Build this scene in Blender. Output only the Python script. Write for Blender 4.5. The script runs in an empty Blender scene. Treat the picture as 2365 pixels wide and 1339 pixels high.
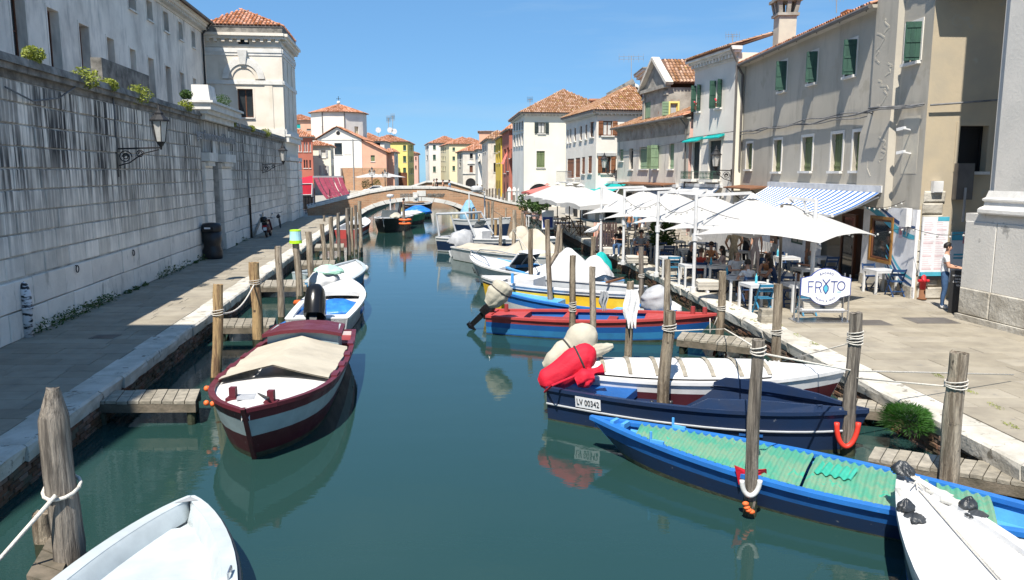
import bpy,bmesh,math,random
from mathutils import Vector,Matrix,noise
rnd=random.Random(11)
R_=math.radians
PI=math.pi
S=bpy.context.scene
COL=S.collection
F,CX,CY,HY,CAMZ=1820.,1182.5,669.5,397.,4.35
PITCH=math.atan((CY-HY)/F)
cam_d=bpy.data.cameras.new('camera')
cam=bpy.data.objects.new('camera',cam_d)
COL.objects.link(cam)
cam.location=(0,0,CAMZ)
cam.rotation_euler=(PI/2-PITCH,0,0)
cam_d.sensor_fit='HORIZONTAL'
cam_d.sensor_width=36
cam_d.lens=F/2365*36
cam_d.clip_end=6000
S.camera=cam
SUN=Vector((-.19,-.6,1)).normalized()
w=bpy.data.worlds.new('World')
S.world=w
w.use_nodes=True
wn=w.node_tree.nodes
sky=wn.new('ShaderNodeTexSky')
sky.sky_type='NISHITA'
sky.sun_disc=False
sky.sun_elevation=math.asin(SUN.z)
sky.sun_rotation=math.atan2(SUN.x,SUN.y)
sky.air_density=.8
sky.dust_density=.0
sky.ozone_density=2.2
sky.altitude=0
bg=wn['Background']
bg.inputs['Strength'].default_value=.15
tcw=wn.new('ShaderNodeTexCoord')
mpw=wn.new('ShaderNodeMapping')
mpw.inputs['Scale'].default_value=(1.2,1.2,9)
mpw.inputs['Rotation'].default_value=(.06,.1,0)
nzw=wn.new('ShaderNodeTexNoise')
nzw.inputs['Scale'].default_value=2.2
nzw.inputs['Detail'].default_value=7
nzw.inputs['Roughness'].default_value=.55
rpw=wn.new('ShaderNodeMapRange')
rpw.inputs[1].default_value=.5
rpw.inputs[2].default_value=.85
rpw.inputs[3].default_value=0
rpw.inputs[4].default_value=.5
mxw=wn.new('ShaderNodeMix')
mxw.data_type='RGBA'
mxw.inputs[7].default_value=(2.0,2.8,3.6,1)
wl=w.node_tree.links
wl.new(tcw.outputs['Generated'],mpw.inputs['Vector'])
wl.new(mpw.outputs[0],nzw.inputs['Vector'])
wl.new(nzw.outputs['Fac'],rpw.inputs[0])
wl.new(rpw.outputs[0],mxw.inputs[0])
hsw=wn.new('ShaderNodeHueSaturation')
hsw.inputs['Saturation'].default_value=1.1
hsw.inputs['Value'].default_value=1.0
wl.new(sky.outputs[0],hsw.inputs['Color'])
tnw=wn.new('ShaderNodeMix')
tnw.data_type='RGBA'
tnw.blend_type='MULTIPLY'
tnw.inputs[0].default_value=1
tnw.inputs[7].default_value=(.6,1.06,1.55,1)
gmw=wn.new('ShaderNodeGamma')
gmw.inputs[1].default_value=.45
wl.new(hsw.outputs[0],gmw.inputs[0])
wl.new(gmw.outputs[0],tnw.inputs[6])
wl.new(tnw.outputs[2],mxw.inputs[6])
wl.new(mxw.outputs[2],bg.inputs['Color'])
sl=bpy.data.lights.new('sun','SUN')
sl.energy=5.0
sl.angle=R_(.53)
sl.color=(1,.94,.84)
so=bpy.data.objects.new('sun',sl)
COL.objects.link(so)
so.rotation_euler=SUN.to_track_quat('Z','Y').to_euler()
so.location=(-8,-30,50)
S.view_settings.view_transform='Standard'
S.view_settings.look='None'
S.view_settings.exposure=.72
S.view_settings.gamma=1
S.view_settings.use_curve_mapping=False
S.cycles.max_bounces=8
S.cycles.diffuse_bounces=3
S.cycles.use_denoising=True
_c,_s=math.cos(PITCH),math.sin(PITCH)
def ray(x,y):
 r=(x-CX)/F
 u=-(y-CY)/F
 return Vector((r,_c+u*_s,-_s+u*_c))
def Zp(x,y,z=.6):
 d=ray(x,y)
 t=(z-CAMZ)/d.z
 return Vector((d.x*t,d.y*t,z))
def Yp(x,y,Y):
 d=ray(x,y)
 t=Y/d.y
 return Vector((d.x*t,Y,CAMZ+d.z*t))
def XY(px,Y):
 return Vector((Yp(px,HY,Y).x,Y))
def ZH(py,Y):
 return Yp(CX,py,Y).z
def V3(p,z=0.):
 return Vector((p[0],p[1],z))
MATS={}
def pm(name,c1,c2=None,sc=2.,rough=.8,bump=0.,bs=30.,st=(1,1,1),jit=0.,isl=False,metal=0.,spec=.4,det=6.,streak=None,sst=(5,5,.3),sth=(.5,.62),zg=None,bst=(1,1,1),r2=None,trans=0.,emit=None,lo=.38,hi=.64,objc=False,spots=None):
 if name in MATS:
  return MATS[name]
 m=bpy.data.materials.new(name)
 m.use_nodes=True
 N,L=m.node_tree.nodes,m.node_tree.links
 b=N['Principled BSDF']
 b.inputs['Roughness'].default_value=rough
 b.inputs['Metallic'].default_value=metal
 b.inputs['Specular IOR Level'].default_value=spec
 if objc:
  pos=N.new('ShaderNodeTexCoord').outputs['Object']
 else:
  pos=N.new('ShaderNodeNewGeometry').outputs['Position']
 def nz(scale,stv,detail=6.,rough_=.6):
  mp=N.new('ShaderNodeMapping')
  mp.inputs['Scale'].default_value=stv
  L.new(pos,mp.inputs['Vector'])
  n=N.new('ShaderNodeTexNoise')
  n.inputs['Scale'].default_value=scale
  n.inputs['Detail'].default_value=detail
  n.inputs['Roughness'].default_value=rough_
  L.new(mp.outputs[0],n.inputs['Vector'])
  return n.outputs['Fac']
 def mr(src,a,bb,c=0.,d=1.):
  n=N.new('ShaderNodeMapRange')
  for i,v in enumerate((a,bb,c,d)):
   n.inputs[i+1].default_value=v
  L.new(src,n.inputs[0])
  return n.outputs[0]
 def mix(f,a,bb):
  n=N.new('ShaderNodeMix')
  n.data_type='RGBA'
  L.new(f,n.inputs[0])
  for i,v in((6,a),(7,bb)):
   if isinstance(v,tuple):
    n.inputs[i].default_value=(*v,1)
   else:
    L.new(v,n.inputs[i])
  return n.outputs[2]
 def mul(a,bb):
  n=N.new('ShaderNodeMath')
  n.operation='MULTIPLY'
  L.new(a,n.inputs[0])
  L.new(bb,n.inputs[1])
  return n.outputs[0]
 col=None
 if c2 is None:
  c2=tuple(v*.82 for v in c1)
 f1=nz(sc,st,det)
 col=mix(mr(f1,lo,hi),c1,c2)
 if spots:
  f=nz(spots[1],(1,1,1),4,.6)
  col=mix(mr(f,spots[2],spots[2]+.05),col,spots[0])
 if streak:
  f=mr(nz(1.,sst,4,.65),*sth)
  f=mul(f,mr(nz(.55,(1,1,.6),4),.4,.58,.55,1.))
  if zg:
   sx=N.new('ShaderNodeSeparateXYZ')
   L.new(pos,sx.inputs[0])
   f=mul(f,mr(sx.outputs[2],*zg))
  col=mix(f,col,streak)
 if jit:
  if isl:
   rn=N.new('ShaderNodeNewGeometry').outputs['Random Per Island']
  else:
   rn=N.new('ShaderNodeObjectInfo').outputs['Random']
  h=N.new('ShaderNodeHueSaturation')
  L.new(col,h.inputs['Color'])
  L.new(mr(rn,0,1,1-jit,1+jit),h.inputs['Value'])
  L.new(mr(rn,0,1,1+jit*.6,1-jit*.6),h.inputs['Saturation'])
  col=h.outputs['Color']
 L.new(col,b.inputs['Base Color'])
 if r2 is not None:
  L.new(mr(f1,lo,hi,rough,r2),b.inputs['Roughness'])
 if bump:
  bp=N.new('ShaderNodeBump')
  bp.inputs['Strength'].default_value=bump
  bp.inputs['Distance'].default_value=.03
  L.new(nz(bs,bst,5),bp.inputs['Height'])
  L.new(bp.outputs[0],b.inputs['Normal'])
 if trans:
  tr=N.new('ShaderNodeBsdfTranslucent')
  L.new(col,tr.inputs['Color'])
  ms=N.new('ShaderNodeMixShader')
  ms.inputs[0].default_value=trans
  L.new(b.outputs[0],ms.inputs[1])
  L.new(tr.outputs[0],ms.inputs[2])
  L.new(ms.outputs[0],N['Material Output'].inputs['Surface'])
 if emit:
  b.inputs['Emission Color'].default_value=(*emit[:3],1)
  b.inputs['Emission Strength'].default_value=emit[3]
 MATS[name]=m
 return m
def M(n):
 return MATS[n]if isinstance(n,str)else n
pm('stone_old',(.8,.745,.66),(.62,.58,.52),1.3,.9,.35,14,jit=.14,streak=(.05,.048,.046),sst=(6.5,6.5,.3),sth=(.4,.54),zg=(1.7,4.5,.0,1.))
pm('stone_plinth',(.8,.745,.67),(.68,.635,.57),1.1,.9,.3,12,jit=.07,streak=(.25,.24,.21),sst=(2.5,2.5,.8),sth=(.56,.75))
pm('mortar',(.6,.57,.52),(.3,.285,.26),2,.95)
pm('coping_old',(.28,.265,.24),(.11,.105,.095),2.5,.95,.5,9,jit=.1)
pm('istria',(.58,.55,.49),(.42,.395,.34),2.2,.85,.5,14,jit=.12,spots=((.22,.2,.165),4.,.6))
pm('istria_white',(.72,.7,.66),(.58,.56,.52),1.8,.8,.2,20,jit=.05)
pm('slab',(.31,.275,.215),(.24,.212,.168),1.6,.8,.25,22,jit=.1,spots=((.2,.185,.16),3.2,.66))
pm('slab_gap',(.1,.085,.065),(.06,.052,.04),6,.95)
pm('ground',(.36,.33,.28),(.3,.275,.235),.6,.9)
pm('brick_wet',(.2,.1,.065),(.1,.085,.06),2.6,.9,.6,20,jit=.4,streak=(.05,.06,.025),sst=(1.5,1.5,1.2),sth=(.42,.6),zg=(.3,.05,0.,1.))
pm('brick_mortar',(.17,.155,.12),(.07,.075,.045),4,.95,.5,20)
def brick_mat(name,dx,dy,c1,c2,mo,bw,bh):
 m=bpy.data.materials.new(name)
 m.use_nodes=True
 N,L=m.node_tree.nodes,m.node_tree.links
 b=N['Principled BSDF']
 b.inputs['Roughness'].default_value=.9
 g=N.new('ShaderNodeNewGeometry')
 d=N.new('ShaderNodeVectorMath')
 d.operation='DOT_PRODUCT'
 d.inputs[1].default_value=(dx,dy,0)
 L.new(g.outputs['Position'],d.inputs[0])
 s=N.new('ShaderNodeSeparateXYZ')
 L.new(g.outputs['Position'],s.inputs[0])
 c=N.new('ShaderNodeCombineXYZ')
 L.new(d.outputs['Value'],c.inputs[0])
 L.new(s.outputs[2],c.inputs[1])
 t=N.new('ShaderNodeTexBrick')
 t.inputs['Scale'].default_value=1
 t.inputs['Color1'].default_value=(*c1,1)
 t.inputs['Color2'].default_value=(*c2,1)
 t.inputs['Mortar'].default_value=(*mo,1)
 t.inputs['Brick Width'].default_value=bw
 t.inputs['Row Height'].default_value=bh
 t.inputs['Mortar Size'].default_value=.014
 t.inputs['Bias'].default_value=-.1
 L.new(c.outputs[0],t.inputs['Vector'])
 n=N.new('ShaderNodeTexNoise')
 n.inputs['Scale'].default_value=1.1
 n.inputs['Detail'].default_value=7
 L.new(g.outputs['Position'],n.inputs['Vector'])
 r=N.new('ShaderNodeMapRange')
 r.inputs[1].default_value=.35
 r.inputs[2].default_value=.7
 r.inputs[3].default_value=0
 r.inputs[4].default_value=.5
 L.new(n.outputs['Fac'],r.inputs[0])
 x=N.new('ShaderNodeMix')
 x.data_type='RGBA'
 x.inputs[7].default_value=(*mo,1)
 L.new(r.outputs[0],x.inputs[0])
 L.new(t.outputs['Color'],x.inputs[6])
 L.new(x.outputs[2],b.inputs['Base Color'])
 bp=N.new('ShaderNodeBump')
 bp.inputs['Strength'].default_value=.5
 bp.inputs['Distance'].default_value=.02
 L.new(t.outputs['Fac'],bp.inputs['Height'])
 bp.invert=True
 L.new(bp.outputs[0],b.inputs['Normal'])
 MATS[name]=m
brick_mat('bridge_brick',.964,.265,(.47,.23,.12),(.32,.17,.095),(.46,.34,.23),.5,.16)
pm('palazzo_plaster',(.84,.77,.68),(.66,.6,.53),.5,.9,.15,8,streak=(.24,.23,.215),sst=(.75,.75,.2),sth=(.5,.7),lo=.42,hi=.62)
pm('tower_plaster',(.74,.68,.59),(.64,.57,.48),.6,.85,.1,8,streak=(.5,.44,.3),sst=(1.6,1.6,.25),sth=(.6,.8))
pm('white_plaster',(.76,.72,.65),(.66,.62,.56),.5,.85,.1,10,streak=(.45,.44,.42),sst=(2.2,2.2,.3),sth=(.63,.8))
pm('cream_plaster',(.76,.73,.61),(.69,.66,.55),.4,.85,.08,10,streak=(.5,.48,.4),sst=(2,2,.3),sth=(.66,.85))
pm('pale_plaster',(.66,.61,.53),(.54,.49,.42),.7,.85,.15,8,streak=(.32,.3,.27),sst=(1.8,1.8,.4),sth=(.56,.74),spots=((.45,.36,.3),1.6,.66))
pm('grey_plaster',(.49,.445,.37),(.42,.385,.32),.45,.88,.15,12,streak=(.31,.285,.24),sst=(1.1,1.1,.25),sth=(.52,.72),spots=((.42,.375,.3),.8,.6))
pm('grey_patch',(.57,.52,.42),(.48,.44,.37),1.5,.88,.1,12)
pm('tan_plaster',(.47,.39,.27),(.38,.33,.25),.6,.88,.15,10,spots=((.42,.38,.3),1.3,.62))
pm('old_plaster',(.4,.37,.32),(.24,.22,.19),1.4,.9,.4,12,spots=((.3,.17,.12),2.6,.63))
pm('salmon_plaster',(.68,.38,.26),(.6,.33,.23),.6,.85,.05,10)
pm('yellow_plaster',(.78,.66,.22),(.7,.58,.2),.5,.85)
pm('ochre_plaster',(.74,.5,.06),(.66,.44,.05),.5,.85)
pm('red_plaster',(.42,.13,.085),(.34,.11,.075),.7,.85)
pm('pink_plaster',(.66,.4,.33),(.58,.36,.3),.7,.85)
pm('lemon_plaster',(.76,.67,.43),(.7,.62,.4),.5,.85)
pm('roof_tile',(.5,.215,.115),(.38,.17,.095),1.2,.85,.2,20,jit=.34,isl=True,spots=((.24,.2,.15),1.7,.62))
pm('roof_tile_old',(.37,.2,.115),(.28,.155,.085),1.5,.85,.2,20,jit=.38,isl=True,spots=((.36,.25,.08),2.3,.6))
pm('roof_base',(.17,.085,.055),(.11,.065,.045),1.,.95)
pm('tile_single',(.5,.215,.115),(.38,.17,.095),1.2,.85,.2,20,jit=.34,spots=((.24,.2,.15),1.7,.62))
pm('church_stone',(.64,.61,.56),(.55,.53,.49),.8,.85,.25,16,spots=((.33,.32,.3),1.4,.64))
pm('church_base',(.5,.47,.41),(.3,.27,.22),1.4,.9,.9,9)
pm('iron',(.02,.02,.022),None,4,.55,.2,40)
pm('steel',(.55,.55,.56),(.48,.48,.5),5,.25,metal=.9)
pm('gutter',(.13,.12,.11),(.1,.09,.085),3,.5)
pm('black_plastic',(.018,.018,.02),(.025,.025,.028),6,.35)
pm('gloss_black',(.01,.01,.011),None,3,.18)
pm('glass_dark',(.03,.038,.042),(.018,.02,.022),.7,.06,spec=.6)
pm('window_black',(.012,.012,.013),None,3,.6)
pm('glass_lamp',(.75,.74,.7),(.65,.64,.6),8,.3,trans=.4)
pm('windscreen',(.1,.12,.13),None,3,.08,spec=.6)
pm('curtain',(.62,.6,.56),(.45,.44,.42),14,.9,st=(3,3,.2))
pm('frame_brown',(.16,.06,.03),(.1,.04,.02),6,.5,st=(1,1,.2))
pm('shutter_brown',(.24,.1,.045),(.15,.06,.03),8,.6,st=(1,1,.15))
pm('shutter_dark',(.035,.05,.045),(.025,.035,.035),8,.6)
pm('shutter_green',(.24,.34,.21),(.17,.25,.16),5,.65,st=(1,1,.2))
pm('shutter_deep',(.035,.095,.065),(.022,.06,.046),5,.6,st=(1,1,.2))
pm('shutter_olive',(.16,.2,.09),(.1,.13,.06),5,.65,st=(2,2,.15))
pm('shutter_grey',(.42,.42,.42),(.34,.34,.34),5,.7)
pm('wood_pole',(.36,.3,.225),(.13,.1,.07),2.6,.85,1.,9,st=(6,6,.5),bst=(7,7,1.),jit=.18,spots=((.06,.045,.035),6.,.64),lo=.42,hi=.6)
pm('wood_pole_gold',(.46,.31,.15),(.17,.1,.055),2.6,.8,1.,9,st=(6,6,.45),bst=(7,7,1.),lo=.42,hi=.62,jit=.12,spots=((.09,.06,.04),4.,.62))
pm('wood_pole_grey',(.26,.225,.185),(.085,.072,.06),2.6,.85,1.,9,st=(7,7,.4),bst=(8,8,.7),lo=.42,hi=.6,jit=.12)
pm('pole_wet',(.055,.06,.035),(.03,.035,.022),5,.5,.6,14)
pm('plank',(.33,.295,.235),(.2,.18,.145),2.2,.85,.5,20,jit=.2,st=(3,3,3))
pm('plank_dark',(.17,.14,.105),(.08,.07,.05),3,.85,.5,20)
pm('slime',(.07,.075,.05),(.035,.045,.025),5,.6,.5,16)
pm('rope',(.62,.59,.53),(.48,.45,.4),30,.9,.4,60)
pm('rope_dark',(.04,.04,.042),None,20,.8)
pm('cable',(.1,.1,.1),(.2,.2,.2),3,.7)
for n,c,r in(('paint_white',(.66,.66,.66),.3),('paint_white_matt',(.66,.655,.65),.55),('gelcoat',(.47,.52,.54),.25),('paint_burgundy',(.12,.018,.028),.35),('paint_maroon',(.075,.012,.018),.4),('paint_navy',(.012,.028,.075),.35),('paint_blue',(.022,.16,.5),.4),('paint_sky',(.09,.36,.76),.35),('paint_royal',(.012,.1,.33),.45),('paint_teal_blue',(.03,.2,.42),.55),('paint_red',(.42,.055,.05),.5),('paint_brick',(.3,.045,.045),.5),('paint_yellow',(.8,.5,.03),.4),('paint_green',(.02,.2,.1),.4),('paint_black',(.012,.012,.014),.35),('paint_seagrey',(.36,.44,.46),.5),('paint_grey',(.4,.42,.44),.5),('antifoul',(.14,.035,.025),.8),('hydrant_red',(.55,.02,.03),.35),('chair_blue',(.03,.19,.33),.45),('chair_navy',(.015,.05,.14),.45),('chair_cream',(.62,.58,.5),.6),('chair_tan',(.36,.32,.27),.7),('orange',(.85,.16,.04),.45),('lime',(.42,.75,.02),.4),('bucket_blue',(.42,.72,.78),.4),('hose_red',(.75,.05,.03),.45),('float_white',(.7,.7,.68),.5),('sign_white',(.82,.82,.84),.35),('sign_navy',(.04,.07,.28),.4),('sign_aqua',(.1,.5,.66),.4),('sign_black',(.025,.025,.027),.5),('wave_aqua',(.08,.42,.56),.5),('wave_navy',(.015,.06,.18),.5),('menu_pink',(.75,.62,.66),.6),('menu_red',(.6,.25,.28),.6),('panel_grey',(.66,.66,.66),.5),('rust',(.2,.09,.045),.85),('metal_grey',(.3,.31,.32),.4),('eye_dark',(.01,.01,.01),.2)):
 wear=r>.38 or n in('paint_navy','paint_burgundy','paint_sky')
 pm(n,c,tuple(v*.8 for v in c),2.5,r,.1 if wear else .02,25,r2=min(1,r+.25),det=8,spots=(tuple(v*.55+.13 for v in c),7.,.69)if n.startswith('paint')and wear else None)
pm('canvas_beige',(.47,.425,.34),(.39,.35,.28),1.8,.9,.25,12)
pm('canvas_cream',(.45,.42,.34),(.36,.335,.27),2.5,.9,.4,9)
pm('canvas_white',(.58,.58,.58),(.48,.48,.49),2.,.85,.3,8)
pm('canvas_grey',(.4,.41,.43),(.28,.29,.31),2.,.7,.3,8)
pm('canvas_red',(.6,.008,.03),(.45,.006,.025),3.,.75,.5,9)
pm('canvas_blue',(.03,.2,.62),(.02,.12,.42),4.,.35,.5,9)
pm('canvas_green',(.42,.68,.54),(.3,.55,.42),4.,.7,.5,9)
pm('canvas_teal',(.0,.36,.34),(.0,.28,.27),3.,.7)
pm('bag_black',(.02,.022,.026),(.05,.055,.06),6.,.3,.6,14)
pm('parasol_white',(.57,.56,.545),(.53,.52,.505),1.,.9,.06,14,trans=.22)
pm('parasol_red',(.7,.2,.17),None,2.,.8,trans=.2)
pm('awning_red',(.5,.015,.04),None,2.,.8,trans=.1)
pm('awning_wine',(.24,.035,.06),(.16,.02,.04),2.,.8)
pm('corrugated',(.07,.3,.2),(.2,.29,.19),3.2,.55,.25,30,det=9,lo=.42,hi=.66,spots=((.05,.36,.24),3.2,.62))
pm('cloth_white',(.76,.75,.74),(.62,.61,.6),9,.9,.4,18)
pm('leaf',(.06,.12,.022),(.035,.075,.015),5,.6,jit=.35,isl=True,trans=.25)
pm('leaf_yellow',(.3,.33,.05),(.17,.22,.035),5,.6,jit=.3,isl=True,trans=.25)
pm('grass_blade',(.05,.15,.02),(.03,.1,.015),5,.6,jit=.35,isl=True,trans=.25)
pm('flower',(.7,.06,.1),None,5,.6)
pm('table_top',(.52,.53,.55),(.46,.47,.49),3,.45)
pm('cushion',(.55,.52,.46),(.48,.45,.4),4,.9,.2,20)
pm('wicker',(.17,.1,.055),(.11,.06,.035),9,.8,.4,40)
for n,c in(('skin_a',(.52,.29,.2)),('skin_b',(.4,.2,.13)),('skin_c',(.3,.15,.09))):
 pm(n,c,tuple(v*.9 for v in c),9,.55)
for n,c in(('hair_dark',(.018,.013,.011)),('hair_brown',(.06,.03,.018)),('hair_grey',(.3,.29,.28)),('hair_blond',(.3,.18,.07))):
 pm(n,c,tuple(v*.6 for v in c),30,.5,.4,60,st=(1,1,.2))
for n,c in(('tee_white',(.74,.74,.75)),('tee_black',(.015,.015,.017)),('tee_red',(.45,.05,.03)),('tee_orange',(.5,.22,.1)),('tee_pink',(.6,.46,.44)),('tee_beige',(.5,.42,.3)),('tee_blue',(.22,.42,.58)),('tee_navy',(.03,.06,.14)),('tee_grey',(.22,.23,.25)),('dress_print',(.6,.5,.5)),('denim',(.045,.1,.21)),('shorts_dark',(.03,.03,.04)),('shorts_beige',(.42,.36,.27)),('shoe_white',(.78,.78,.78)),('shoe_dark',(.04,.035,.03)),('trouser_white',(.7,.7,.7)),('shirt_print',(.3,.36,.42))):
 pm(n,c,tuple(v*.72 for v in c),12,.85,.3,18)
m=bpy.data.materials.new('water')
m.use_nodes=True
N,L=m.node_tree.nodes,m.node_tree.links
b=N['Principled BSDF']
b.inputs['Base Color'].default_value=(.016,.046,.042,1)
b.inputs['Roughness'].default_value=.02
b.inputs['IOR'].default_value=1.4
g=N.new('ShaderNodeNewGeometry')
prev=None
for sc,st,dist,stg in((1.,(.55,1.5,1),.25,.018),(1.,(3.5,9,1),.06,.022),(1.,(13,26,1),.012,.035)):
 mp=N.new('ShaderNodeMapping')
 mp.inputs['Scale'].default_value=st
 L.new(g.outputs['Position'],mp.inputs[0])
 n=N.new('ShaderNodeTexNoise')
 n.inputs['Scale'].default_value=sc
 n.inputs['Detail'].default_value=2
 L.new(mp.outputs[0],n.inputs['Vector'])
 bp=N.new('ShaderNodeBump')
 bp.inputs['Strength'].default_value=stg
 bp.inputs['Distance'].default_value=dist
 L.new(n.outputs['Fac'],bp.inputs['Height'])
 if prev:
  L.new(prev,bp.inputs['Normal'])
 prev=bp.outputs[0]
L.new(prev,b.inputs['Normal'])
MATS['water']=m
def stripes(name,ca,cb,period,axis,duty=.5):
 m=bpy.data.materials.new(name)
 m.use_nodes=True
 N,L=m.node_tree.nodes,m.node_tree.links
 b=N['Principled BSDF']
 b.inputs['Roughness'].default_value=.85
 tc=N.new('ShaderNodeNewGeometry')
 d=N.new('ShaderNodeVectorMath')
 d.operation='DOT_PRODUCT'
 d.inputs[1].default_value=axis
 L.new(tc.outputs['Position'],d.inputs[0])
 mo=N.new('ShaderNodeMath')
 mo.operation='PINGPONG'
 mo.inputs[1].default_value=period/2
 L.new(d.outputs['Value'],mo.inputs[0])
 gt=N.new('ShaderNodeMath')
 gt.operation='GREATER_THAN'
 gt.inputs[1].default_value=period/2*duty
 L.new(mo.outputs[0],gt.inputs[0])
 mx=N.new('ShaderNodeMix')
 mx.data_type='RGBA'
 mx.inputs[6].default_value=(*ca,1)
 mx.inputs[7].default_value=(*cb,1)
 L.new(gt.outputs[0],mx.inputs[0])
 L.new(mx.outputs[2],b.inputs['Base Color'])
 MATS[name]=m
 return m
ORG={}
def tag(o,label=None,cat=None,group=None,kind=None):
 if label:o['label']=label
 if cat:o['category']=cat
 if group:o['group']=group
 if kind:o['kind']=kind
 return o
def thing(name,label,cat,loc=(0,0,0),group=None):
 o=bpy.data.objects.new(name,None)
 o.empty_display_size=.2
 COL.objects.link(o)
 o.location=loc
 ORG[o]=Vector(loc)
 return tag(o,label,cat,group)
def mk(name,vs,fs,mats,parent=None,fm=None,smooth=False,loc=None):
 org=ORG[parent]if parent is not None else Vector(loc or(0,0,0))
 me=bpy.data.meshes.new(name)
 me.from_pydata([Vector(v)-org for v in vs],[],fs)
 if not isinstance(mats,(list,tuple)):
  mats=[mats]
 for q in mats:
  me.materials.append(M(q))
 if fm:
  me.polygons.foreach_set('material_index',fm)
 if smooth:
  me.polygons.foreach_set('use_smooth',[True]*len(me.polygons))
 me.update()
 o=bpy.data.objects.new(name,me)
 COL.objects.link(o)
 if parent is not None:
  o.parent=parent
  ORG[o]=org
 else:
  o.location=org
  ORG[o]=org
 return o
def kids(o):
 return[c for c in bpy.data.objects if c.parent==o]
def copy_tree(o,parent=None,childmap=None):
 c=o.copy()
 COL.objects.link(c)
 if parent is not None:
  c.parent=parent
 for ch in TREE.get(o,()):
  copy_tree(ch,c)
 return c
TREE={}
def index_tree(o):
 for ch in o.children:
  TREE.setdefault(o,[]).append(ch)
  index_tree(ch)
def place(proto,loc,rz,label,group=None,sc=1.):
 c=copy_tree(proto)
 c.location=loc
 c.rotation_euler=(0,0,rz)
 if sc!=1.:
  c.scale=(sc,sc,sc)
 tag(c,label,None,group)
 return c
def drop(o):
 for ch in list(o.children):
  drop(ch)
 bpy.data.objects.remove(o)
class MB:
 def __init__(s,Mx=None):
  s.v,s.f,s.m,s.k,s.M=[],[],[],0,Mx
 def add(s,vs,fs,k=None):
  n=len(s.v)
  if s.M is not None:
   vs=[s.M@Vector(v)for v in vs]
  s.v+=[Vector(v)for v in vs]
  s.f+=[[i+n for i in f]for f in fs]
  s.m+=[s.k if k is None else k]*len(fs)
  return s
 def quad(s,*p):
  return s.add(p,[list(range(len(p)))])
 def box(s,x0,y0,z0,x1,y1,z1):
  return s.add([(x0,y0,z0),(x1,y0,z0),(x1,y1,z0),(x0,y1,z0),(x0,y0,z1),(x1,y0,z1),(x1,y1,z1),(x0,y1,z1)],[(0,3,2,1),(4,5,6,7),(0,1,5,4),(1,2,6,5),(2,3,7,6),(3,0,4,7)])
 def hexa(s,a,b):
  return s.add(list(a)+list(b),[(0,3,2,1),(4,5,6,7),(0,1,5,4),(1,2,6,5),(2,3,7,6),(3,0,4,7)])
 def bar(s,p,q,w_,h_,up=(0,0,1)):
  p,q=Vector(p),Vector(q)
  d=(q-p).normalized()
  u=Vector(up)
  if abs(d.dot(u))>.98:
   u=Vector((1,0,0))
  a=d.cross(u).normalized()*(w_/2)
  c=a.cross(d).normalized()*(h_/2)
  return s.hexa([p-a-c,p+a-c,p+a+c,p-a+c],[q-a-c,q+a-c,q+a+c,q-a+c])
 def tube(s,pts,r,n=8,cap=True):
  pts=[Vector(p)for p in pts]
  rs=r if isinstance(r,(list,tuple))else[r]*len(pts)
  vs,fs=[],[]
  ref=Vector((.13,.31,1)).normalized()
  for i,p in enumerate(pts):
   d=(pts[min(i+1,len(pts)-1)]-pts[max(i-1,0)]).normalized()
   if abs(d.dot(ref))>.95:
    ref=Vector((1,.2,.1)).normalized()
   a=d.cross(ref).normalized()
   c=a.cross(d)
   ref=c
   for k in range(n):
    t=2*PI*k/n
    vs.append(p+(a*math.cos(t)+c*math.sin(t))*rs[i])
  for i in range(len(pts)-1):
   for k in range(n):
    fs.append((i*n+k,i*n+(k+1)%n,(i+1)*n+(k+1)%n,(i+1)*n+k))
  if cap:
   fs.append(tuple(range(n-1,-1,-1)))
   fs.append(tuple((len(pts)-1)*n+k for k in range(n)))
  return s.add(vs,fs)
 def lathe(s,prof,c=(0,0,0),n=12,sx=1.,sy=1.):
  vs,fs=[],[]
  for r,z in prof:
   for k in range(n):
    t=2*PI*k/n
    vs.append((c[0]+r*math.cos(t)*sx,c[1]+r*math.sin(t)*sy,c[2]+z))
  for i in range(len(prof)-1):
   for k in range(n):
    fs.append((i*n+k,i*n+(k+1)%n,(i+1)*n+(k+1)%n,(i+1)*n+k))
  fs.append(tuple(range(n-1,-1,-1)))
  fs.append(tuple((len(prof)-1)*n+k for k in range(n)))
  return s.add(vs,fs)
 def ball(s,c,r,n=8,rings=6):
  if not isinstance(r,(tuple,list)):
   r=(r,r,r)
  vs,fs=[(c[0],c[1],c[2]-r[2])],[]
  for i in range(1,rings):
   t=PI*i/rings
   for k in range(n):
    a=2*PI*k/n
    vs.append((c[0]+r[0]*math.sin(t)*math.cos(a),c[1]+r[1]*math.sin(t)*math.sin(a),c[2]-r[2]*math.cos(t)))
  vs.append((c[0],c[1],c[2]+r[2]))
  for k in range(n):
   fs.append((0,1+(k+1)%n,1+k))
   e=len(vs)-1
   o=1+(rings-2)*n
   fs.append((e,o+k,o+(k+1)%n))
  for i in range(rings-2):
   for k in range(n):
    fs.append((1+i*n+k,1+i*n+(k+1)%n,1+(i+1)*n+(k+1)%n,1+(i+1)*n+k))
  return s.add(vs,fs)
 def grid(s,rows,close=False):
  n=len(rows[0])
  vs=[p for r in rows for p in r]
  fs=[]
  for i in range(len(rows)-1):
   for k in range(n if close else n-1):
    fs.append((i*n+k,i*n+(k+1)%n,(i+1)*n+(k+1)%n,(i+1)*n+k))
  return s.add(vs,fs)
 def ext(s,poly,off):
  n=len(poly)
  poly=[Vector(p)for p in poly]
  off=Vector(off)
  return s.add(poly+[p+off for p in poly],[tuple(range(n-1,-1,-1)),tuple(range(n,2*n))]+[(i,(i+1)%n,n+(i+1)%n,n+i)for i in range(n)])
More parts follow.
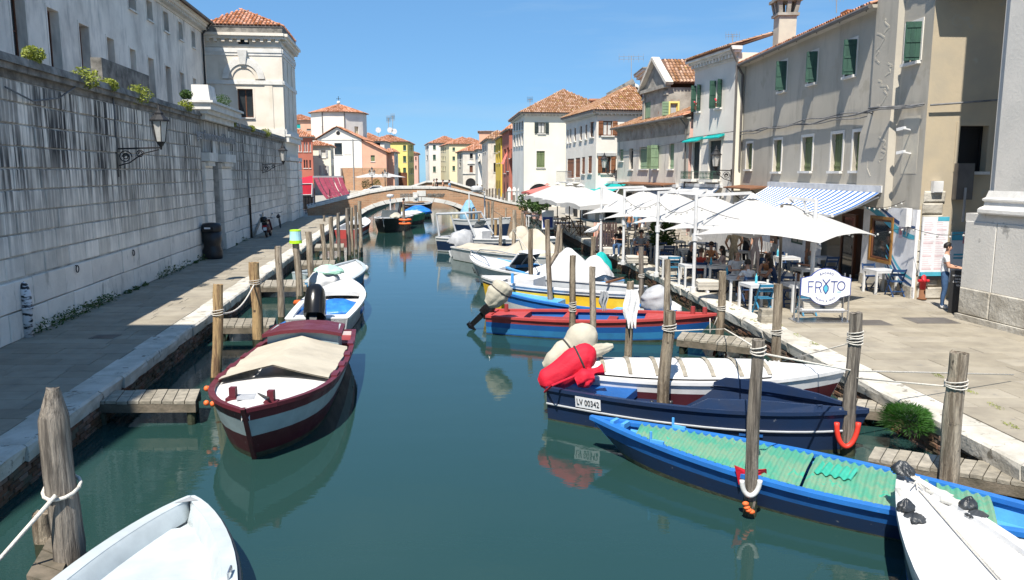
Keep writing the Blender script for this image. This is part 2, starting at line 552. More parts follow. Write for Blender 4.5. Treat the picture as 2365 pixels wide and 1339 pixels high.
 def build(s,name,mats,parent=None,smooth=False,loc=None):
  return mk(name,s.v,s.f,mats,parent,s.m if len(set(s.m))>1 or(s.m and s.m[0])else None,smooth,loc)
class Fac:
 """a vertical plane from A to B, its normal turned to the viewer's side"""
 def __init__(s,A,B,flip=False):
  s.A,s.B=Vector(A[:2]),Vector(B[:2])
  s.L=(s.B-s.A).length
  s.d=(s.B-s.A)/s.L
  s.n=Vector((s.d.y,-s.d.x))
  if s.n.dot(-s.A)<0:
   s.n=-s.n
  if flip:
   s.n=-s.n
 def P(s,u,z,d=0.):
  q=s.A+s.d*u+s.n*d
  return Vector((q.x,q.y,z))
 def uz(s,px,py):
  r=ray(px,py)
  t=s.A.dot(s.n)/(r.x*s.n.x+r.y*s.n.y)
  q=r*t
  return(Vector((q.x,q.y))-s.A).dot(s.d),CAMZ+q.z
 def rect(s,x0,y0,x1,y1):
  xm,ym=(x0+x1)/2,(y0+y1)/2
  a,b=s.uz(x0,ym)[0],s.uz(x1,ym)[0]
  c,d=s.uz(xm,y1)[1],s.uz(xm,y0)[1]
  return min(a,b),max(a,b),min(c,d),max(c,d)
class Flo:
 def __init__(s,O,U,V):
  s.O,s.U,s.V=Vector(O),Vector(U).normalized(),Vector(V).normalized()
 def P(s,u,v,d=0.):
  return s.O+s.U*u+s.V*v+Vector((0,0,d))
def fbox(mb,f,u0,u1,z0,z1,d0,d1):
 mb.hexa([f.P(u0,z0,d0),f.P(u1,z0,d0),f.P(u1,z1,d0),f.P(u0,z1,d0)],[f.P(u0,z0,d1),f.P(u1,z0,d1),f.P(u1,z1,d1),f.P(u0,z1,d1)])
def block(f,u0,u1,z0,z1,d0,d1,ch,wob=0.):
 """one chamfered stone on a plane: 12 vertices"""
 q=lambda:rnd.uniform(-wob,wob)
 v=[f.P(u0,z0,d0),f.P(u1,z0,d0),f.P(u1,z1,d0),f.P(u0,z1,d0)]
 a,b,c,e=u0+q(),u1+q(),z0+q(),z1+q()
 v+=[f.P(a,c,d1-ch),f.P(b,c,d1-ch),f.P(b,e,d1-ch),f.P(a,e,d1-ch)]
 v+=[f.P(a+ch,c+ch,d1+q()*.3),f.P(b-ch,c+ch,d1+q()*.3),f.P(b-ch,e-ch,d1+q()*.3),f.P(a+ch,e-ch,d1+q()*.3)]
 fs=[]
 for o in(0,4):
  fs+=[(o,o+1,o+5,o+4),(o+1,o+2,o+6,o+5),(o+2,o+3,o+7,o+6),(o+3,o,o+4,o+7)]
 fs.append((8,9,10,11))
 return v,fs
def wall_grid(mb,f,u0,u1,z0,z1,ops,depth):
 us=sorted({u0,u1,*[min(max(v,u0),u1)for o in ops for v in o[:2]]})
 zs=sorted({z0,z1,*[min(max(v,z0),z1)for o in ops for v in o[2:4]]})
 for i in range(len(us)-1):
  for k in range(len(zs)-1):
   um,zm=(us[i]+us[i+1])/2,(zs[k]+zs[k+1])/2
   if any(o[0]<um<o[1]and o[2]<zm<o[3]for o in ops):
    continue
   mb.quad(f.P(us[i],zs[k]),f.P(us[i+1],zs[k]),f.P(us[i+1],zs[k+1]),f.P(us[i],zs[k+1]))
 for a,b,c,d in[o[:4]for o in ops]:
  for p,q in(((a,c),(b,c)),((b,c),(b,d)),((b,d),(a,d)),((a,d),(a,c))):
   mb.quad(f.P(*p),f.P(*q),f.P(*q,-depth),f.P(*p,-depth))
def window(root,f,r,style='plain',frm='frame_brown',sh=None,sill='istria_white',sur=None,depth=.22,cols=2,rows=1,pane='glass_dark',ang=(100,80),over=.08):
 a,b,c,d=r
 W=b-a
 mb=MB()
 t=min(.07,W*.09)
 e=-depth
 for q in((a,a+t,c,d),(b-t,b,c,d),(a+t,b-t,c,c+t),(a+t,b-t,d-t,d)):
  fbox(mb,f,*q,e,e+.06)
 for i in range(1,cols):
  u=a+W*i/cols
  fbox(mb,f,u-t*.5,u+t*.5,c+t,d-t,e+.002,e+.055)
 for i in range(1,rows):
  z=c+(d-c)*i/rows
  fbox(mb,f,a+t,b-t,z-t*.4,z+t*.4,e+.004,e+.05)
 o=mb.build('window',frm,root)
 mk('pane',[f.P(a,c,e+.02),f.P(b,c,e+.02),f.P(b,d,e+.02),f.P(a,d,e+.02)],[(0,1,2,3)],pane,o)
 if sill:
  mb=MB()
  fbox(mb,f,a-over,b+over,c-.09,c-.002,-.02,.12)
  mb.build('sill',sill,o)
 if sur:
  mb=MB()
  k=.11
  for q in((a-k,a-.001,c,d),(b+.001,b+k,c,d),(a-k,b+k,d+.001,d+k)):
   fbox(mb,f,*q,-.02,.025)
  mb.build('surround',sur,o)
 if sh and style=='closed':
  for i in(0,1):
   u0,u1=a+W*i/2+.01,a+W*(i+1)/2-.01
   mb=MB()
   fbox(mb,f,u0,u1,c+.01,d-.01,-depth+.07,-depth+.11)
   n=max(2,int(round((u1-u0)/.13)))
   for j in range(n):
    fbox(mb,f,u0+(u1-u0)*(j+.08)/n,u0+(u1-u0)*(j+.92)/n,c+.02,d-.02,-depth+.108,-depth+.122)
   for zz in(c+(d-c)*.15,c+(d-c)*.82):
    fbox(mb,f,u0+.01,u1-.01,zz-.03,zz+.03,-depth+.12,-depth+.14)
   mb.build('shutter',sh,o)
 elif sh and style in('open','ajar'):
  for i,s_ in((0,-1),(1,1)):
   an=R_(180-6 if style=='open' else ang[i])
   h=a if s_<0 else b
   wd=W/2
   ca,sa=math.cos(an),math.sin(an)
   mb=MB()
   def Q(x,z,th):
    return f.P(h-s_*(x*ca)-s_*th*sa*-1,z,.03+x*sa+th*-ca)
   n=3
   for j in range(n):
    x0,x1=wd*j/n+.004,wd*(j+1)/n-.004
    mb.hexa([Q(x0,c,0),Q(x1,c,0),Q(x1,d,0),Q(x0,d,0)],[Q(x0,c,.035),Q(x1,c,.035),Q(x1,d,.035),Q(x0,d,.035)])
   for zz in(c+(d-c)*.12,c+(d-c)*.5,c+(d-c)*.88):
    mb.hexa([Q(.02,zz-.04,-.018),Q(wd-.02,zz-.04,-.018),Q(wd-.02,zz+.04,-.018),Q(.02,zz+.04,-.018)],[Q(.02,zz-.04,.055),Q(wd-.02,zz-.04,.055),Q(wd-.02,zz+.04,.055),Q(.02,zz+.04,.055)])
   mb.build('shutter',sh,o)
 return o
def facade(root,A,B,z0,z1,mat,wins=(),depth=.22,name='wall',flip=False,extra=()):
 """a wall plane with window openings; wins = [(px rect, window options)]"""
 f=Fac(A,B,flip)
 rs=[]
 for wv in wins:
  r=f.rect(*wv[0])
  rs.append((max(r[0],.05),min(r[1],f.L-.05),max(r[2],z0+.02),min(r[3],z1-.02)))
 mb=MB()
 wall_grid(mb,f,0,f.L,z0,z1,rs+list(extra),depth)
 mb.build(name,mat,root)
 for wv,r in zip(wins,rs):
  if len(wv)>1 and wv[1]is None:
   continue
  window(root,f,r,depth=depth,**(wv[1]if len(wv)>1 else{}))
 return f
def shell(root,pts,z0,z1,mat,name='wall'):
 """plain walls along the rest of a footprint"""
 mb=MB()
 for p,q in zip(pts,pts[1:]):
  mb.quad(V3(p,z0),V3(q,z0),V3(q,z1),V3(p,z1))
 return mb.build(name,mat,root)
def tiles(root,e0,e1,r1,r0,mat='roof_tile',pitch=.2,row=.36,single=0,base=True,lim=None):
 """barrel tiles over a roof plane: eave e0-e1, top edge r0-r1 (may be a point)"""
 e0,e1,r1,r0=[Vector(p)for p in(e0,e1,r1,r0)]
 U=(e1-e0)
 W=U.length
 U=U/W
 nrm=U.cross(((r0+r1)/2-e0)).normalized()
 if nrm.z<0:
  nrm=-nrm
 Vv=nrm.cross(U).normalized()
 if Vv.dot((r0+r1)/2-e0)<0:
  Vv=-Vv
 a,b=(r0-e0).dot(U),(r1-e0).dot(U)
 H=max((r0-e0).dot(Vv),(r1-e0).dot(Vv))
 if base:
  mb=MB()
  poly=[e0,e1,r1]+([r0]if(r0-r1).length>.01 else[])
  mb.ext([p-nrm*.1 for p in poly],nrm*.1)
  o=mb.build('roof','roof_base',root)
 else:
  o=root
 n=max(2,int(W/pitch))
 nr=max(1,int(H/row))
 mb=MB()
 cnt=0
 for i in range(n+1):
  s_=W*i/n
  for k in range(nr+1):
   t0,t1=k*row-.05,(k+1)*row+.04
   tm=min(H,(t0+t1)/2)
   fr=tm/H
   lo,hi=a*fr,W+(b-W)*fr
   if not lo-.03<=s_<=hi+.03 or t1>H+.2:
    continue
   rr=pitch*.36
   jl=rnd.uniform(-.012,.012)
   P0=e0+U*(s_+jl)+Vv*t0+nrm*(.035)
   P1=e0+U*(s_+jl)+Vv*t1+nrm*(.0)
   vs=[]
   for P,r_ in((P0,rr*1.08),(P1,rr*.9)):
    for q in range(5):
     an=PI*q/4
     vs.append(P+U*(math.cos(an)*r_)+nrm*(math.sin(an)*r_*.8))
   fs=[(0,1,6,5),(1,2,7,6),(2,3,8,7),(3,4,9,8),(0,4,3,2,1)]
   if cnt<single:
    mk('tile',vs,fs,'tile_single',o)
   else:
    mb.add(vs,fs)
   cnt+=1
 if mb.v:
  t=mb.build('tiles',mat,o)
  t['kind']='stuff'
 return o
def off_poly(pts,d):
 """push the corners of a convex footprint outward"""
 c=sum((Vector(p)for p in pts),Vector((0,0)))/len(pts)
 out=[]
 n=len(pts)
 for i in range(n):
  p0,p1,p2=Vector(pts[i-1]),Vector(pts[i]),Vector(pts[(i+1)%n])
  def nn(a,b):
   e=(b-a).normalized()
   q=Vector((e.y,-e.x))
   return q if q.dot((a+b)/2-c)>0 else-q
  n1,n2=nn(p0,p1),nn(p1,p2)
  k=(n1+n2)
  out.append(p1+k*(d/max(.3,k.dot(n1))))
 return out
def hip_roof(root,pts,z,h,over=.35,mat='roof_tile',pitch=.22,row=.4,ridge=None,sides=(0,1,2,3),single=0):
 """hip roof over a four-cornered footprint; the ridge runs along the longer side"""
 P=off_poly(pts,over)
 e=[(P[i]-P[(i+1)%4]).length for i in range(4)]
 if e[0]+e[2]<e[1]+e[3]:
  m0,m1=(P[0]+P[1])/2,(P[2]+P[3])/2
  half=(e[0]+e[2])/4
  mid=lambda i:(0,None)
  d=(m1-m0).normalized()
  a,b=m0+d*half,m1-d*half
  if(b-a).dot(d)<.1:
   a=b=(m0+m1)/2
  quads=[(0,1,a,a),(1,2,b,a),(2,3,b,b),(3,0,a,b)]
 else:
  m0,m1=(P[0]+P[3])/2,(P[1]+P[2])/2
  half=(e[1]+e[3])/4
  d=(m1-m0).normalized()
  a,b=m0+d*half,m1-d*half
  if(b-a).dot(d)<.1:
   a=b=(m0+m1)/2
  quads=[(0,1,b,a),(1,2,b,b),(2,3,a,b),(3,0,a,a)]
 for j,(i,k,r1,r0)in enumerate(quads):
  if j in sides:
   tiles(root,V3(P[i],z),V3(P[k],z),V3(r1,z+h),V3(r0,z+h),mat,pitch,row,single)
  else:
   mb=MB()
   mb.quad(V3(P[i],z),V3(P[k],z),V3(r1,z+h),V3(r0,z+h))if(r1-r0).length>.01 else mb.quad(V3(P[i],z),V3(P[k],z),V3(r1,z+h))
   mb.build('roof','roof_base',root)
 mb=MB()
 mb.ext([V3(p,z-.14)for p in P],(0,0,.1))
 mb.build('eaves','gutter',root)
 return P
def cornice(root,f,u0,u1,z,mat='istria_white',steps=((0,.08,.06),(.08,.2,.14),(.2,.3,.22)),dent=None,name='cornice'):
 mb=MB()
 for a,b,d in steps:
  fbox(mb,f,u0-d*.5,u1+d*.5,z+a,z+b-.002,-.05,d)
 if dent:
  sp,wd,zt,zb,dd=dent
  n=int((u1-u0)/sp)
  for i in range(n):
   u=u0+(i+.5)*(u1-u0)/n
   fbox(mb,f,u-wd/2,u+wd/2,z+zb,z+zt,.005,dd)
 return mb.build(name,mat,root)
def text(parent,body,P,ux,uy,size,mat,ext=.004,align='CENTER',sx=1.,name='lettering'):
 cu=bpy.data.curves.new(name,'FONT')
 cu.body=body
 cu.size=size
 cu.extrude=ext
 cu.align_x=align
 cu.align_y='CENTER'
 cu.resolution_u=3
 cu.materials.append(M(mat))
 o=bpy.data.objects.new(name,cu)
 COL.objects.link(o)
 ux,uy=Vector(ux).normalized(),Vector(uy).normalized()
 un=ux.cross(uy)
 mt=Matrix((ux*sx,uy,un)).transposed().to_4x4()
 org=ORG[parent]if parent is not None else Vector((0,0,0))
 mt.translation=Vector(P)-org
 if parent is not None:
  o.parent=parent
 o.matrix_local=mt
 return o
def leaf_mass(mb,c,size,n,ls,drape=0.):
 c=Vector(c)
 for i in range(n):
  while True:
   p=Vector((rnd.uniform(-1,1),rnd.uniform(-1,1),rnd.uniform(-1,1)))
   if p.length<1:
    break
  q=c+Vector((p.x*size[0],p.y*size[1],p.z*size[2]))
  a=Vector((rnd.gauss(0,1),rnd.gauss(0,1),rnd.gauss(0,.6)-drape)).normalized()
  b_=a.cross(Vector((rnd.gauss(0,1),rnd.gauss(0,1),rnd.gauss(0,1)))).normalized()
  l=ls*rnd.uniform(.6,1.3)
  mb.add([q-a*l,q+b_*l*.35,q+a*l,q-b_*l*.35],[(0,1,2,3)])
#  THE SETTING
def struct(o,kind='structure'):
 o['kind']=kind
 return o
mb=MB()
mb.quad((-1500,-60,0),(1500,-60,0),(1500,4000,0),(-1500,4000,0))
struct(mb.build('water','water'))
QL=[Vector(p)for p in((-3.9,-12),(-14.4,70),(-23.6,200),(-40,330))]
QL[0]=Vector((-6.15+18*.129,-12))
QR=[Vector(p)for p in((7.6,-12),(6.9,6),(6.55,11),(5.95,20),(5.1,31),(3.8,47),(1.6,78),(-.5,100),(-6.7,150),(-16,240),(-25,320))]
def along(poly,y):
 for a,b in zip(poly,poly[1:]):
  if a.y<=y<=b.y:
   return a.x+(b.x-a.x)*(y-a.y)/(b.y-a.y)
 return poly[-1].x
for nm,Q,sg in(('ground_left',QL,-1),('ground_right',QR,1)):
 mb=MB()
 inner=[V3((p.x+sg*.5,p.y),.575)for p in Q]
 far=[Vector((sg*900,Q[-1].y,.575)),Vector((sg*900,Q[0].y,.575))]
 mb.add(inner+far,[tuple(range(len(inner)+2))])
 struct(mb.build(nm,'ground'))
for nm,Q,sg,ymax in(('quay_wall_left',QL,-1,24),('quay_wall_right',QR,1,22)):
 mb=MB()
 for a,b in zip(Q,Q[1:]):
  o=sg*.07
  mb.quad((a.x+o,a.y,-1),(b.x+o,b.y,-1),(b.x+o,b.y,.5),(a.x+o,a.y,.5))
 root=struct(mb.build(nm,'brick_mortar'))
 cnt=0
 rest=MB()
 for z in range(5):
  y=8.4+(z%2)*.13
  while y<60:
   ln=.27
   x0,x1=along(Q,y),along(Q,y+ln)
   f=Fac((x0+sg*.07,y),(x1+sg*.07,y+ln-.02))
   if f.n.x*sg>0:
    f.n=-f.n
   vs,fs=block(f,0,f.L,-.02+z*.076,-.02+z*.076+.062,-.02,.02+rnd.uniform(-.01,.02),.006,.006)
   if y<ymax and cnt<298 and rnd.random()>.04:
    mk('brick',vs,fs,'brick_wet',root)
    cnt+=1
   elif y>=ymax:
    rest.add(vs,fs)
   y+=ln
 o=rest.build('bricks','brick_wet',root)
 o['kind']='stuff'
for nm,Q,sg in(('kerb_left',QL,-1),('kerb_right',QR,1)):
 root=None
 mb=MB()
 for a,b in zip(Q,Q[1:]):
  mb.quad((a.x+sg*.08,a.y,.56),(b.x+sg*.08,b.y,.56),(b.x+sg*.5,b.y,.56),(a.x+sg*.5,a.y,.56))
 root=struct(mb.build(nm,'mortar'))
 y=-2.
 while y<88:
  ln=rnd.uniform(.95,1.5)*(1 if y<45 else 1.6)
  x0,x1=along(Q,y),along(Q,y+ln)
  wd=.56+rnd.uniform(-.02,.05)
  oo=rnd.uniform(-.02,.02)
  q=lambda:rnd.uniform(-.014,.014)
  t,zb,g,ch=.612,.36,.007,.035
  A=Vector((x0,y+g));Bq=Vector((x1,y+ln-g))
  def pt(P,ins,z):
   return Vector((P.x+sg*ins,P.y,z))
  n=3
  rows=[]
  for i in range(n+1):
   P=A.lerp(Bq,i/n)
   rows.append([pt(P,oo+.02+q(),zb+q()),pt(P,oo+q(),.5+q()),pt(P,oo+q(),t-ch+q()*.6),pt(P,oo+ch+abs(q()),t+q()*.3),pt(P,wd*.6,t+.004+q()*.2),pt(P,wd,t+q()*.2),pt(P,wd,.5)])
  mb=MB()
  mb.grid(rows)
  mb.add(rows[0],[tuple(range(7))])
  mb.add(rows[-1],[tuple(range(6,-1,-1))])
  mb.build('stone','istria',root)
  y+=ln
def paving(name,y0,y1,xl,xr,rows_dir,near,wslab=.46,lmin=.7,lmax=1.5):
 mb=MB()
 ys=[y0+(y1-y0)*i/20 for i in range(21)]
 mb.grid([[(xl(y),y,.58)for y in ys],[(xr(y),y,.58)for y in ys]])
 root=struct(mb.build(name,'slab_gap'))
 cnt=0
 rest=MB()
 y=y0
 rowi=0
 while y<y1:
  wr=wslab*rnd.uniform(.9,1.1)
  x=xl(y)+.03+rnd.uniform(0,.0)
  xe=xr(y)
  first=True
  while x<xe-.05:
   ln=rnd.uniform(lmin,lmax)*(.5 if first and rowi%2 else 1)
   first=False
   if xe-(x+ln)<.3:
    ln=xe-x
   f=Flo((x,y,.6),(1,0,0),(xl(y+1)-xl(y),1,0))
   vs,fs=block(f,.007,ln-.007,.006,wr-.006,-.03,rnd.uniform(-.003,.003),.006)
   if cnt<near:
    mk('slab',vs,fs,'slab',root)
    cnt+=1
   else:
    rest.add(vs,fs)
   x+=ln
  y+=wr
  rowi+=1
 if rest.v:
  o=rest.build('slabs',MATS['slab_i'],root)
  o['kind']='stuff'
 return root
pm('slab_i',(.31,.275,.215),(.24,.212,.168),1.6,.8,.25,22,jit=.1,isl=True,spots=((.2,.185,.16),3.2,.66))
WX=lambda y:-9.6-.1407*(y-6)
paving('pavement_left',8.6,67,lambda y:WX(y)+.02,lambda y:along(QL,y)-.58,0,290,.5)
paving('pavement_right',8.6,56,lambda y:along(QR,y)+.6,lambda y:(12.1 if y>20.4 else 12.4-(y-16)*.13)+(1.2 if y<13 else 0)-max(0,y-41)*.2,0,295,.55,.9,1.9)
for(px,py,w_,d_,lab)in((2330-180,740,1.1,.8,'grey metal inspection cover by the church corner'),(1955+50,745,.95,.7,'grey metal inspection cover beside the round restaurant sign'),(243,777,.55,.42,'small dark drain cover in the shaded pavement')):
 c=Zp(px,py)
 mb=MB()
 mb.box(c.x-w_/2,c.y-d_/2,.59,c.x+w_/2,c.y+d_/2,.606)
 for i in range(5):
  mb.box(c.x-w_/2+.06,c.y-d_/2+d_*(i+.25)/5,.606,c.x+w_/2-.06,c.y-d_/2+d_*(i+.75)/5,.609)
 tag(mb.build('manhole_cover','gutter',None,loc=(c.x,c.y,.6)),lab,'cover')
#  LEFT: GARDEN WALL
WA,WB=Vector((WX(6),6)),Vector((WX(67.4),67.4))
WF=Fac(WA,WB)
wall=thing('stone_wall','long grey garden wall of streaked stone blocks along the shaded pavement','wall',(WA.x,WA.y,.6))
gu0,gu1=WF.uz(488,480)[0],WF.uz(509,480)[0]
ku0,ku1=WF.uz(470,480)[0],WF.uz(531,480)[0]
mb=MB()
wall_grid(mb,WF,0,WF.L,.5,6.6,[(gu0,gu1,.5,4.9)],.6)
for u in(0,WF.L):
 mb.quad(WF.P(u,.5),WF.P(u,6.6),WF.P(u,6.6,-.6),WF.P(u,.5,-.6))
mb.quad(WF.P(0,.5,-.6),WF.P(WF.L,.5,-.6),WF.P(WF.L,6.6,-.6),WF.P(0,6.6,-.6))
mb.build('core','mortar',wall)
cand=[]
rows=[(.6,1.24,2.1,'stone_plinth',.09),(1.25,1.93,2.0,'stone_plinth',.085)]
z=1.97
for i in range(9):
 rows.append((z,z+.475,.82,'stone_old',.045))
 z+=.495
for j,(z0,z1,ln,mt,d)in enumerate(rows):
 u=-.4*(j%2)*ln
 while u<WF.L:
  l=ln*rnd.uniform(.72,1.3)
  a,b_=max(u,0)+.012,min(u+l,WF.L)-.012
  segs=[(a,b_)]
  if b_>ku0-.02 and a<ku1+.02:
   segs=[(a,min(b_,ku0-.02)),(max(a,ku1+.02),b_)]
  for a2,b2 in segs:
   if b2-a2>.08:
    cand.append((a2,b2,z0+.008,z1-.008,mt,d))
  u+=l
cand.sort(key=lambda c:-(c[1]-c[0])*(c[3]-c[2])/max(6.,WF.P((c[0]+c[1])/2,0).y-6)**2*(0 if WF.P(c[1],0).y<15.5 else 1))
rest={'stone_old':MB(),'stone_plinth':MB()}
pm('stone_old_i',(.8,.745,.66),(.62,.58,.52),1.3,.9,.35,14,jit=.14,isl=True,streak=(.05,.048,.046),sst=(6.5,6.5,.3),sth=(.4,.54),zg=(1.7,4.5,.0,1.))
for i,c in enumerate(cand):
 vs,fs=block(WF,c[0],c[1],c[2],c[3],-.03,c[5]+rnd.uniform(-.012,.012),.016,.006)
 if i<298:
  mk('stone',vs,fs,c[4],wall)
 else:
  rest[c[4]].add(vs,fs)
for k,n in(('stone_old','stone_old_i'),('stone_plinth','stone_plinth')):
 o=rest[k].build('stones',n,wall)
 o['kind']='stuff'
mb=MB()
fbox(mb,WF,0,WF.L,6.43,6.6,-.3,.03)
mb.build('frieze','coping_old',wall)
u=0
while u<WF.L:
 l=rnd.uniform(1.1,1.9)
 mb=MB()
 e=min(u+l,WF.L)
 k=rnd.uniform(-.02,.02)
 fbox(mb,WF,u+.01,e-.01,6.602,6.74,-.5,.16+k)
 mb.hexa([WF.P(u+.01,6.742,-.62),WF.P(e-.01,6.742,-.62),WF.P(e-.01,6.742,.24+k),WF.P(u+.01,6.742,.24+k)],[WF.P(u+.01,6.97,-.5),WF.P(e-.01,6.97,-.5),WF.P(e-.01,6.93,.2+k),WF.P(u+.01,6.93,.2+k)])
 mb.build('coping_stone','coping_old',wall)
 u=e
for side,(a,b_)in enumerate(((ku0,gu0),(gu1,ku1))):
 zz=.6
 k=0
 while zz<4.75:
  h=.8 if zz<1.3 else .52
  vs,fs=block(WF,a+.006,b_-.006,zz+.008,min(zz+h,4.8)-.008,-.3,.17 if k else .22,.02)
  mk('pilaster_stone',vs,fs,'stone_plinth',wall)
  zz+=h
  k+=1
 mb=MB()
 fbox(mb,WF,a-.05,b_+.1,4.82,5.2,-.3,.4)
 fbox(mb,WF,a+.1,b_-.05,4.62,4.815,.17,.3)
 mb.build('bracket','istria_white',wall)
 vs,fs=block(WF,a+.1,b_-.1,5.22,6.6,-.3,.12,.02)
 mk('upper_pilaster',vs,fs,'stone_old',wall)
mb=MB()
fbox(mb,WF,gu0,gu1,5.0,6.6,-.3,.05)
mb.build('lintel_panel','stone_old',wall)
mb=MB()
um=(gu0+gu1)/2
fbox(mb,WF,um-.3,um+.3,5.05,6.0,.052,.09)
mb.build('tablet','istria_white',wall)
mb=MB()
fbox(mb,WF,ku0-.3,ku1+.3,6.62,6.85,-.4,.35)
fbox(mb,WF,ku0-.5,ku1+.5,6.852,7.02,-.4,.52)
fbox(mb,WF,ku0-.62,ku1+.62,7.022,7.3,-.42,.68)
fbox(mb,WF,ku0-.72,ku1+.72,7.302,7.4,-.45,.8)
mb.build('gate_cornice','istria_white',wall)
mb=MB()
a0,a1=ku0-.1,ku0+1.3
mb.hexa([WF.P(a0,7.402,-.2),WF.P(a1,7.402,-.2),WF.P(a1,7.402,.55),WF.P(a0,7.402,.55)],[WF.P(a0,8.1,-.2),WF.P(a1-.15,8.1,-.2),WF.P(a1-.15,8.1,.5),WF.P(a0,8.1,.5)])
tag(mb.build('marble_block','istria_white',None,loc=WF.P(a0,7.402)),'white marble block on top of the gate cornice','block')
text(wall,'gest tlonn noi spuni bikeunisoni',WF.P((WF.uz(416,297)[0]+WF.uz(550,325)[0])/2,5.95,.2),V3(WF.d),(0,0,1),.62,'metal_grey',.02,sx=1.0)
for o in wall.children:
 if o.type=='FONT':
  pass
gate=thing('iron_gate','tall dark metal gate set between two stone pilasters','gate',WF.P(gu0,.6))
mb=MB()
fbox(mb,WF,gu0+.01,gu1-.01,.62,4.98,-.4,-.34)
mb.build('leaf','gloss_black',gate)
for i in range(4):
 mb=MB()
 u=gu0+(gu1-gu0)*(i+.5)/4
 mb.bar(WF.P(u,.64,-.31),WF.P(u,4.9,-.31),.05,.05)
 mb.build('bar','iron',gate)
for zz in(1.3,2.4,3.5):
 mb=MB()
 fbox(mb,WF,gu0+.02,gu1-.02,zz,zz+.06,-.338,-.27)
 mb.build('crossbar','iron',gate)
f=Fac(WF.P(0,0,-1.2),WF.P(WF.L,0,-1.2))
f=Fac(f.P(f.uz(238,190)[0],0),f.P(f.uz(345,190)[0],0))
mb=MB()
fbox(mb,f,0,f.L,6.6,f.uz(345,175)[1],-.35,0)
tag(mb.build('water_tank','coping_old',None,loc=f.P(0,6.6)),'black stained concrete box standing behind the wall coping','tank')
PAd=Vector((-.137,1))
PA=Vector((-22.5,59.4))-PAd*62
PB=Vector((-22.5,59.4))
pal=thing('palazzo','tall weathered grey plaster palazzo with slit windows behind the garden wall','building',(PA.x,PA.y,.6))
W1=dict(frm='frame_brown',sill=None,sur='palazzo_plaster',cols=1,rows=2)
W2=dict(frm='frame_brown',sill='istria_white',sur='palazzo_plaster',cols=1)
wins=[((x0,y0,x1,y1+40),W1)for x0,y0,x1,y1 in((28,-20,61,115),(114,24,140,150),(187,60,209,173),(250,90,266,173),(302,115,315,173),(345,136,358,221),(385,155,397,236),(417,169,426,203),(447,182,454,206),(473,196,480,211))]
wins+=[((x0,y0,x1,y1),W2)for x0,y0,x1,y1 in((238,-130,258,-55),(294,-58,311,21),(338,2,351,46),(377,28,388,72),(412,52,421,91),(442,73,450,109),(469,93,476,127))]
PF=facade(pal,PA,PB,.5,14.3,'palazzo_plaster',wins,depth=.4)
shell(pal,[PB,PB+Vector((-12,0)),PA+Vector((-12,0)),PA],.5,14.3,'palazzo_plaster')
cornice(pal,PF,0,PF.L-.3,14.3,'tower_plaster',((0,.15,.08),(.35,.55,.5),(.55,.68,.62)),(.42,.2,.35,.15,.42))
q0,q1=PF.P(0,15.0,.75),PF.P(PF.L-.2,15.0,.75)
tiles(pal,q0,q1,q1+Vector((-5.5,-.7,3.0)),q0+Vector((-5.5,-.7,3.0)),'roof_tile',.3,.5)
mb=MB()
mb.tube([PF.P(0,14.98,.85),PF.P(PF.L-.3,14.98,.85)],.09,8)
mb.build('gutter','gutter',pal)
mb=MB()
mb.tube([PF.P(PF.L-.55,14.9,.7),PF.P(PF.L-.5,14.2,.12),PF.P(PF.L-.5,7,.12)],.07,8)
mb.build('downpipe','iron',pal)
TC=XY(662,60.3)
TL=XY(489,59.6)
TR=TC+Vector((-.1407,1)).normalized()*7.4
tow=thing('tower_house','cream corner pavilion with arched niche, dentil cornice and red tiled roof','building',(TC.x,TC.y,.6))
wn_=((549,205,585,271),dict(frm='frame_brown',sill='istria_white',sur='tower_plaster',cols=2,pane='glass_dark'))
wn2=((549,86,575,102),dict(frm='window_black',sill=None,cols=2))
zt=14.0
TF=facade(tow,TL,TC,.5,zt,'tower_plaster',[wn_,wn2],depth=.3)
r_=TF.rect(549,205,585,271)
for i in(0,1):
 a=r_[0]+.1+i*(r_[1]-r_[0])/2
 mb=MB()
 n=9
 mb.grid([[TF.P(a+(r_[1]-r_[0]-.4)/2*k/n,zz,-.33+.03*(k%2))for k in range(n+1)]for zz in(r_[2]+.08,r_[2]+(r_[3]-r_[2])*.62)])
 mb.build('curtain','curtain',tow)
TS=facade(tow,TC,TR,.5,zt,'tower_plaster',[],depth=.3)
shell(tow,[TR,TR+Vector((-8.5,.4)),TL],.5,zt,'tower_plaster')
for f in(TF,TS):
 L_=f.L
 cornice(tow,f,0,L_,zt-.55,'tower_plaster',((0,.1,.06),(.55,.75,.35),(.75,.95,.5)),(.5,.22,.56,.34,.3))
 zb=f.uz(600,112)[1]if f is TF else TF.uz(600,112)[1]
 mb=MB()
 fbox(mb,f,.0,L_-.0,zb-.3,zb,-.05,.1)
 fbox(mb,f,.0,L_-.0,zb-.5,zb-.302,-.05,.05)
 mb.build('string_course','istria_white',tow)
 mb=MB()
 z2=TF.uz(600,186)[1]
 fbox(mb,f,0,L_,z2-.28,z2,-.05,.1)
 mb.build('string_course','istria_white',tow)
 mb=MB()
 z3=TF.uz(600,298)[1]
 fbox(mb,f,0,L_,z3-.9,z3,-.05,.12)
 mb.build('string_course','istria_white',tow)
mb=MB()
f=TS
fbox(mb,f,0,f.L,5.2,5.5,-.05,.3)
fbox(mb,f,0,f.L,6.6,7.0,-.05,.28)
fbox(mb,f,-.05,f.L,7.002,7.16,-.05,.42)
mb.build('band','istria_white',tow)
z=.6
while z<5.1:
 for u0,u1 in((.1,2.2),(2.35,5.0),(5.15,7.35)):
  vs,fs=block(TS,u0,u1,z+.01,z+.63,-.03,.2 if u0>2.3 and u0<5 else .26,.02)
  mk('stone',vs,fs,'stone_plinth',tow)
 z+=.65
ca=TF.uz(563,178)
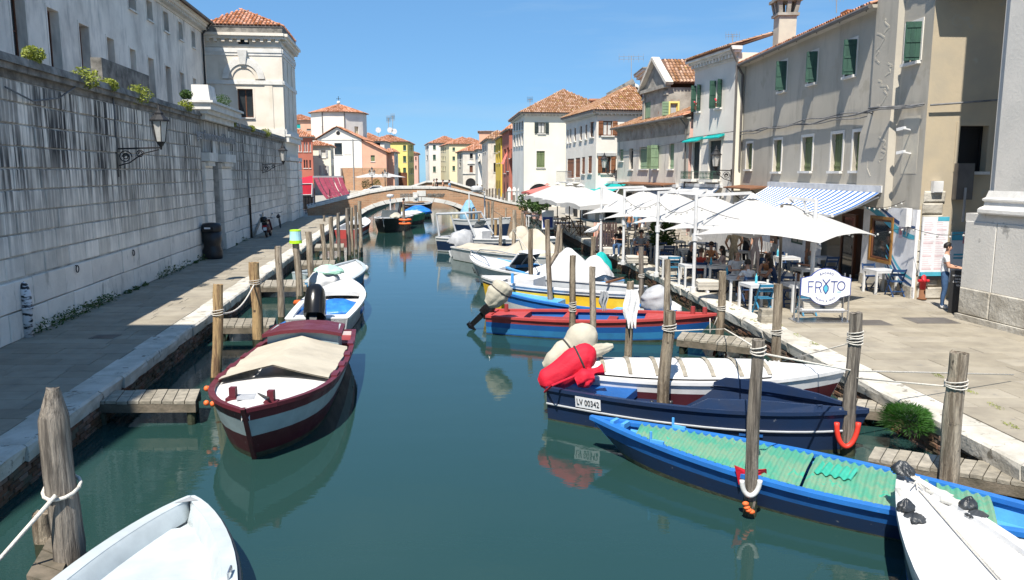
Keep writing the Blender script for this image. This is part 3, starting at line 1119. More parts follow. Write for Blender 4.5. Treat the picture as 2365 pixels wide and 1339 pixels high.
for nm,r0,r1,d0,d1,mt in(('arch_moulding',1.05,1.5,.005,.16,'istria_white'),('arch_moulding',.8,1.04,.005,.08,'tower_plaster')):
 mb=MB()
 n=18
 for i in range(n):
  t0,t1=PI*i/n,PI*(i+1)/n
  g=lambda r,t,d:TF.P(ca[0]+r*math.cos(t),ca[1]-.12+r*math.sin(t),d)
  mb.hexa([g(r0,t0,d0),g(r1,t0,d0),g(r1,t1,d0),g(r0,t1,d0)],[g(r0,t0,d1),g(r1,t0,d1),g(r1,t1,d1),g(r0,t1,d1)])
 mb.build(nm,mt,tow)
mb=MB()
mb.hexa([TF.P(ca[0]-.22,ca[1]+.9,0),TF.P(ca[0]+.22,ca[1]+.9,0),TF.P(ca[0]+.34,ca[1]+1.9,0),TF.P(ca[0]-.34,ca[1]+1.9,0)],[TF.P(ca[0]-.2,ca[1]+.9,.22),TF.P(ca[0]+.2,ca[1]+.9,.22),TF.P(ca[0]+.34,ca[1]+1.9,.34),TF.P(ca[0]-.34,ca[1]+1.9,.34)])
mb.build('keystone','istria_white',tow)
for s_ in(-1,1):
 mb=MB()
 fbox(mb,TF,ca[0]+s_*1.75-.28,ca[0]+s_*1.75+.28,7.4,ca[1]-.35,.004,.05)
 mb.build('lesene','tower_plaster',tow)
for u in(.4,2.6,5.0):
 mb=MB()
 fbox(mb,TS,u,u+1.6,7.5,zt-1.3,.004,.06)
 mb.build('panel','tower_plaster',tow)
mb=MB()
P4=[TL,TC,TR,TR+Vector((-8.5,.4))]
PP=off_poly(P4,.1)
mb.ext([V3(p,zt+.42)for p in PP],(0,0,.5))
mb.build('parapet','coping_old',tow)
hip_roof(tow,off_poly(P4,-.15),zt+1.0,1.75,.3,'roof_tile',.27,.45,sides=(0,1),single=140)
mb=MB()
mb.box(-19.5,-4,.5,-10.35,7.2,20.6)  # block added out of view, sized and placed to shade the near left pavement
tag(mb.build('shadow_house','palazzo_plaster',None,loc=(-12,0,.5)),'unseen plain house added beside the garden wall to shade the near left pavement','building')
#  RIGHT: HOUSES
GA,GB=Vector((12.0,23.3)),Vector((11.74,40.9))
gh=thing('grey_house','long grey plastered house with green shutters above the restaurant awning','building',(GA.x,GA.y,.6))
up=dict(style='ajar',sh='shutter_deep',frm='shutter_deep',sur='white_plaster',sill='istria_white',ang=(75,20),cols=1)
lo=dict(style='closed',sh='shutter_olive',frm='shutter_olive',sur='white_plaster',sill='istria_white',cols=1)
k=685/2184.
def cr6(*a):
 return(1680+a[0]*k,a[1]*k,1680+a[2]*k,a[3]*k)
gw=[(cr6(1318,180,1425,455),dict(up,ang=(80,10))),(cr6(875,305,950,555),up),(cr6(605,390,662,610),up),(cr6(386,460,436,668),up)]
gw+=[(cr6(*q),lo)for q in((140,1055,184,1245),(340,1030,398,1262),(548,1008,626,1258),(765,985,848,1258),(925,970,1005,1255))]
f0=Fac(GA,GB)
d0,d1=f0.uz(1995,600)[0],f0.uz(1900,600)[0]
GF=facade(gh,GA,GB,.5,9.62,'grey_plaster',gw,depth=.26,extra=[(d0,d1+.3,.5,3.1)])
TA=Vector((19.5,23.9))
tw=[(cr6(1700,925,1910,1262),dict(frm='window_black',sill='istria_white',cols=1,pane='window_black',sur='tan_plaster'))]
TNF=facade(gh,GA,TA,.5,9.75,'tan_plaster',tw,depth=.3)
shell(gh,[TA,TA+Vector((0,17)),GB],.5,9.62,'grey_plaster')
b0,b1=GF.uz(2035,60)[0],GF.uz(2088,60)[0]
mb=MB()
bl,bh=min(b0,b1),max(b0,b1)
BRE=bl
for z0,z1,w0,w1,dd0,dd1 in((3.2,5.6,.75,.75,.2,.2),(5.6,6.4,.75,.05,.2,.16),(6.4,12.5,.05,.05,.16,.16)):
 mb.hexa([GF.P(bl,z0,-.02),GF.P(bh+w0,z0,-.02),GF.P(bh+w0*.8,z0,dd0),GF.P(bl+.1,z0,dd0)],[GF.P(bl,z1,-.02),GF.P(bh+w1,z1,-.02),GF.P(bh+w1*.8,z1,dd1),GF.P(bl+.1,z1,dd1)])
mb.build('chimney_breast','grey_plaster',gh)
rnd.seed(5)
for j in range(11):
 u=rnd.uniform(bl+.2,bh+.2)
 z=4.2+j*.45
 pts=[]
 for i in range(6):
  pts.append(GF.P(u,z,.203 if z<5.55 else .163))
  u=min(max(u+rnd.uniform(-.28,.28),bl+.2),bh-.1)
  z+=rnd.uniform(.02,.16)
 mb=MB()
 for p,q in zip(pts,pts[1:]):
  if 5.5<p.z<6.45 or 5.5<q.z<6.45:
   continue
  mb.bar(p,q,.06,.008,V3(GF.n))
 if mb.v:
  mb.build('crack_repair','grey_patch',gh)
mb=MB()
z0=4.4
fbox(mb,GF,.35,1.25,4.3,6.0,-.02,.006)
mb.build('blind_window','grey_patch',gh)
e0,e1=GF.P(bh+.05,9.72,.34),GF.P(GF.L+.1,9.72,.34)
tiles(gh,e0,e1,e1+Vector((5.2,0,1.75)),e0+Vector((5.2,0,1.75)),'roof_tile',.2,.36,single=120)
mb=MB()
mb.hexa([GF.P(bh,9.6,-.02),GF.P(GF.L,9.6,-.02),GF.P(GF.L,9.72,-.02),GF.P(bh,9.72,-.02)],[GF.P(bh,9.6,.3),GF.P(GF.L,9.6,.3),GF.P(GF.L,9.7,.34),GF.P(bh,9.7,.34)])
mb.build('eaves','grey_plaster',gh)
mb=MB()
mb.tube([GF.P(bh,9.64,.4),GF.P(GF.L,9.64,.4)],.075,8)
for i in range(7):
 u=bh+.4+i*2.05
 mb.bar(GF.P(u,9.55,.32),GF.P(u,9.76,.5),.03,.03)
mb.tube([GF.P(GF.L-.1,9.6,.4),GF.P(GF.L-.05,9.2,.12),GF.P(GF.L-.05,4.6,.1)],.06,8)
mb.build('gutter','gutter',gh)
mb=MB()
fbox(mb,TNF,-.1,7.5,9.45,9.85,-.2,.75)
mb.build('eaves','plank_dark',gh)
tiles(gh,TNF.P(-.1,9.9,.8),TNF.P(7.5,9.9,.8),TNF.P(7.5,11.5,-4),TNF.P(-.1,11.5,-4),'roof_tile',.24,.4)
for i in range(9):
 vs,fs=block(TNF,.03+rnd.uniform(0,.1),.75+rnd.uniform(-.12,.1),.6+i*.36,.93+i*.36,-.05,.05+rnd.uniform(-.02,.02),.03,.03)
 mk('quoin',vs,fs,'church_base',gh)
def chimney(px,Y,w_,zb,zt,label,mat='grey_patch',crown=True):
 p=XY(px,Y)
 c=thing('chimney',label,'chimney',(p.x,p.y,zb))
 mb=MB()
 mb.box(p.x-w_/2,p.y-w_/2,zb,p.x+w_/2,p.y+w_/2,zt-.9)
 mb.build('stack',mat,c)
 if crown:
  for s_ in((-1,-1),(1,-1),(-1,1),(1,1),(0,-1.05),(0,1.05),(-1.05,0),(1.05,0)):
   mb=MB()
   x,y=p.x+s_[0]*w_*.42,p.y+s_[1]*w_*.42
   mb.hexa([(x-.09,y-.09,zt-.9),(x+.09,y-.09,zt-.9),(x+.09,y+.09,zt-.9),(x-.09,y+.09,zt-.9)],[(x-.1+s_[0]*.1,y-.1+s_[1]*.1,zt-.3),(x+.1+s_[0]*.1,y-.1+s_[1]*.1,zt-.3),(x+.1+s_[0]*.1,y+.1+s_[1]*.1,zt-.3),(x-.1+s_[0]*.1,y+.1+s_[1]*.1,zt-.3)])
   mb.build('pier','old_plaster',c)
  for zz,e in((zt-.98,.1),(zt-.3,.22),(zt-.1,.1)):
   mb=MB()
   h=w_/2+e
   mb.box(p.x-h,p.y-h,zz,p.x+h,p.y+h,zz+.13)
   mb.build('collar','old_plaster',c)
 else:
  mb=MB()
  h=w_/2+.12
  mb.box(p.x-h,p.y-h,zt-.9,p.x+h,p.y+h,zt-.75)
  mb.box(p.x-h*.7,p.y-h*.7,zt-.75,p.x+h*.7,p.y+h*.7,zt-.4)
  mb.box(p.x-h,p.y-h,zt-.4,p.x+h,p.y+h,zt-.25)
  mb.build('cap','tile_single',c)
 return c
chimney(1796,40.5,.85,9.4,ZH(-4,40.5)+.1,'tall rendered chimney with brick crown above the grey house roof')
chimney(1945,33.,.42,9.9,ZH(22,33.)+.2,'short slatted metal chimney on the grey house roof','metal_grey',False)
NA=Vector((11.42,40.95))
NB=NA+Vector((-.19,1)).normalized()*5.35
nh=thing('narrow_white_house','narrow white house with open green shutters and two balcony doors','building',(NA.x,NA.y,.6))
k5=560/2205.
def cr5(*a):
 return(1170+a[0]*k5,130+a[1]*k5,1170+a[2]*k5,130+a[3]*k5)
sg=dict(style='ajar',sh='shutter_deep',frm='shutter_deep',sur=None,ang=(115,100),cols=2,pane='window_black')
bd=dict(style='closed',sh='shutter_dark',frm='shutter_dark',sur='white_plaster',sill='istria_white',cols=2)
wn_=[(cr5(1728,262,1765,500),sg),(cr5(1908,215,1958,468),sg),(cr5(1692,778,1756,1112),bd),(cr5(1838,765,1948,1116),bd)]
NF=facade(nh,NA,NB,.5,10.3,'white_plaster',wn_,depth=.22)
ND=NA+Vector((8,.6))
facade(nh,NA,ND,.5,10.3,'cream_plaster',[],depth=.2)
shell(nh,[ND,NB+Vector((8,.6)),NB],.5,10.3,'white_plaster')
cornice(nh,NF,0,NF.L,10.0,'istria_white',((0,.1,.05),(.3,.42,.34),(.42,.6,.5)),(.36,.16,.3,.1,.28))
q0,q1=NF.P(-.1,10.62,.55),NF.P(NF.L+.1,10.62,.55)
tiles(nh,q0,q1,q1+Vector((2.6,.4,.75)),q0+Vector((2.6,.4,.75)),'roof_tile_old',.2,.36)
mb=MB()
mb.tube([NF.P(-.2,10.5,.55),NF.P(-.12,9.8,.15),NF.P(-.12,3.4,.12)],.06,8)
mb.build('downpipe','gutter',nh)
for q in((1640,1045,1742,1112),(1812,1048,1934,1116)):
 r=NF.rect(*cr5(*q))
 bal=MB()
 fbox(bal,NF,r[0]-.05,r[1]+.05,r[2]-.16,r[2]-.02,0,.42)
 b_=bal.build('balcony','istria_white',nh)
 mb=MB()
 a,b2,c,d=r
 for zz in(c,d):
  mb.bar(NF.P(a,zz,.38),NF.P(b2,zz,.38),.035,.03)
 n=9
 for i in range(n+1):
  u=a+(b2-a)*i/n
  mb.bar(NF.P(u,c,.38),NF.P(u,d,.38),.018,.018)
  if i<n:
   pts=[NF.P(u+(b2-a)/n*(.5+.42*math.cos(t)),(c+d)/2+.16*math.sin(t),.38)for t in[2*PI*j/8 for j in range(9)]]
   mb.tube(pts,.012,4,False)
 for u in(a,b2):
  mb.bar(NF.P(u,d,.38),NF.P(u,d,0),.03,.03)
 mb.build('railing','shutter_deep',b_)
for q in((1652,735,1790,790),(1840,708,1985,760)):
 r=NF.rect(*cr5(*q))
 mb=MB()
 mb.hexa([NF.P(r[0],r[3]-.1,.02),NF.P(r[1],r[3]-.1,.02),NF.P(r[1],r[3],.02),NF.P(r[0],r[3],.02)],[NF.P(r[0],r[2]+.06,.4),NF.P(r[1],r[2]+.06,.4),NF.P(r[1],r[2]+.12,.4),NF.P(r[0],r[2]+.12,.4)])
 mb.build('rolled_awning','canvas_teal',nh)
for q in((1742,470),(1933,440)):
 u,z=NF.uz(1170+q[0]*k5,130+q[1]*k5)
 p=NF.P(u,z-.1,.12)
 fp=thing('geranium','red potted geranium on the window sill, %s of the two'%('farther' if q[0]<1800 else 'nearer'),'plant',p,'window sill geraniums')
 mb=MB()
 mb.lathe([(.09,0),(.13,.2)],p,8)
 mb.build('pot','roof_base',fp)
 mb=MB()
 leaf_mass(mb,p+Vector((0,0,.28)),(.16,.16,.12),60,.05)
 mb.build('foliage','leaf',fp)
 mb=MB()
 for i in range(7):
  mb.ball(p+Vector((rnd.uniform(-.14,.14),rnd.uniform(-.14,.05),.34+rnd.uniform(-.05,.12))),.05,6,4)
 mb.build('flowers','flower',fp)
SA=Vector((10.25,46.4))
SB=SA+Vector((-.178,1)).normalized()*13.6
sh_=thing('shabby_house','shabby pale house with pale green shutters and a pedimented dormer storey','building',(SA.x,SA.y,.6))
ao=dict(style='ajar',sh='shutter_green',frm='shutter_green',ang=(100,60),cols=2,pane='window_black')
cl=dict(style='closed',sh='shutter_green',frm='shutter_green',cols=2)
dk=dict(frm='shutter_dark',cols=1,pane='window_black')
wn_=[(cr5(1024,845,1062,950),cl),(cr5(1114,838,1150,1026),dk),(cr5(1205,825,1288,1022),cl),(cr5(1330,808,1385,1022),ao),(cr5(1475,795,1522,1022),cl)]
zs=Fac(SA,SB).uz(1170+1300*k5,130+700*k5)[1]
SF=facade(sh_,SA,SB,.5,7.35,'pale_plaster',wn_,depth=.24)
SD=SA+Vector((9,.5))
facade(sh_,SA,SD,.5,7.35,'pink_plaster',[],depth=.2)
shell(sh_,[SD,SB+Vector((9,.5)),SB],.5,7.35,'pale_plaster')
mb=MB()
fbox(mb,SF,-.02,SF.L,6.55,7.3,-.02,.03)
mb.build('frieze','old_plaster',sh_)
cornice(sh_,SF,0,SF.L,7.3,'old_plaster',((0,.1,.1),(.1,.2,.22)))
q0,q1=SF.P(-.15,7.55,.45),SF.P(SF.L+.15,7.55,.45)
tiles(sh_,q0,q1,q1+Vector((5.2,.6,1.95)),q0+Vector((5.2,.6,1.95)),'roof_tile_old',.2,.36,single=100)
mb=MB()
mb.tube([SF.P(-.2,7.5,.5),SF.P(SF.L+.2,7.5,.5)],.07,8)
mb.tube([SF.P(.25,7.45,.5),SF.P(.25,7.0,.12),SF.P(.25,3.2,.1)],.05,6)
mb.build('gutter','gutter',sh_)
D0=SF.uz(1170+1405*k5,300)[0]
D1=SF.uz(1170+1190*k5,300)[0]
da,db=min(D0,D1)-.4,max(D0,D1)-.4
DA,DB=SF.P(da,0,-.25),SF.P(db,0,-.25)
df=Fac(DA,DB)
zt=df.uz(1170+1300*k5,130+330*k5)[1]
zb=7.4
facade(sh_,DA,DB,zb,zt,'old_plaster',[(cr5(1232,420,1308,580),cl)],depth=.15)
DC=DA+Vector((6.5,.4,0))
ds=Fac(DA,DC)
facade(sh_,DA,DC,zb,zt,'old_plaster',[(cr5(1488,425,1555,535),dict(frm='paint_yellow',cols=1,sur='yellow_plaster',pane='shutter_grey'))],depth=.15)
zs0=ds.uz(1170+1440*k5,130+475*k5)
mb=MB()
r=ds.rect(*cr5(1414,412,1472,540))
fbox(mb,ds,r[0],r[1],r[2],r[3],.01,.06)
for i in range(5):
 z=r[2]+(r[3]-r[2])*(i+.5)/5
 fbox(mb,ds,r[0]+.03,r[1]-.03,z-.04,z+.06,.06,.08)
mb.build('shutter','shutter_green',sh_)
for i,(a,b_)in enumerate(((0.,.4),(df.L-.4,df.L))):
 mb=MB()
 fbox(mb,df,a,b_,zb,zt-.2,.002,.08)
 fbox(mb,df,a-.05,b_+.05,zt-.45,zt-.2,.004,.14)
 mb.build('pilaster','old_plaster',sh_)
mb=MB()
fbox(mb,df,-.15,df.L+.15,zt,zt+.22,-.1,.25)
mb.build('dormer_cornice','old_plaster',sh_)
apx=zt+.25+1.75
mb=MB()
pm_=[df.P(-.2,zt+.22,.02),df.P(df.L+.2,zt+.22,.02),df.P(df.L/2,apx-.1,.02)]
mb.ext(pm_,V3(df.n*-.3))
mb.build('pediment','old_plaster',sh_)
for a,nm in((-.35,0),(df.L+.35,1)):
 mb=MB()
 p,q=df.P(a,zt+.22,0),df.P(df.L/2,apx+.06,0)
 mb.bar(p+V3(df.n*.08),q+V3(df.n*.08),.5,.2,(0,0,1))
 mb.build('raking_cornice','pale_plaster',sh_)
for a in(-.3,df.L+.3):
 p0=df.P(a,zt+.3,-.3)
 p1=p0+Vector((6.2,.4,0))
 t0=df.P(df.L/2,apx,-.3)
 t1=t0+Vector((6.2,.4,0))
 tiles(sh_,p0,p1,t1,t0,'roof_tile_old',.22,.38)
bk=XY(1490,62)
ab=thing('attic_block','white church attic with heavy cornice rising behind the pedimented dormer','building',(bk.x,62,8))
mb=MB()
x0,x1=XY(1492,62).x,XY(1640,62).x
z0,z1=8.,ZH(160,62)
mb.box(x0,62,z0,x1,66,z1-.35)
mb.build('wall','white_plaster',ab)
mb=MB()
mb.box(x0-.3,61.6,z1-.347,x1,66,z1-.15)
mb.box(x0-.5,61.4,z1-.147,x1,66,z1)
mb.box(x0-.1,61.8,z1-1.2,x1,66,z1-1.05)
mb.build('cornice','istria_white',ab)
mb=MB()
mb.box(x0-.55,61.3,z1+.002,x1,66,z1+.1)
mb.build('lead_cap','coping_old',ab)
HA=XY(1376,61.5)
HB=HA+Vector((-.185,1)).normalized()*9.4
HD=XY(1600,63.2)
hh=thing('white_house','white two-storey house with open brown shutters and tiled hip roof','building',(HA.x,HA.y,.6))
bo=dict(style='open',sh='shutter_brown',frm='frame_brown',cols=2,pane='curtain',over=.15)
bc=dict(style='closed',sh='shutter_brown',frm='frame_brown')
bp_=dict(frm='frame_brown',cols=1,pane='glass_dark')
hz1=ZH(258,61.5)
wf_=[(cr5(758,595,795,735),bp_),(cr5(715,620,732,750),bp_),(cr5(665,635,684,760),bp_),(cr5(613,650,630,770),bp_),(cr5(575,660,588,780),bp_),(cr5(550,668,562,785),bp_),(cr5(742,905,775,1062),bc),(cr5(684,915,712,1068),bc),(cr5(626,922,668,1100),bc),(cr5(552,930,612,1105),bc)]
HF=facade(hh,HA,HB,.5,hz1,'white_plaster',wf_,depth=.16)
wsd=[(cr5(876,587,962,720),bo),(cr5(868,910,948,1062),dict(bo,pane='glass_dark')),(cr5(1160,588,1195,640),bp_)]
HS=facade(hh,HA,HD,.5,hz1,'white_plaster',wsd,depth=.16)
shell(hh,[HD,HB+(HD-HA),HB],.5,hz1,'white_plaster')
for f in(HF,HS):
 cornice(hh,f,0,f.L,hz1-.35,'white_plaster',((0,.08,.05),(.22,.36,.3)),(.32,.13,.24,.1,.22))
hip_roof(hh,[HA,HD,HB+(HD-HA),HB],hz1+.14,2.3,.4,'roof_tile_old',.19,.36,sides=(0,3))
mb=MB()
r=HF.rect(*cr5(530,1045,665,1140))
fbox(mb,HF,r[0],r[1],r[2]-.12,r[2],0,.8)
bl_=mb.build('balcony','istria_white',hh)
mb=MB()
mb.bar(HF.P(r[0],r[3],.75),HF.P(r[1],r[3],.75),.05,.05)
for i in range(14):
 u=r[0]+(r[1]-r[0])*i/13
 mb.bar(HF.P(u,r[2],.75),HF.P(u,r[3],.75),.03,.03)
mb.build('railing','metal_grey',bl_)
mb=MB()
fbox(mb,HS,.05,HS.rect(*cr5(835,875,995,905))[1],HS.rect(*cr5(835,878,995,905))[2],HS.rect(*cr5(835,878,995,905))[3],0,.12)
mb.build('hood','shutter_grey',hh)
for px,py in((1443,232),):
 pass
chimney(1372,70,.9,hz1,ZH(222,70),'white chimney with tiled cap between the two hipped roofs','white_plaster',False)
wg=thing('white_gable','plain white gable wall standing behind the house with brown shutters','building',V3(XY(1440,75),8))
mb=MB()
P=[Yp(1405,262,75),Yp(1405,222,75),Yp(1462,190,75),Yp(1475,196,75),Yp(1475,262,75)]
mb.ext(P,(0,4,0))
mb.build('wall','white_plaster',wg)
mb=MB()
mb.bar(Yp(1403,221,74.9),Yp(1464,187,74.9),.5,.25,(0,1,0))
mb.build('coping','coping_old',wg)
CA=XY(1210,86)
CB=XY(1183.5,100)
CD=XY(1420,88)
cp=thing('cream_palazzo','cream three-storey corner palazzo with arched doorway and large tiled hip roof','building',(CA.x,CA.y,.6))
cz=ZH(262,86)
ws_=[(cr5(285,600,350,700),dict(style='open',sh='shutter_dark',frm='shutter_dark',pane='curtain')),(cr5(272,860,347,1010),dict(style='closed',sh='shutter_olive',frm='shutter_olive',sur='white_plaster'))]
CS=facade(cp,CA,CD,.5,cz,'cream_plaster',ws_,depth=.2)
wq=[]
for i in range(4):
 a=1186.2+i*6
 for y0,y1 in((284,302),(312,338)):
  wq.append(((a,y0-i*1.5,a+3.4,y1-i),dict(frm='shutter_dark',cols=1,pane='window_black')))
CF=facade(cp,CA,CB,.5,cz,'white_plaster',wq,depth=.2)
shell(cp,[CD,CB+(CD-CA),CB],.5,cz,'cream_plaster')
for f in(CF,CS):
 cornice(cp,f,0,f.L,cz-.3,'white_plaster',((0,.1,.06),(.2,.34,.28)),(.4,.16,.22,.08,.2))
hip_roof(cp,[CA,CD,CB+(CD-CA),CB],cz+.12,3.0,.5,'roof_tile_old',.21,.4,sides=(0,3))
c_=CS.uz(1246,446)
mb=MB()
n=14
rad=1.35
pts=[CS.P(c_[0]-rad,.6,.02),*[CS.P(c_[0]-rad*math.cos(PI*i/n),1.75+rad*math.sin(PI*i/n),.02)for i in range(n+1)],CS.P(c_[0]+rad,.6,.02)]
mb.add(pts,[tuple(range(len(pts)))])
mb.build('doorway','window_black',cp)
mb=MB()
g=lambda r,i:CS.P(c_[0]-r*math.cos(PI*i/n),1.75+r*math.sin(PI*i/n),.02)
for i in range(n):
 mb.hexa([g(rad,i),g(rad+.25,i),g(rad+.25,i+1),g(rad,i+1)],[p+V3(CS.n*.06)for p in(g(rad,i),g(rad+.25,i),g(rad+.25,i+1),g(rad,i+1))])
mb.build('arch','istria_white',cp)
#  church flank on the right
ch=thing('church','grey stone church flank with pilaster and moulded base at the right','church',(11.65,20.2,.6))
cd_=Vector((.155,-1)).normalized()
c0=Vector((11.66,20.15))
CFa=Fac(c0,c0+cd_*12)
if CFa.n.x>0:
 CFa.n=-CFa.n
cback=c0+cd_*-.55-CFa.n*.22
def cbox(mb,a,b_,z0,z1,d):
 fbox(mb,CFa,a,b_,z0,z1,-6,d)
mb=MB()
fbox(mb,CFa,.5,.8,3.3,16,-6,-.1)
mb.build('corner','church_stone',ch)
mb=MB();fbox(mb,CFa,-.12,-.005,.5,.98,-6,-.02);fbox(mb,CFa,-.1,-.004,.982,2.55,-6,-.05);mb.build('corner_base','church_base',ch)
mb=MB();cbox(mb,0,11,.5,.74,.2);mb.build('step','church_base',ch)
for i,(a,b_)in enumerate(((0,1.06),(1.07,2.6),(2.61,4.5))):
 vs,fs=block(CFa,a+.01,b_-.003,.745,1.42,-3,.13,.03,.01)
 mk('base_stone',vs,fs,'church_base',ch)
 vs,fs=block(CFa,a+.012,b_-.003,1.425,3.12,-3,.1,.012)
 mk('dado_stone',vs,fs,'church_stone',ch)
mb=MB()
cbox(mb,-.02,9,3.122,3.32,.08)
mb.build('plinth_cap','church_stone',ch)
mb=MB()
pa,pb=.8,2.5
rows=[]
for z,d in((3.325,.17),(3.36,.19),(3.44,.19),(3.48,.16),(3.52,.1),(3.62,.09),(3.66,.13),(3.7,.13),(3.73,.08),(3.9,.04)):
 rows.append([CFa.P(pa-.12-d,z,-1),CFa.P(pa-.12-d,z,d),CFa.P(pb+d,z,d),CFa.P(pb+d,z,-.5)])
mb.grid(rows)
rows=[]
for z,d in((3.325,.06),(3.44,.08),(3.52,.0),(3.66,.03),(3.73,-.02),(3.9,-.05)):
 rows.append([CFa.P(pb,z,d),CFa.P(9,z,d)])
mb.grid(rows)
mb.build('base_moulding','istria_white',ch)
mb=MB()
fbox(mb,CFa,pa,pb,3.88,16,-5,.04)
mb.build('pilaster','church_stone',ch)
mb=MB()
fbox(mb,CFa,pb,9,3.3,16,-5,-.08)
mb.build('wall','tower_plaster',ch)
#  BRICK BRIDGE
BA,BB=Vector((-17.9,69.3)),Vector((1.4,74.6))
BF=Fac(BA,BB)
br=thing('brick_bridge','brick footbridge with white stone arch and coping across the canal','bridge',(BA.x,BA.y,.6))
def bu(px,py):
 return BF.uz(px,py)
top=[bu(*p)for p in((716,478),(780,461),(850,443),(915,432),(1030,432),(1100,448),(1165,464),(1200,474))]
top[0]=(0,top[0][1])
top[-1]=(BF.L,top[-1][1])
ac=bu(973,463)
asL,asR=bu(822,512)[0],bu(1092,512)[0]
hw=(asR-asL)/2
cu_=(asL+asR)/2
def arch_z(u,zc=ac[1]):
 t=(u-cu_)/hw
 return max(-.3,-.2+(zc+.2)*math.sqrt(max(0,1-abs(t)**2.0)))if abs(t)<1 else-.3
def top_z(u):
 for a,b_ in zip(top,top[1:]):
  if a[0]<=u<=b_[0]+1e-6:
   return a[1]+(b_[1]-a[1])*(u-a[0])/(b_[0]-a[0])
 return top[-1][1]
us=sorted({0,BF.L,asL,asR,*[t[0]for t in top],*[asL+(asR-asL)*i/40 for i in range(41)]})
TH=4.2
mb=MB()
for u0,u1 in zip(us,us[1:]):
 for d in(0,-TH):
  mb.quad(BF.P(u0,arch_z(u0),d),BF.P(u1,arch_z(u1),d),BF.P(u1,top_z(u1)-.12,d),BF.P(u0,top_z(u0)-.12,d))
 for d in(-.35,-TH+.35):
  mb.quad(BF.P(u0,top_z(u0)-1.1,d),BF.P(u1,top_z(u1)-1.1,d),BF.P(u1,top_z(u1)-.12,d),BF.P(u0,top_z(u0)-.12,d))
 if asL-.01<=u0 and u1<=asR+.01:
  mb.quad(BF.P(u0,arch_z(u0),0),BF.P(u1,arch_z(u1),0),BF.P(u1,arch_z(u1),-TH),BF.P(u0,arch_z(u0),-TH))
mb.build('spandrel','bridge_brick',br)
mb=MB()
for u0,u1 in zip(us,us[1:]):
 mb.quad(BF.P(u0,top_z(u0)-1.0,-.3),BF.P(u1,top_z(u1)-1.0,-.3),BF.P(u1,top_z(u1)-1.0,-TH+.3),BF.P(u0,top_z(u0)-1.0,-TH+.3))
mb.build('deck','slab',br)
nst=26
for d0,d1 in((.07,-.42),(-TH+.42,-TH-.07)):
 for i in range(nst):
  u0,u1=BF.L*i/nst+.01,BF.L*(i+1)/nst-.01
  mb=MB()
  mb.hexa([BF.P(u0,top_z(u0)-.14,d0),BF.P(u1,top_z(u1)-.14,d0),BF.P(u1,top_z(u1)-.14,d1),BF.P(u0,top_z(u0)-.14,d1)],[BF.P(u0,top_z(u0)+.06,d0),BF.P(u1,top_z(u1)+.06,d0),BF.P(u1,top_z(u1)+.06,d1),BF.P(u0,top_z(u0)+.06,d1)])
  mb.build('coping_stone','istria_white',br)
nv=15
for i in range(nv):
 t0,t1=PI*(i+.02)/nv,PI*(i+.98)/nv
 g=lambda k,t,d:BF.P(cu_-(hw+k)*math.cos(t),-.2+(ac[1]+.2+k*.8)*math.sin(t),d)
 mb=MB()
 mb.hexa([g(-.03,t0,-.3),g(.42,t0,-.3),g(.42,t1,-.3),g(-.03,t1,-.3)],[g(-.03,t0,.05),g(.42,t0,.05),g(.42,t1,.05),g(-.03,t1,.05)])
 mb.build('arch_stone','istria_white',br)
kz=ac[1]
mb=MB()
fbox(mb,BF,cu_-.22,cu_+.22,kz-.1,kz+.75,.052,.2)
mb.build('keystone','istria_white',br)
mb=MB()
mb.ball(BF.P(cu_,kz+.3,.22),(.17,.1,.2),8,6)
mb.build('carved_head','istria_white',br)
r=BF.rect(963,440,983,453)
mb=MB()
fbox(mb,BF,r[0],r[1],r[2],r[3],.003,.08)
mb.build('plaque','istria_white',br)
rnd.seed(3)
for a,b_ in((924,961),(985,1027)):
 for row in range(2):
  mb=MB()
  u0,z0=bu(a,449+row*4.5)
  u1,_=bu(b_,449)
  u=u0
  while u<u1-.1:
   l=rnd.uniform(.08,.17)
   fbox(mb,BF,u,u+l*.35,z0-.07,z0+.09,.003,.05)
   fbox(mb,BF,u+l*.35,u+l*.8,z0+rnd.choice((-.06,.0,.05)),z0+rnd.choice((.03,.08))+.02,.003,.045)
   u+=l
  mb.build('inscription','coping_old',br)
fe=thing('iron_fence','black iron fence under the red awning beside the bridge','fence',(-20.5,71,.6))
for i in range(14):
 mb=MB()
 x=-21.3+i*.27
 mb.bar((x,71.2+.02*i,.6),(x,71.2+.02*i,2.2),.05,.05)
 mb.build('bar','iron',fe)
for z in(.95,2.1):
 mb=MB()
 mb.bar((-21.4,71.2,z),(-17.8,71.45,z),.05,.05)
 mb.build('rail','iron',fe)
kk=thing('red_awning','bright red market stall awning with white piping beside the bridge','awning',V3(XY(710,77),.6))
P=lambda x,y,Y:Yp(x,y,Y)
a,b_,c,d=P(660,424,76),P(723,412,76),P(723,422,75.6),P(660,440,75.6)
mb=MB();mb.hexa([P(660,418,79),P(722,405,79),P(722,423,76),P(660,436,76)],[p-Vector((0,0,.06))for p in(P(660,418,79),P(722,405,79),P(722,423,76),P(660,436,76))])
mb.build('canopy','awning_red',kk)
mb=MB();mb.hexa([P(660,426,76),P(721,424,76),P(719,449,75.9),P(660,450,75.9)],[p-Vector((0,-.05,0))for p in(P(660,426,76),P(721,424,76),P(719,449,75.9),P(660,450,75.9))])
mb.build('valance','awning_red',kk)
mb=MB();mb.bar(P(660,425,75.95),P(722,423.5,75.95),.06,.06);mb.bar(P(660,450,75.85),P(720,449,75.85),.06,.06);mb.bar(P(721,424,75.95),P(720,456,75.9),.08,.08);mb.build('piping','paint_white',kk)
for px in(690,722):
 mb=MB();q=XY(px,77);mb.bar(V3(q,.6),V3(q,3.2),.07,.07);mb.build('post','paint_white',kk)
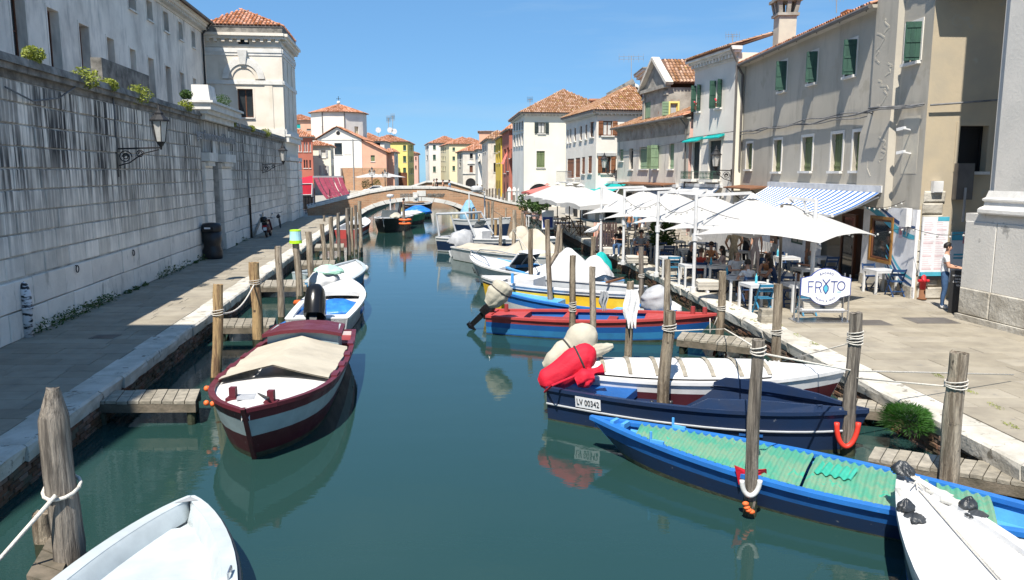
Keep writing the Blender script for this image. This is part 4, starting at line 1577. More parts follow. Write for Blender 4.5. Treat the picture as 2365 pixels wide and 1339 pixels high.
mb=MB();q=XY(690,82);mb.box(q.x-3,81,.6,q.x+1.6,82,2.6);mb.build('counter','paint_black',kk)
wb=thing('wine_blinds','row of slanted wine-coloured sun blinds over the fish market','awning',V3(XY(760,84),.6))
for i in range(6):
 t0,t1=i/6+.006,(i+1)/6-.012-(.015 if i in(0,3)else 0)
 lp=lambda a_,b_,t:a_+(b_-a_)*t
 tl,tr=P(lp(724,791,t0),409,88),P(lp(724,791,t1),409,88)
 bl,br_=P(lp(754,809,t0),lp(459,447,t0),80),P(lp(754,809,t1),lp(459,447,t1),80)
 rows=[]
 for k in range(5):
  f_=k/4
  sag=-.25*math.sin(PI*f_)
  rows.append([lp(tl,bl,f_)+Vector((0,0,sag)),lp(tr,br_,f_)+Vector((0,0,sag))])
 mb=MB()
 mb.grid(rows)
 mb.grid([[q-Vector((0,0,.04))for q in r_]for r_ in rows])
 mb.build('blind','awning_wine',wb)
mb=MB();mb.bar(P(722,408,88),P(793,408,88),.2,.2);mb.build('roller','metal_grey',wb)
for px,Y in((724,88),(791,88),(760,81),(805,81)):
 mb=MB();q=XY(px,Y);mb.bar(V3(q,.6),V3(q,2.6),.08,.08);mb.build('post','iron',wb)
#  FAR HOUSES
dkw=dict(frm='shutter_dark',cols=1,pane='window_black',sill='istria_white')
grw=dict(frm='shutter_deep',cols=2,pane='window_black',style='closed',sh='shutter_deep',sill='istria_white')
def far_house(name,label,x0,x1,Y,ytop,mat,wins=(),xr=None,Y2=None,side=(),rh=2.,over=.4,tile='roof_tile',roof=True,smat=None,side_left=False,pitch=.34,yb=None):
 Y2=Y2 or Y+10
 A,B=XY(x0,Y),XY(x1,Y)
 z1=ZH(ytop,Y)
 h=thing(name,label,'house' if 'church' not in name and 'chapel' not in name else 'church',(A.x,A.y,.5))
 facade(h,A,B,.5,z1,mat,wins,depth=.25)
 if side_left:
  C=XY(xr,Y2)
  facade(h,A,C,.5,z1,smat or mat,side,depth=.25)
  D=C+(B-A)
  shell(h,[C,D,B],.5,z1,mat)
  fp=[A,B,D,C]
 else:
  C=XY(xr,Y2)if xr else B+Vector((-.8,Y2-Y))
  facade(h,B,C,.5,z1,smat or mat,side,depth=.25)
  D=C-(B-A)
  shell(h,[C,D,A],.5,z1,mat)
  fp=[A,B,C,D]
 if roof:
  hip_roof(h,fp,z1+.12,rh*.62,over,tile,pitch,.6,sides=(0,3)if side_left else(0,1))
 return h,fp,z1
far_house('red_house','brick red house with paired windows behind the market awnings',640,724,128,318,'red_plaster',[((x,y0,x+3.5,y1),dict(frm='istria_white',cols=1,pane='shutter_grey' if y0<350 else 'window_black'))for x in(687,693,701.5,707,714.5)for y0,y1 in((328,350),(369,388))],xr=724.6,Y2=138,rh=2.6)
far_house('salmon_house','salmon house with teal shutters rising behind the red house',640,735,190,279,'salmon_plaster',[((684,286,694,296),dict(grw,sh='canvas_teal',frm='istria_white')),((725,291,733,296),dkw),((708,297,718,300),dkw)],Y2=204,rh=2.8)
sg_=dict(style='open',sh='shutter_grey',frm='istria_white',cols=1,pane='curtain')
far_house('cream_house','small cream house with grey shutters beside the chapel',700,765,140,338,'cream_plaster',[((741.5,347,752,364),sg_),((743,382,754,405),sg_)],xr=772,Y2=150,side=[((766,347,768,365),dkw),((769,347,771,365),dkw),((766,382,768,406),dkw),((769,382,771,406),dkw)],rh=1.5)
chp=thing('chapel','white chapel with gabled front, half-moon window and brick base','church',V3(XY(745,165),.5))
A,B=XY(736,165),XY(837,165)
cf_=Fac(A,B)
zg=ZH(321,165)
facade(chp,A,B,5.2+0,zg,'white_plaster',[((772.5,330,790,357),dict(frm='iron',cols=3,rows=3,pane='glass_dark',sill='istria_white'))],depth=.5)
facade(chp,A,B,.5,5.2,'bridge_brick',[],depth=.2)
mb=MB()
za=ZH(294,165)
mb.ext([V3(A,zg),V3(B,zg),V3(XY(781,165),za)],(0,.5,0))
mb.build('gable','white_plaster',chp)
c_=cf_.uz(781,307)
mb=MB()
mb.add([cf_.P(c_[0]+.42*math.cos(t),c_[1]+.42*math.sin(t),.03)for t in[2*PI*i/14 for i in range(14)]],[tuple(range(14))])
mb.build('oculus','window_black',chp)
mb=MB()
fbox(mb,cf_,0,cf_.L,zg-.15,zg+.1,-.02,.12)
mb.build('string_course','white_plaster',chp)
c2=cf_.uz(781,358)
for s_ in(-1,1):
 mb=MB()
 pts=[cf_.P(c2[0]+s_*(1.15),c2[1]+.1,.02)]+[cf_.P(c2[0]+s_*(1.15+1.5*math.cos(t)),c2[1]+.1+2.2*math.sin(t),.02)for t in[PI/2*i/8 for i in range(9)]]
 mb.ext(pts,V3(cf_.n*.05))
 mb.build('lunette_panel','white_plaster',chp)
for e,s_ in((A,-1),(B,1)):
 p0=V3(e,zg)+Vector((s_*.6,-.4,-.15))
 p1=V3(XY(781,165),za)+Vector((0,-.4,.25))
 bk_=Vector((0,12,0))
 tiles(chp,p0+bk_,p0,p1,p1+bk_,'roof_tile',.4,.7)
shell(chp,[B,B+Vector((0,12)),A+Vector((0,12)),A],.5,zg,'white_plaster')
mb=MB()
fbox(mb,cf_,*[cf_.uz(x,420)[0]for x in(773,791)],.5,ZH(388,165),.01,1.6)
mb.build('porch','white_plaster',chp)
mb=MB()
for t in(796,817):
 u=cf_.uz(t,400)[0]
 if t>800:
  mb.tube([cf_.P(u,zg,.12),cf_.P(u,.6,.12)],.1,6)
mb.build('downpipe','metal_grey',chp)
oc=XY(787,176)
orad=6.05
och=thing('octagon_church','octagonal white church drum with conical tiled roof and iron cross','church',V3(oc,.5))
zo,zo2=ZH(262,176),ZH(240,176)
op=[oc+Vector((math.sin(PI/8+PI/4*i),-math.cos(PI/8+PI/4*i)))*orad for i in range(8)]
wlo=[(743,290,752,308),(819,292,828,314)]
for i in range(8):
 a,b_=op[i-1],op[i]
 ws_=[]
 if i==1:
  ws_=[((819,292,828,314),dict(frm='frame_brown',cols=1,pane='lemon_plaster'))]
 if i==7:
  ws_=[((743,290,752,308),dict(frm='frame_brown',cols=1,pane='lemon_plaster'))]
 facade(och,a,b_,.5,zo,'white_plaster',ws_,depth=.3)
apx=V3(oc,zo2)
for i in range(8):
 a,b_=op[i-1],op[i]
 e0=V3(oc+(a-oc)*1.09,zo-.05)
 e1=V3(oc+(b_-oc)*1.09,zo-.05)
 if i in(0,1,7,2,6):
  tiles(och,e0,e1,apx,apx,'roof_tile',.36,.6)
 else:
  mb=MB();mb.quad(e0,e1,apx);mb.build('roof','roof_base',och)
for i in(0,7):
 mb=MB();p=oc+(op[i]-oc)*1.012;mb.tube([V3(p,zo),V3(p,7)],.1,6);mb.build('downpipe','gutter',och)
mb=MB()
mb.ball(apx+Vector((0,0,.3)),.4,8,6)
mb.build('finial','istria_white',och)
mb=MB()
zc=ZH(222,176)
mb.bar(apx,V3(oc,zc),.1,.1)
mb.bar(V3(oc+Vector((-.5,0)),zc-.55),V3(oc+Vector((.5,0)),zc-.55),.09,.09)
mb.build('cross','iron',och)
sa=thing('salmon_aisle','salmon plastered church aisle with sloping tiled roof','church',V3(XY(860,165),.5))
A,B=XY(837.3,165.1),XY(893,165.1)
f=facade(sa,A,B,5.2,ZH(350,165),'salmon_plaster',[((856,358,866,373),dict(frm='istria_white',cols=1,pane='shutter_olive'))],depth=.25)
facade(sa,A,B,.5,5.2,'bridge_brick',[((856.5,401,866,410),dict(frm='iron',cols=1,pane='window_black',sill=None))],depth=.25)
mb=MB()
mb.ext([V3(A,ZH(350,165)),V3(B,ZH(350,165)),V3(A,ZH(324,165))],(0,.4,0))
mb.build('gable','salmon_plaster',sa)
e0,e1=V3(B,ZH(350,165)-.2)+Vector((.5,-.4,0)),V3(A,ZH(323,165))+Vector((0,-.4,.1))
tiles(sa,e0+Vector((0,8,0)),e0,e1,e1+Vector((0,8,0)),'roof_tile',.4,.7)
shell(sa,[B,B+Vector((-.5,8)),A+Vector((0,8))],.5,ZH(350,165),'salmon_plaster')
far_house('salmon_annex','low salmon annex with hipped tile roof next to the aisle',893.5,911,168,352,'salmon_plaster',[],xr=920,Y2=178,side=[((914,360,916,378),dkw)],rh=1.5,smat='white_plaster')
far_house('apse_house','white apse with broad red tile roof between church and yellow house',800,889,186,327,'white_plaster',[((850,329,878,338),dkw)],xr=903,Y2=196,rh=3.4)
yh,fp,z1=far_house('yellow_house','pale yellow four-storey house with green shutters at the canal bend',850,942,200,328,'yellow_plaster',[((931,335,938,347),grw),((931,360,938,374),grw),((931,387,938,401),grw)],xr=956.5,Y2=222,side=[((x,y,x+2.2,y+13),grw)for x in(946,949.5,953)for y in(335,361,388)],rh=3.2)
mb=MB()
x0,y0=fp[0].x,fp[0].y
mb.box(fp[1].x-3.6,y0-.12,.5,fp[1].x-.2,y0-.01,4.2)
mb.build('shopfront','frame_brown',yh)
far_house('pink_house','narrow pink house at the end of the left bank',930,966,245,355,'pink_plaster',[((959,362,962,370),dkw),((959,382,962,390),dkw)],xr=968.5,Y2=262,rh=1.6)
for i,(px,py)in enumerate(((874,303),(901,303),(911,306))):
 p=Yp(px,py,203)
 t=thing('satellite_dish','white satellite dish on the yellow house roof, %s'%('leftmost','middle one','rightmost')[i],'dish',p,'roof dishes')
 mb=MB();mb.lathe([(.05,0),(.4,.06),(.7,.2)],(0,0,0),12)
 mb.v=[p+Vector((v.x,-v.z,v.y+.3))for v in mb.v]
 mb.build('dish','paint_white',t)
 mb=MB();mb.bar(p+Vector((0,.1,-1.2)),p+Vector((0,.1,.5)),.08,.08);mb.build('mast','metal_grey',t)
def aerial(px,py0,py1,Y,label,w_=.5):
 p,q=Yp(px,py1,Y),Yp(px,py0,Y)
 t=thing('aerial',label,'antenna',p,'roof aerials')
 s_=Y/60.
 mb=MB();mb.bar(p,q,.035*s_+.01,.035*s_+.01);mb.build('mast','metal_grey',t)
 for zf in(.86,.96):
  c=p.lerp(q,zf)
  mb=MB()
  mb.bar(c+Vector((-w_*s_,0,0)),c+Vector((w_*s_,.2,.05)),.025*s_,.025*s_)
  for i in range(6):
   x=-w_*s_+2*w_*s_*i/5
   mb.bar(c+Vector((x,0,-.22*s_)),c+Vector((x,0,.22*s_)),.015*s_,.015*s_)
  mb.build('dipole','metal_grey',t)
aerial(897,272,305,205,'shorter thin aerial above the yellow house',.14)
aerial(907,267,305,205,'taller thin aerial above the yellow house',.14)
aerial(1458,128,190,66,'tall wire aerial above the white gable wall',.9)
aerial(1692,78,126,44,'bare aerial beside the rendered chimney')
aerial(1932,-10,30,33,'pole aerial by the short metal chimney')
aerial(1224,228,246,95,'aerial on the cream palazzo roof',.2)
far_house('far_white_palace','far white palace with pedimented windows and low tile roof',992,1070,262,331,'white_plaster',[((1000,335,1006.5,345),grw),((1000,357,1006.5,369),grw),((1000,384,1006.5,397),grw)],xr=983,Y2=285,side_left=True,side=[((985,336,988,346),dkw),((985,358,988,369),dkw)],rh=4.2)
far_house('lemon_house','pale lemon house with small square windows beside the white palace',1038,1110,235,333,'lemon_plaster',[((1045,340,1051,348),grw),((1045,361,1051,370),grw),((1045,383,1051,394),grw)],xr=1018,Y2=258,side_left=True,side=[((x,y,x+2,y+10),grw)for x in(1019.5,1023,1027)for y in(340,361,384)],rh=3.6)
far_house('pink_back_house','pink house with brown tile roof rising behind the arcaded house',1063,1118,245,331,'pink_plaster',[],xr=1050,Y2=255,side_left=True,rh=3.)
ar,fp,z1=far_house('arcaded_house','weathered white house with pediment window over an arched arcade',1069,1140,190,350,'pale_plaster',[((1085,354,1092,366),dkw),((1084.5,382,1092,398),dict(frm='frame_brown',cols=1,pane='frame_brown'))],xr=1056,Y2=205,side_left=True,side=[((1062,356,1065,368),dkw),((1061,375,1064,385),dkw)],rh=3.2)
f=Fac(fp[0],fp[1])
def dark_arch(root,f,px,py,hw_,zt):
 u,_=f.uz(px,py)
 mb=MB()
 n=10
 zs_=zt-hw_
 pts=[f.P(u-hw_,.6,.03)]+[f.P(u-hw_*math.cos(PI*i/n),zs_+hw_*math.sin(PI*i/n),.03)for i in range(n+1)]+[f.P(u+hw_,.6,.03)]
 mb.add(pts,[tuple(range(len(pts)))])
 mb.build('archway','window_black',root)
dark_arch(ar,f,1087,420,1.2,ZH(411,190))
cornice(ar,f,0,f.L,ZH(403,190),'istria_white')
mb=MB()
u,z=f.uz(1088,377)
mb.ext([f.P(u-.9,z-.1,.02),f.P(u+.9,z-.1,.02),f.P(u,z+.5,.02)],V3(f.n*.2))
mb.build('pediment','istria_white',ar)
far_house('coral_attic','coral rooftop storey above the far row',1107,1150,225,304,'salmon_plaster',[],xr=1107.5,Y2=235,side_left=True,rh=.3)
far_house('pale_far_house','narrow pale blue-white house in the far row',1104,1140,165,346,'white_plaster',[],xr=1098,Y2=180,side_left=True,side=[((1106,360,1108,372),dkw)],rh=2.)
far_house('peeling_house','peeling white house with bare brick patch in the far row',1127,1175,138,322,'pale_plaster',[((1141,335,1145,352),grw),((1140,376,1145,397),dkw)],xr=1113,Y2=160,side_left=True,side=[((1116,337,1118,352),dkw),((1120,335,1122,350),dkw)],rh=2.6,tile='roof_tile_old')
oh,fp,z1=far_house('ochre_house','bright ochre yellow narrow house in the far row',1157,1200,122,317,'ochre_plaster',[],xr=1144.5,Y2=136,side_left=True,side=[((1147,y,1149,y+20),grw)for y in(333,357)]+[((1152,y,1154.5,y+20),grw)for y in(330,356)],rh=2.2,tile='roof_tile_old')
f=Fac(fp[0],fp[3])
for px in(1147,1150,1153.5):
 dark_arch(oh,f,px,425,.6,ZH(416,125))
rh_,fp,z1=far_house('crimson_house','dark red narrow house beside the cream palazzo',1176,1225,108,300,'red_plaster',[],xr=1160,Y2=121,side_left=True,side=[((1164,344,1168,400),dkw),((1171,340,1175,395),dkw),((1178,345,1180,365),dkw)],rh=2.4)
f=Fac(fp[0],fp[3])
for px in(1165,1172):
 dark_arch(rh_,f,px,430,.7,ZH(420,110))
bl_=thing('coral_blind','long coral window blind slanting out of the dark red house','awning',V3(XY(1165,112),6))
mb=MB();mb.hexa([Yp(1174,344,113),Yp(1177,342,113),Yp(1163,379,110),Yp(1157,378,110)],[p+Vector((0,.06,.06))for p in(Yp(1174,344,113),Yp(1177,342,113),Yp(1163,379,110),Yp(1157,378,110))])
mb.build('cloth','parasol_red',bl_)
b2=thing('far_bridge','second low brick bridge with white coping behind the first one','bridge',V3(XY(1000,140),.5))
pts=[Yp(930,437,140),Yp(985,419,140),Yp(1035,418,140),Yp(1112,441,140),Yp(1112,452,140),Yp(930,452,140)]
mb=MB();mb.ext(pts,(0,3,0));mb.build('parapet','bridge_brick',b2)
mb=MB()
for p,q in zip(pts[:3],pts[1:4]):
 mb.bar(p+Vector((0,-.02,0)),q+Vector((0,-.02,0)),.5,.3,(0,0,1))
mb.build('coping','istria_white',b2)
for i in range(13):
 Y=88+i*4.5
 x=along(QR,Y)-.5
 mb=MB()
 mb.tube([(x,Y,-.5),(x+.05,Y,1.9+rnd.uniform(-.3,.4))],.15,6)
 tag(mb.build('mooring_pole','wood_pole_grey',None,loc=(x,Y,0)),'grey mooring pole %s of the row along the right bank beyond the bridge'%('first','second','third','fourth','fifth','sixth','seventh','eighth','ninth','tenth','eleventh','twelfth','last')[i],'mooring pole','poles beyond the bridge')
for i,(px,Y)in enumerate(((1176.5,92),(1188,92),(1200,92))):
 p=XY(px,Y)
 mb=MB()
 mb.lathe([(.16,0),(.2,.1),(.2,1.5),(.26,1.55),(.26,1.65),(.15,1.9),(.02,2.05)],V3(p,.6),10)
 tag(mb.build('stone_bollard','istria_white',None,loc=V3(p,.6)),'white domed stone post before the cream palazzo, %s from the canal'%('first','second','third')[i],'bollard','white stone posts')
#  MOORING POLES
rnd.seed(21)
def pole(tx,ty,bx,by,wpx,label,mat='wood_pole',zb=0.,pointed=False,crooked=.0,ring=None,n=10):
 B=Zp(bx,by,zb)
 T=Yp(tx,ty,B.y+(0 if not crooked else rnd.uniform(-.05,.05)))
 dep=B.y*_c+CAMZ*_s*.6
 r=wpx/2/F*dep*(.92 if bx<1000 else .8)
 o=thing('mooring_pole',label,'mooring pole',(B.x,B.y,0),'mooring poles in the canal')
 dn=B+(B-T).normalized()*(1.2+zb)
 H=(T-B).length
 ns=9
 ph=rnd.uniform(0,6)
 rows=[]
 def ring_at(p,rr,k,n=n):
  return[p+Vector((math.cos(2*PI*i/n)*rr*(1+.09*noise.noise(Vector((i*1.7+ph,k*.9,ph)))),math.sin(2*PI*i/n)*rr*(1+.09*noise.noise(Vector((i*1.7+ph+9,k*.9,ph)))),0))for i in range(n)]
 axis=lambda t:B.lerp(T,t)+Vector((math.sin(t*5+ph)*r*.16,0,0))*(1-abs(2*t-1)**4)
 for k in range(ns+1):
  t=k/ns*(1 if not pointed else .86)
  rr=r*(1.04-.1*t)*(1+.05*noise.noise(Vector((k*.8,ph,1))))
  rows.append(ring_at(axis(t),rr,k))
 if pointed:
  rows.append(ring_at(axis(1.),r*.42,ns+1))
 mb=MB()
 mb.grid(rows,close=True)
 top=[p+Vector((0,0,rnd.uniform(-.25,.25)*r))for p in rows[-1]]
 c=sum(top,Vector((0,0,0)))/n
 mb.add(top+[c],[(i,(i+1)%n,n)for i in range(n)])
 mb.grid([rows[-1],top],close=True)
 mb.build('shaft',mat,o,smooth=True)
 mb=MB()
 low=[ring_at(dn,r*1.0,0),ring_at(B.lerp(T,-.02),r*1.06,1),ring_at(axis(.0)+Vector((0,0,.22)),r*1.075,2)]
 mb.grid(low,close=True)
 mb.build('waterline_growth','pole_wet',o,smooth=True)
 if ring:
  for t in ring:
   mb=MB()
   for q in range(3):
    c0=axis(t)+Vector((0,0,q*.035))
    mb.tube([c0+Vector((math.cos(a)*r*1.12,math.sin(a)*r*1.12,.02*math.sin(a+q)))for a in[2*PI*i/12 for i in range(13)]],.009,5,False)
   mb.build('rope_lashing','rope',o)
 return o,B,T,r
POLES={}
def PO(key,*a,**k):
 POLES[key]=pole(*a,**k)
PO('L0',122,898,163,1345,76,'thick dark pointed pole at the near left with white rope','wood_pole_grey',pointed=True,n=8)
PO('L0b',97,1185,110,1290,48,'short sawn stub beside the thick pointed pole','wood_pole')
PO('L1',504,657,499,893,26,'golden pole at the bow of the burgundy boat','wood_pole_gold',ring=(.72,))
PO('L2',586,606,597,802,27,'golden pole with burnt top beside the burgundy boat','wood_pole_gold',ring=(.76,))
PO('L3',642,569,651,748,18,'slim pale pole near the white motorboat stern','wood_pole')
PO('L4',683,560,694,697,18,'pole carrying an upturned lime bucket','wood_pole')
PO('L5',712,535,721,655,17,'pole just beyond the bucket pole','wood_pole')
PO('L6',743,517,752,617,12,'pole beside the farther white boat','wood_pole')
PO('L7',764,501,767,610,12,'dark barked pole behind the farther white boat','wood_pole')
PO('L8',781,492,783,603,9,'grey pole with hanging rope in the left cluster','wood_pole_grey')
PO('L9',802,481,806,599,10,'tall grey pole heading the left cluster','wood_pole_grey')
PO('L10',812,479,814,590,8,'second pole of the left cluster','wood_pole')
PO('L11',821,474,823,585,8,'third pole of the left cluster','wood_pole_grey')
PO('L12',830,464,834,592,10,'tallest pole of the left cluster near the black boat','wood_pole')
PO('L13',748,497,750,520,6,'short thin post on the left quay edge','wood_pole_grey',zb=.3)
PO('C1',932,470,933,551,7,'lone grey pole with orange float before the arch','wood_pole_grey')
PO('R1',2216,815,2186,1150,53,'big bark-stripped pole by the white foreground boat','wood_pole',ring=(.78,))
PO('R2',1977,723,1957,1050,38,'rough pole with flared top holding a red hose loop','wood_pole_grey',ring=(.84,.8))
PO('R3',1752,785,1731,1190,38,'smooth grey pole in front of the blue boat','wood_pole_grey',ring=(.93,))
PO('R4',1548,718,1528,972,36,'knotty pole with black tyre beside the navy boat','wood_pole',ring=(.84,))
PO('R5',1797,656,1793,880,28,'pole with tied white cloth by the restaurant sign','wood_pole',ring=(.5,))
PO('R6',1669,627,1661,806,23,'pole at the bow of the red and blue boat','wood_pole',ring=(.52,))
PO('R7',1456,650,1450,852,22,'pole amidships of the red and blue boat','wood_pole',ring=(.62,))
PO('R8',1368,616,1369,828,19,'pale pole between the red boat and the cream cover','wood_pole')
PO('R9',1323,590,1320,818,19,'dark pole wrapped with rope at the red boat stern','wood_pole',ring=(.5,.45))
PO('R10',1541,599,1541,815,19,'pole with small white number plate by the quay','wood_pole')
PO('R11',1481,570,1480,740,15,'slim pole by the nearest white tables','wood_pole_grey',ring=(.6,))
PO('R12',1371,546,1369,690,15,'pole under the perched gull','wood_pole')
PO('R13',1264,508,1272,738,15,'crooked knotted pole rising through the light blue boat','wood_pole',crooked=1)
PO('R14',1226,529,1226,695,14,'yellowish pole by the yellow boat','wood_pole')
PO('R15',1295,528,1294,650,11,'pole behind the crooked knotted one','wood_pole')
PO('R16',1188,485,1186,604,12,'pale broad pole behind the grey covered boat','wood_pole',ring=(.6,))
PO('R17',1156,500,1155,594,10,'pole near the grey covered boat bow','wood_pole')
PO('R18',1145,508,1144,568,9,'short golden pole of the right cluster','wood_pole_gold')
PO('R19',1138,464,1134,567,8,'tall thin pole of the right cluster','wood_pole')
PO('R20',1106,491,1106,566,7,'thin pole beside the roll bar boat','wood_pole')
PO('R21',1094,482,1094,545,8,'golden pole behind the roll bar boat','wood_pole_gold')
PO('R22',1085,480,1085,545,7,'grey pole behind the roll bar boat','wood_pole_grey')
PO('R23',1120,464,1122,508,6,'dark far pole against the bridge','wood_pole_grey')
PO('R24',1128,465,1129,508,6,'pale far pole against the bridge','wood_pole_grey')
PO('R25',1207,491,1208,555,9,'pole at the quay edge beside the potted plants','wood_pole')
PO('R26',1168,480,1168,520,5,'thin far pole behind the rope line','wood_pole')
PO('R27',1806,473,1797,720,9,'thin tall wooden rod rising before the nearest parasol','wood_pole_grey',zb=.4)
o,B,T,r=POLES['R13']
mb=MB()
p=B.lerp(T,.55)
mb.tube([p,p+Vector((.22,0,.35)),p+Vector((.3,.02,1.2))],[r,r*.95,r*.8],8)
mb.build('fork','wood_pole',o)
o,B,T,r=POLES['L4']
bk=thing('bucket','upturned plastic bucket, pale blue with lime rim, on a pole','bucket',T)
mb=MB()
rb=14/F*T.y
mb.lathe([(rb*1.05,-.02),(rb*1.0,rb*.4)],T,16);mb.build('rim','lime',bk)
mb=MB()
mb.lathe([(rb*.98,rb*.4),(rb*.9,rb*1.9)],T,16);mb.build('body','bucket_blue',bk)
mb=MB()
mb.lathe([(rb*.92,rb*1.9),(rb*.88,rb*2.1),(rb*.6,rb*2.15)],T,16);mb.build('bottom','lime',bk)
def torus_arc(c,rx,rz,rr,a0,a1,yv=(0,1,0),n=22):
 pts=[]
 for i in range(n+1):
  t=a0+(a1-a0)*i/n
  pts.append(Vector(c)+Vector((math.cos(t)*rx,-abs(rr)*.3,math.sin(t)*rz)))
 mb=MB()
 mb.tube(pts,rr,8)
 return mb
def loop(P,label,name,mat,px,py,wpx,hpx,rpx,cat='fender'):
 o,B,T,r=POLES[P]
 c=Yp(px,py,B.y-r*1.2)
 s_=B.y*1.02/F
 mb=torus_arc(c,wpx/2*s_,hpx*s_,rpx*s_,PI,2*PI)
 return tag(mb.build(name,mat,None,True,loc=c),label,cat)
loop('R2','red hose fender looped round the flared pole','hose_fender','hose_red',1957,975,50,58,6)
loop('R3','white hose fender looped round the smooth grey pole','hose_fender','float_white',1734,1108,42,38,6)
loop('R4','black tyre fender hanging on the knotty pole','tyre_fender','black_plastic',1527,925,44,45,5)
o,B,T,r=POLES['R3']
for i,(px,py)in enumerate(((1722,1163),(1725,1172),(1729,1178),(1736,1182))):
 c=Yp(px,py,B.y-.15)
 mb=MB();mb.ball(c,(.045,.035,.03),8,6)
 tag(mb.build('cork_float','orange',None,True,loc=c),'%s orange float strung on the smooth grey pole at the waterline'%('topmost','second','third','lowest')[i],'float','orange floats on the grey pole')
o,B,T,r=POLES['R6']
mb=torus_arc(Yp(1663,795,B.y-r),14*B.y/F,22*B.y/F,.03,PI,2*PI)
tag(mb.build('float_ring','orange',None,True,loc=B),'string of orange floats round the pole at the red boat bow','float')
o,B,T,r=POLES['C1']
mb=MB()
for z in(1.0,1.25):
 mb.tube([B+Vector((math.cos(a)*.36+.1,math.sin(a)*.36,z))for a in[2*PI*i/14 for i in range(15)]],.07,6,False)
tag(mb.build('orange_float','orange',None,True,loc=B),'double orange float ring on the lone pole before the arch','float')
mb=MB()
o,B,T,r=POLES['R3']
c=Yp(1735,1092,B.y+.25)
mb.add([c+Vector(v)for v in((-.22,0,.1),(-.04,.02,.02),(.2,0,.05),(.22,.05,-.05),(.0,.0,-.06),(-.15,.02,-.17))],[(0,1,4,5),(1,2,3,4)])
mb.add([v+Vector((0,.02,0))for v in mb.v[:6]],[(5,4,1,0),(4,3,2,1)])
tag(mb.build('red_rag','canvas_red',None,loc=c),'red plastic rag behind the smooth grey pole','rag')
def cloth(px,py,wpx,hpx,Y,label,mat='cloth_white'):
 s_=Y*1.02/F
 c=Yp(px,py,Y)
 rows=[]
 n=9
 for k in range(8):
  t=k/7
  ww=wpx*s_/2*(.55+.45*math.sin(PI*min(1,t*.9+.15))+.15*noise.noise(Vector((t*3,px,0))))
  rows.append([c+Vector((-ww+2*ww*i/(n-1)+.02*math.sin(t*7),-.05+.045*math.sin(i*1.9+t*2),-hpx*s_*t*(1+(.12 if i%3 else-.1)*(t>.9))))for i in range(n)])
 mb=MB()
 mb.grid(rows)
 mb.grid([[p+Vector((0,.015,0))for p in r_]for r_ in rows])
 return tag(mb.build('hanging_cloth',mat,None,True,loc=c),label,'cloth')
cloth(1787,832,34,105,POLES['R5'][1].y-.5,'white rag knotted on the line above the navy boat')
cloth(1664,806,17,75,POLES['R6'][1].y-.6,'thin white rag hanging over the white plank deck')
cloth(1458,668,36,80,POLES['R7'][1].y-.15,'white shirt draped round the pole of the red boat')
cloth(1394,672,20,40,POLES['R8'][1].y+.1,'grey cloth tied behind the pale pole','canvas_grey')
#  PIERS
def pier(pts,z,n,label,drop=.5,mat='plank'):
 """pts: pixel corners of the deck: near-quay far, canal far, canal near, near-quay near"""
 P=[Zp(x,y,z)for x,y in pts]
 o=thing('jetty',label,'jetty',V3((P[0]+P[2])/2,0),'small wooden jetties')
 for i in range(n):
  t0,t1=(i+.04)/n,(i+.96)/n
  a,b_,c,d=P[0].lerp(P[1],t0),P[0].lerp(P[1],t1),P[3].lerp(P[2],t1),P[3].lerp(P[2],t0)
  e=Vector((0,0,rnd.uniform(-.008,.008)))
  mb=MB()
  mb.hexa([q+e-Vector((0,0,.05))for q in(a,b_,c,d)],[q+e for q in(a,b_,c,d)])
  mb.build('plank',mat,o)
 for s_,(a,b_)in enumerate(((P[0],P[1]),(P[3],P[2]))):
  v=(P[3]-P[0]).normalized()*(.08 if s_==0 else-.05)
  mb=MB()
  mb.bar(a+v-Vector((0,0,.13)),b_+v-Vector((0,0,.13)),.09,.15)
  mb.build('beam','plank_dark',o)
 for t in(.06,.94):
  for s_ in(0,1):
   q=(P[0].lerp(P[1],t)if s_==0 else P[3].lerp(P[2],t))+(P[3]-P[0]).normalized()*(.1 if s_==0 else-.1)
   mb=MB()
   mb.tube([q-Vector((0,0,.2)),Vector((q.x,q.y,-.8))],.07,8)
   mb.build('post','pole_wet',o)
 return o,P
pier([(238,902),(463,897),(452,926),(215,927)],.44,9,'short plank jetty beside the thick pointed pole, partly in shade')
pier([(515,735),(637,733),(632,752),(505,753)],.42,7,'plank jetty behind the two golden poles')
pier([(596,647),(712,645),(708,660),(590,661)],.42,7,'plank jetty beside the bucket pole')
pier([(690,601),(775,600),(773,610),(684,611)],.42,6,'plank jetty beyond the bucket pole')
pier([(730,563),(795,562),(794,570),(726,571)],.5,5,'farthest plank jetty on the left bank')
pier([(1760,782),(1575,765),(1563,780),(1745,800)],.4,10,'plank jetty at the bow of the red and blue boat')
pier([(2100,930),(1935,917),(1930,935),(2092,950)],.35,7,'plank jetty in front of the grass tuft')
pier([(2420,1085),(2020,1030),(2005,1056),(2400,1122)],.36,13,'long plank jetty between the blue boat and the near quay')
pier([(130,1215),(60,1330),(130,1350),(178,1240)],.3,4,'broken timber jetty at the near left corner',mat='plank_dark')
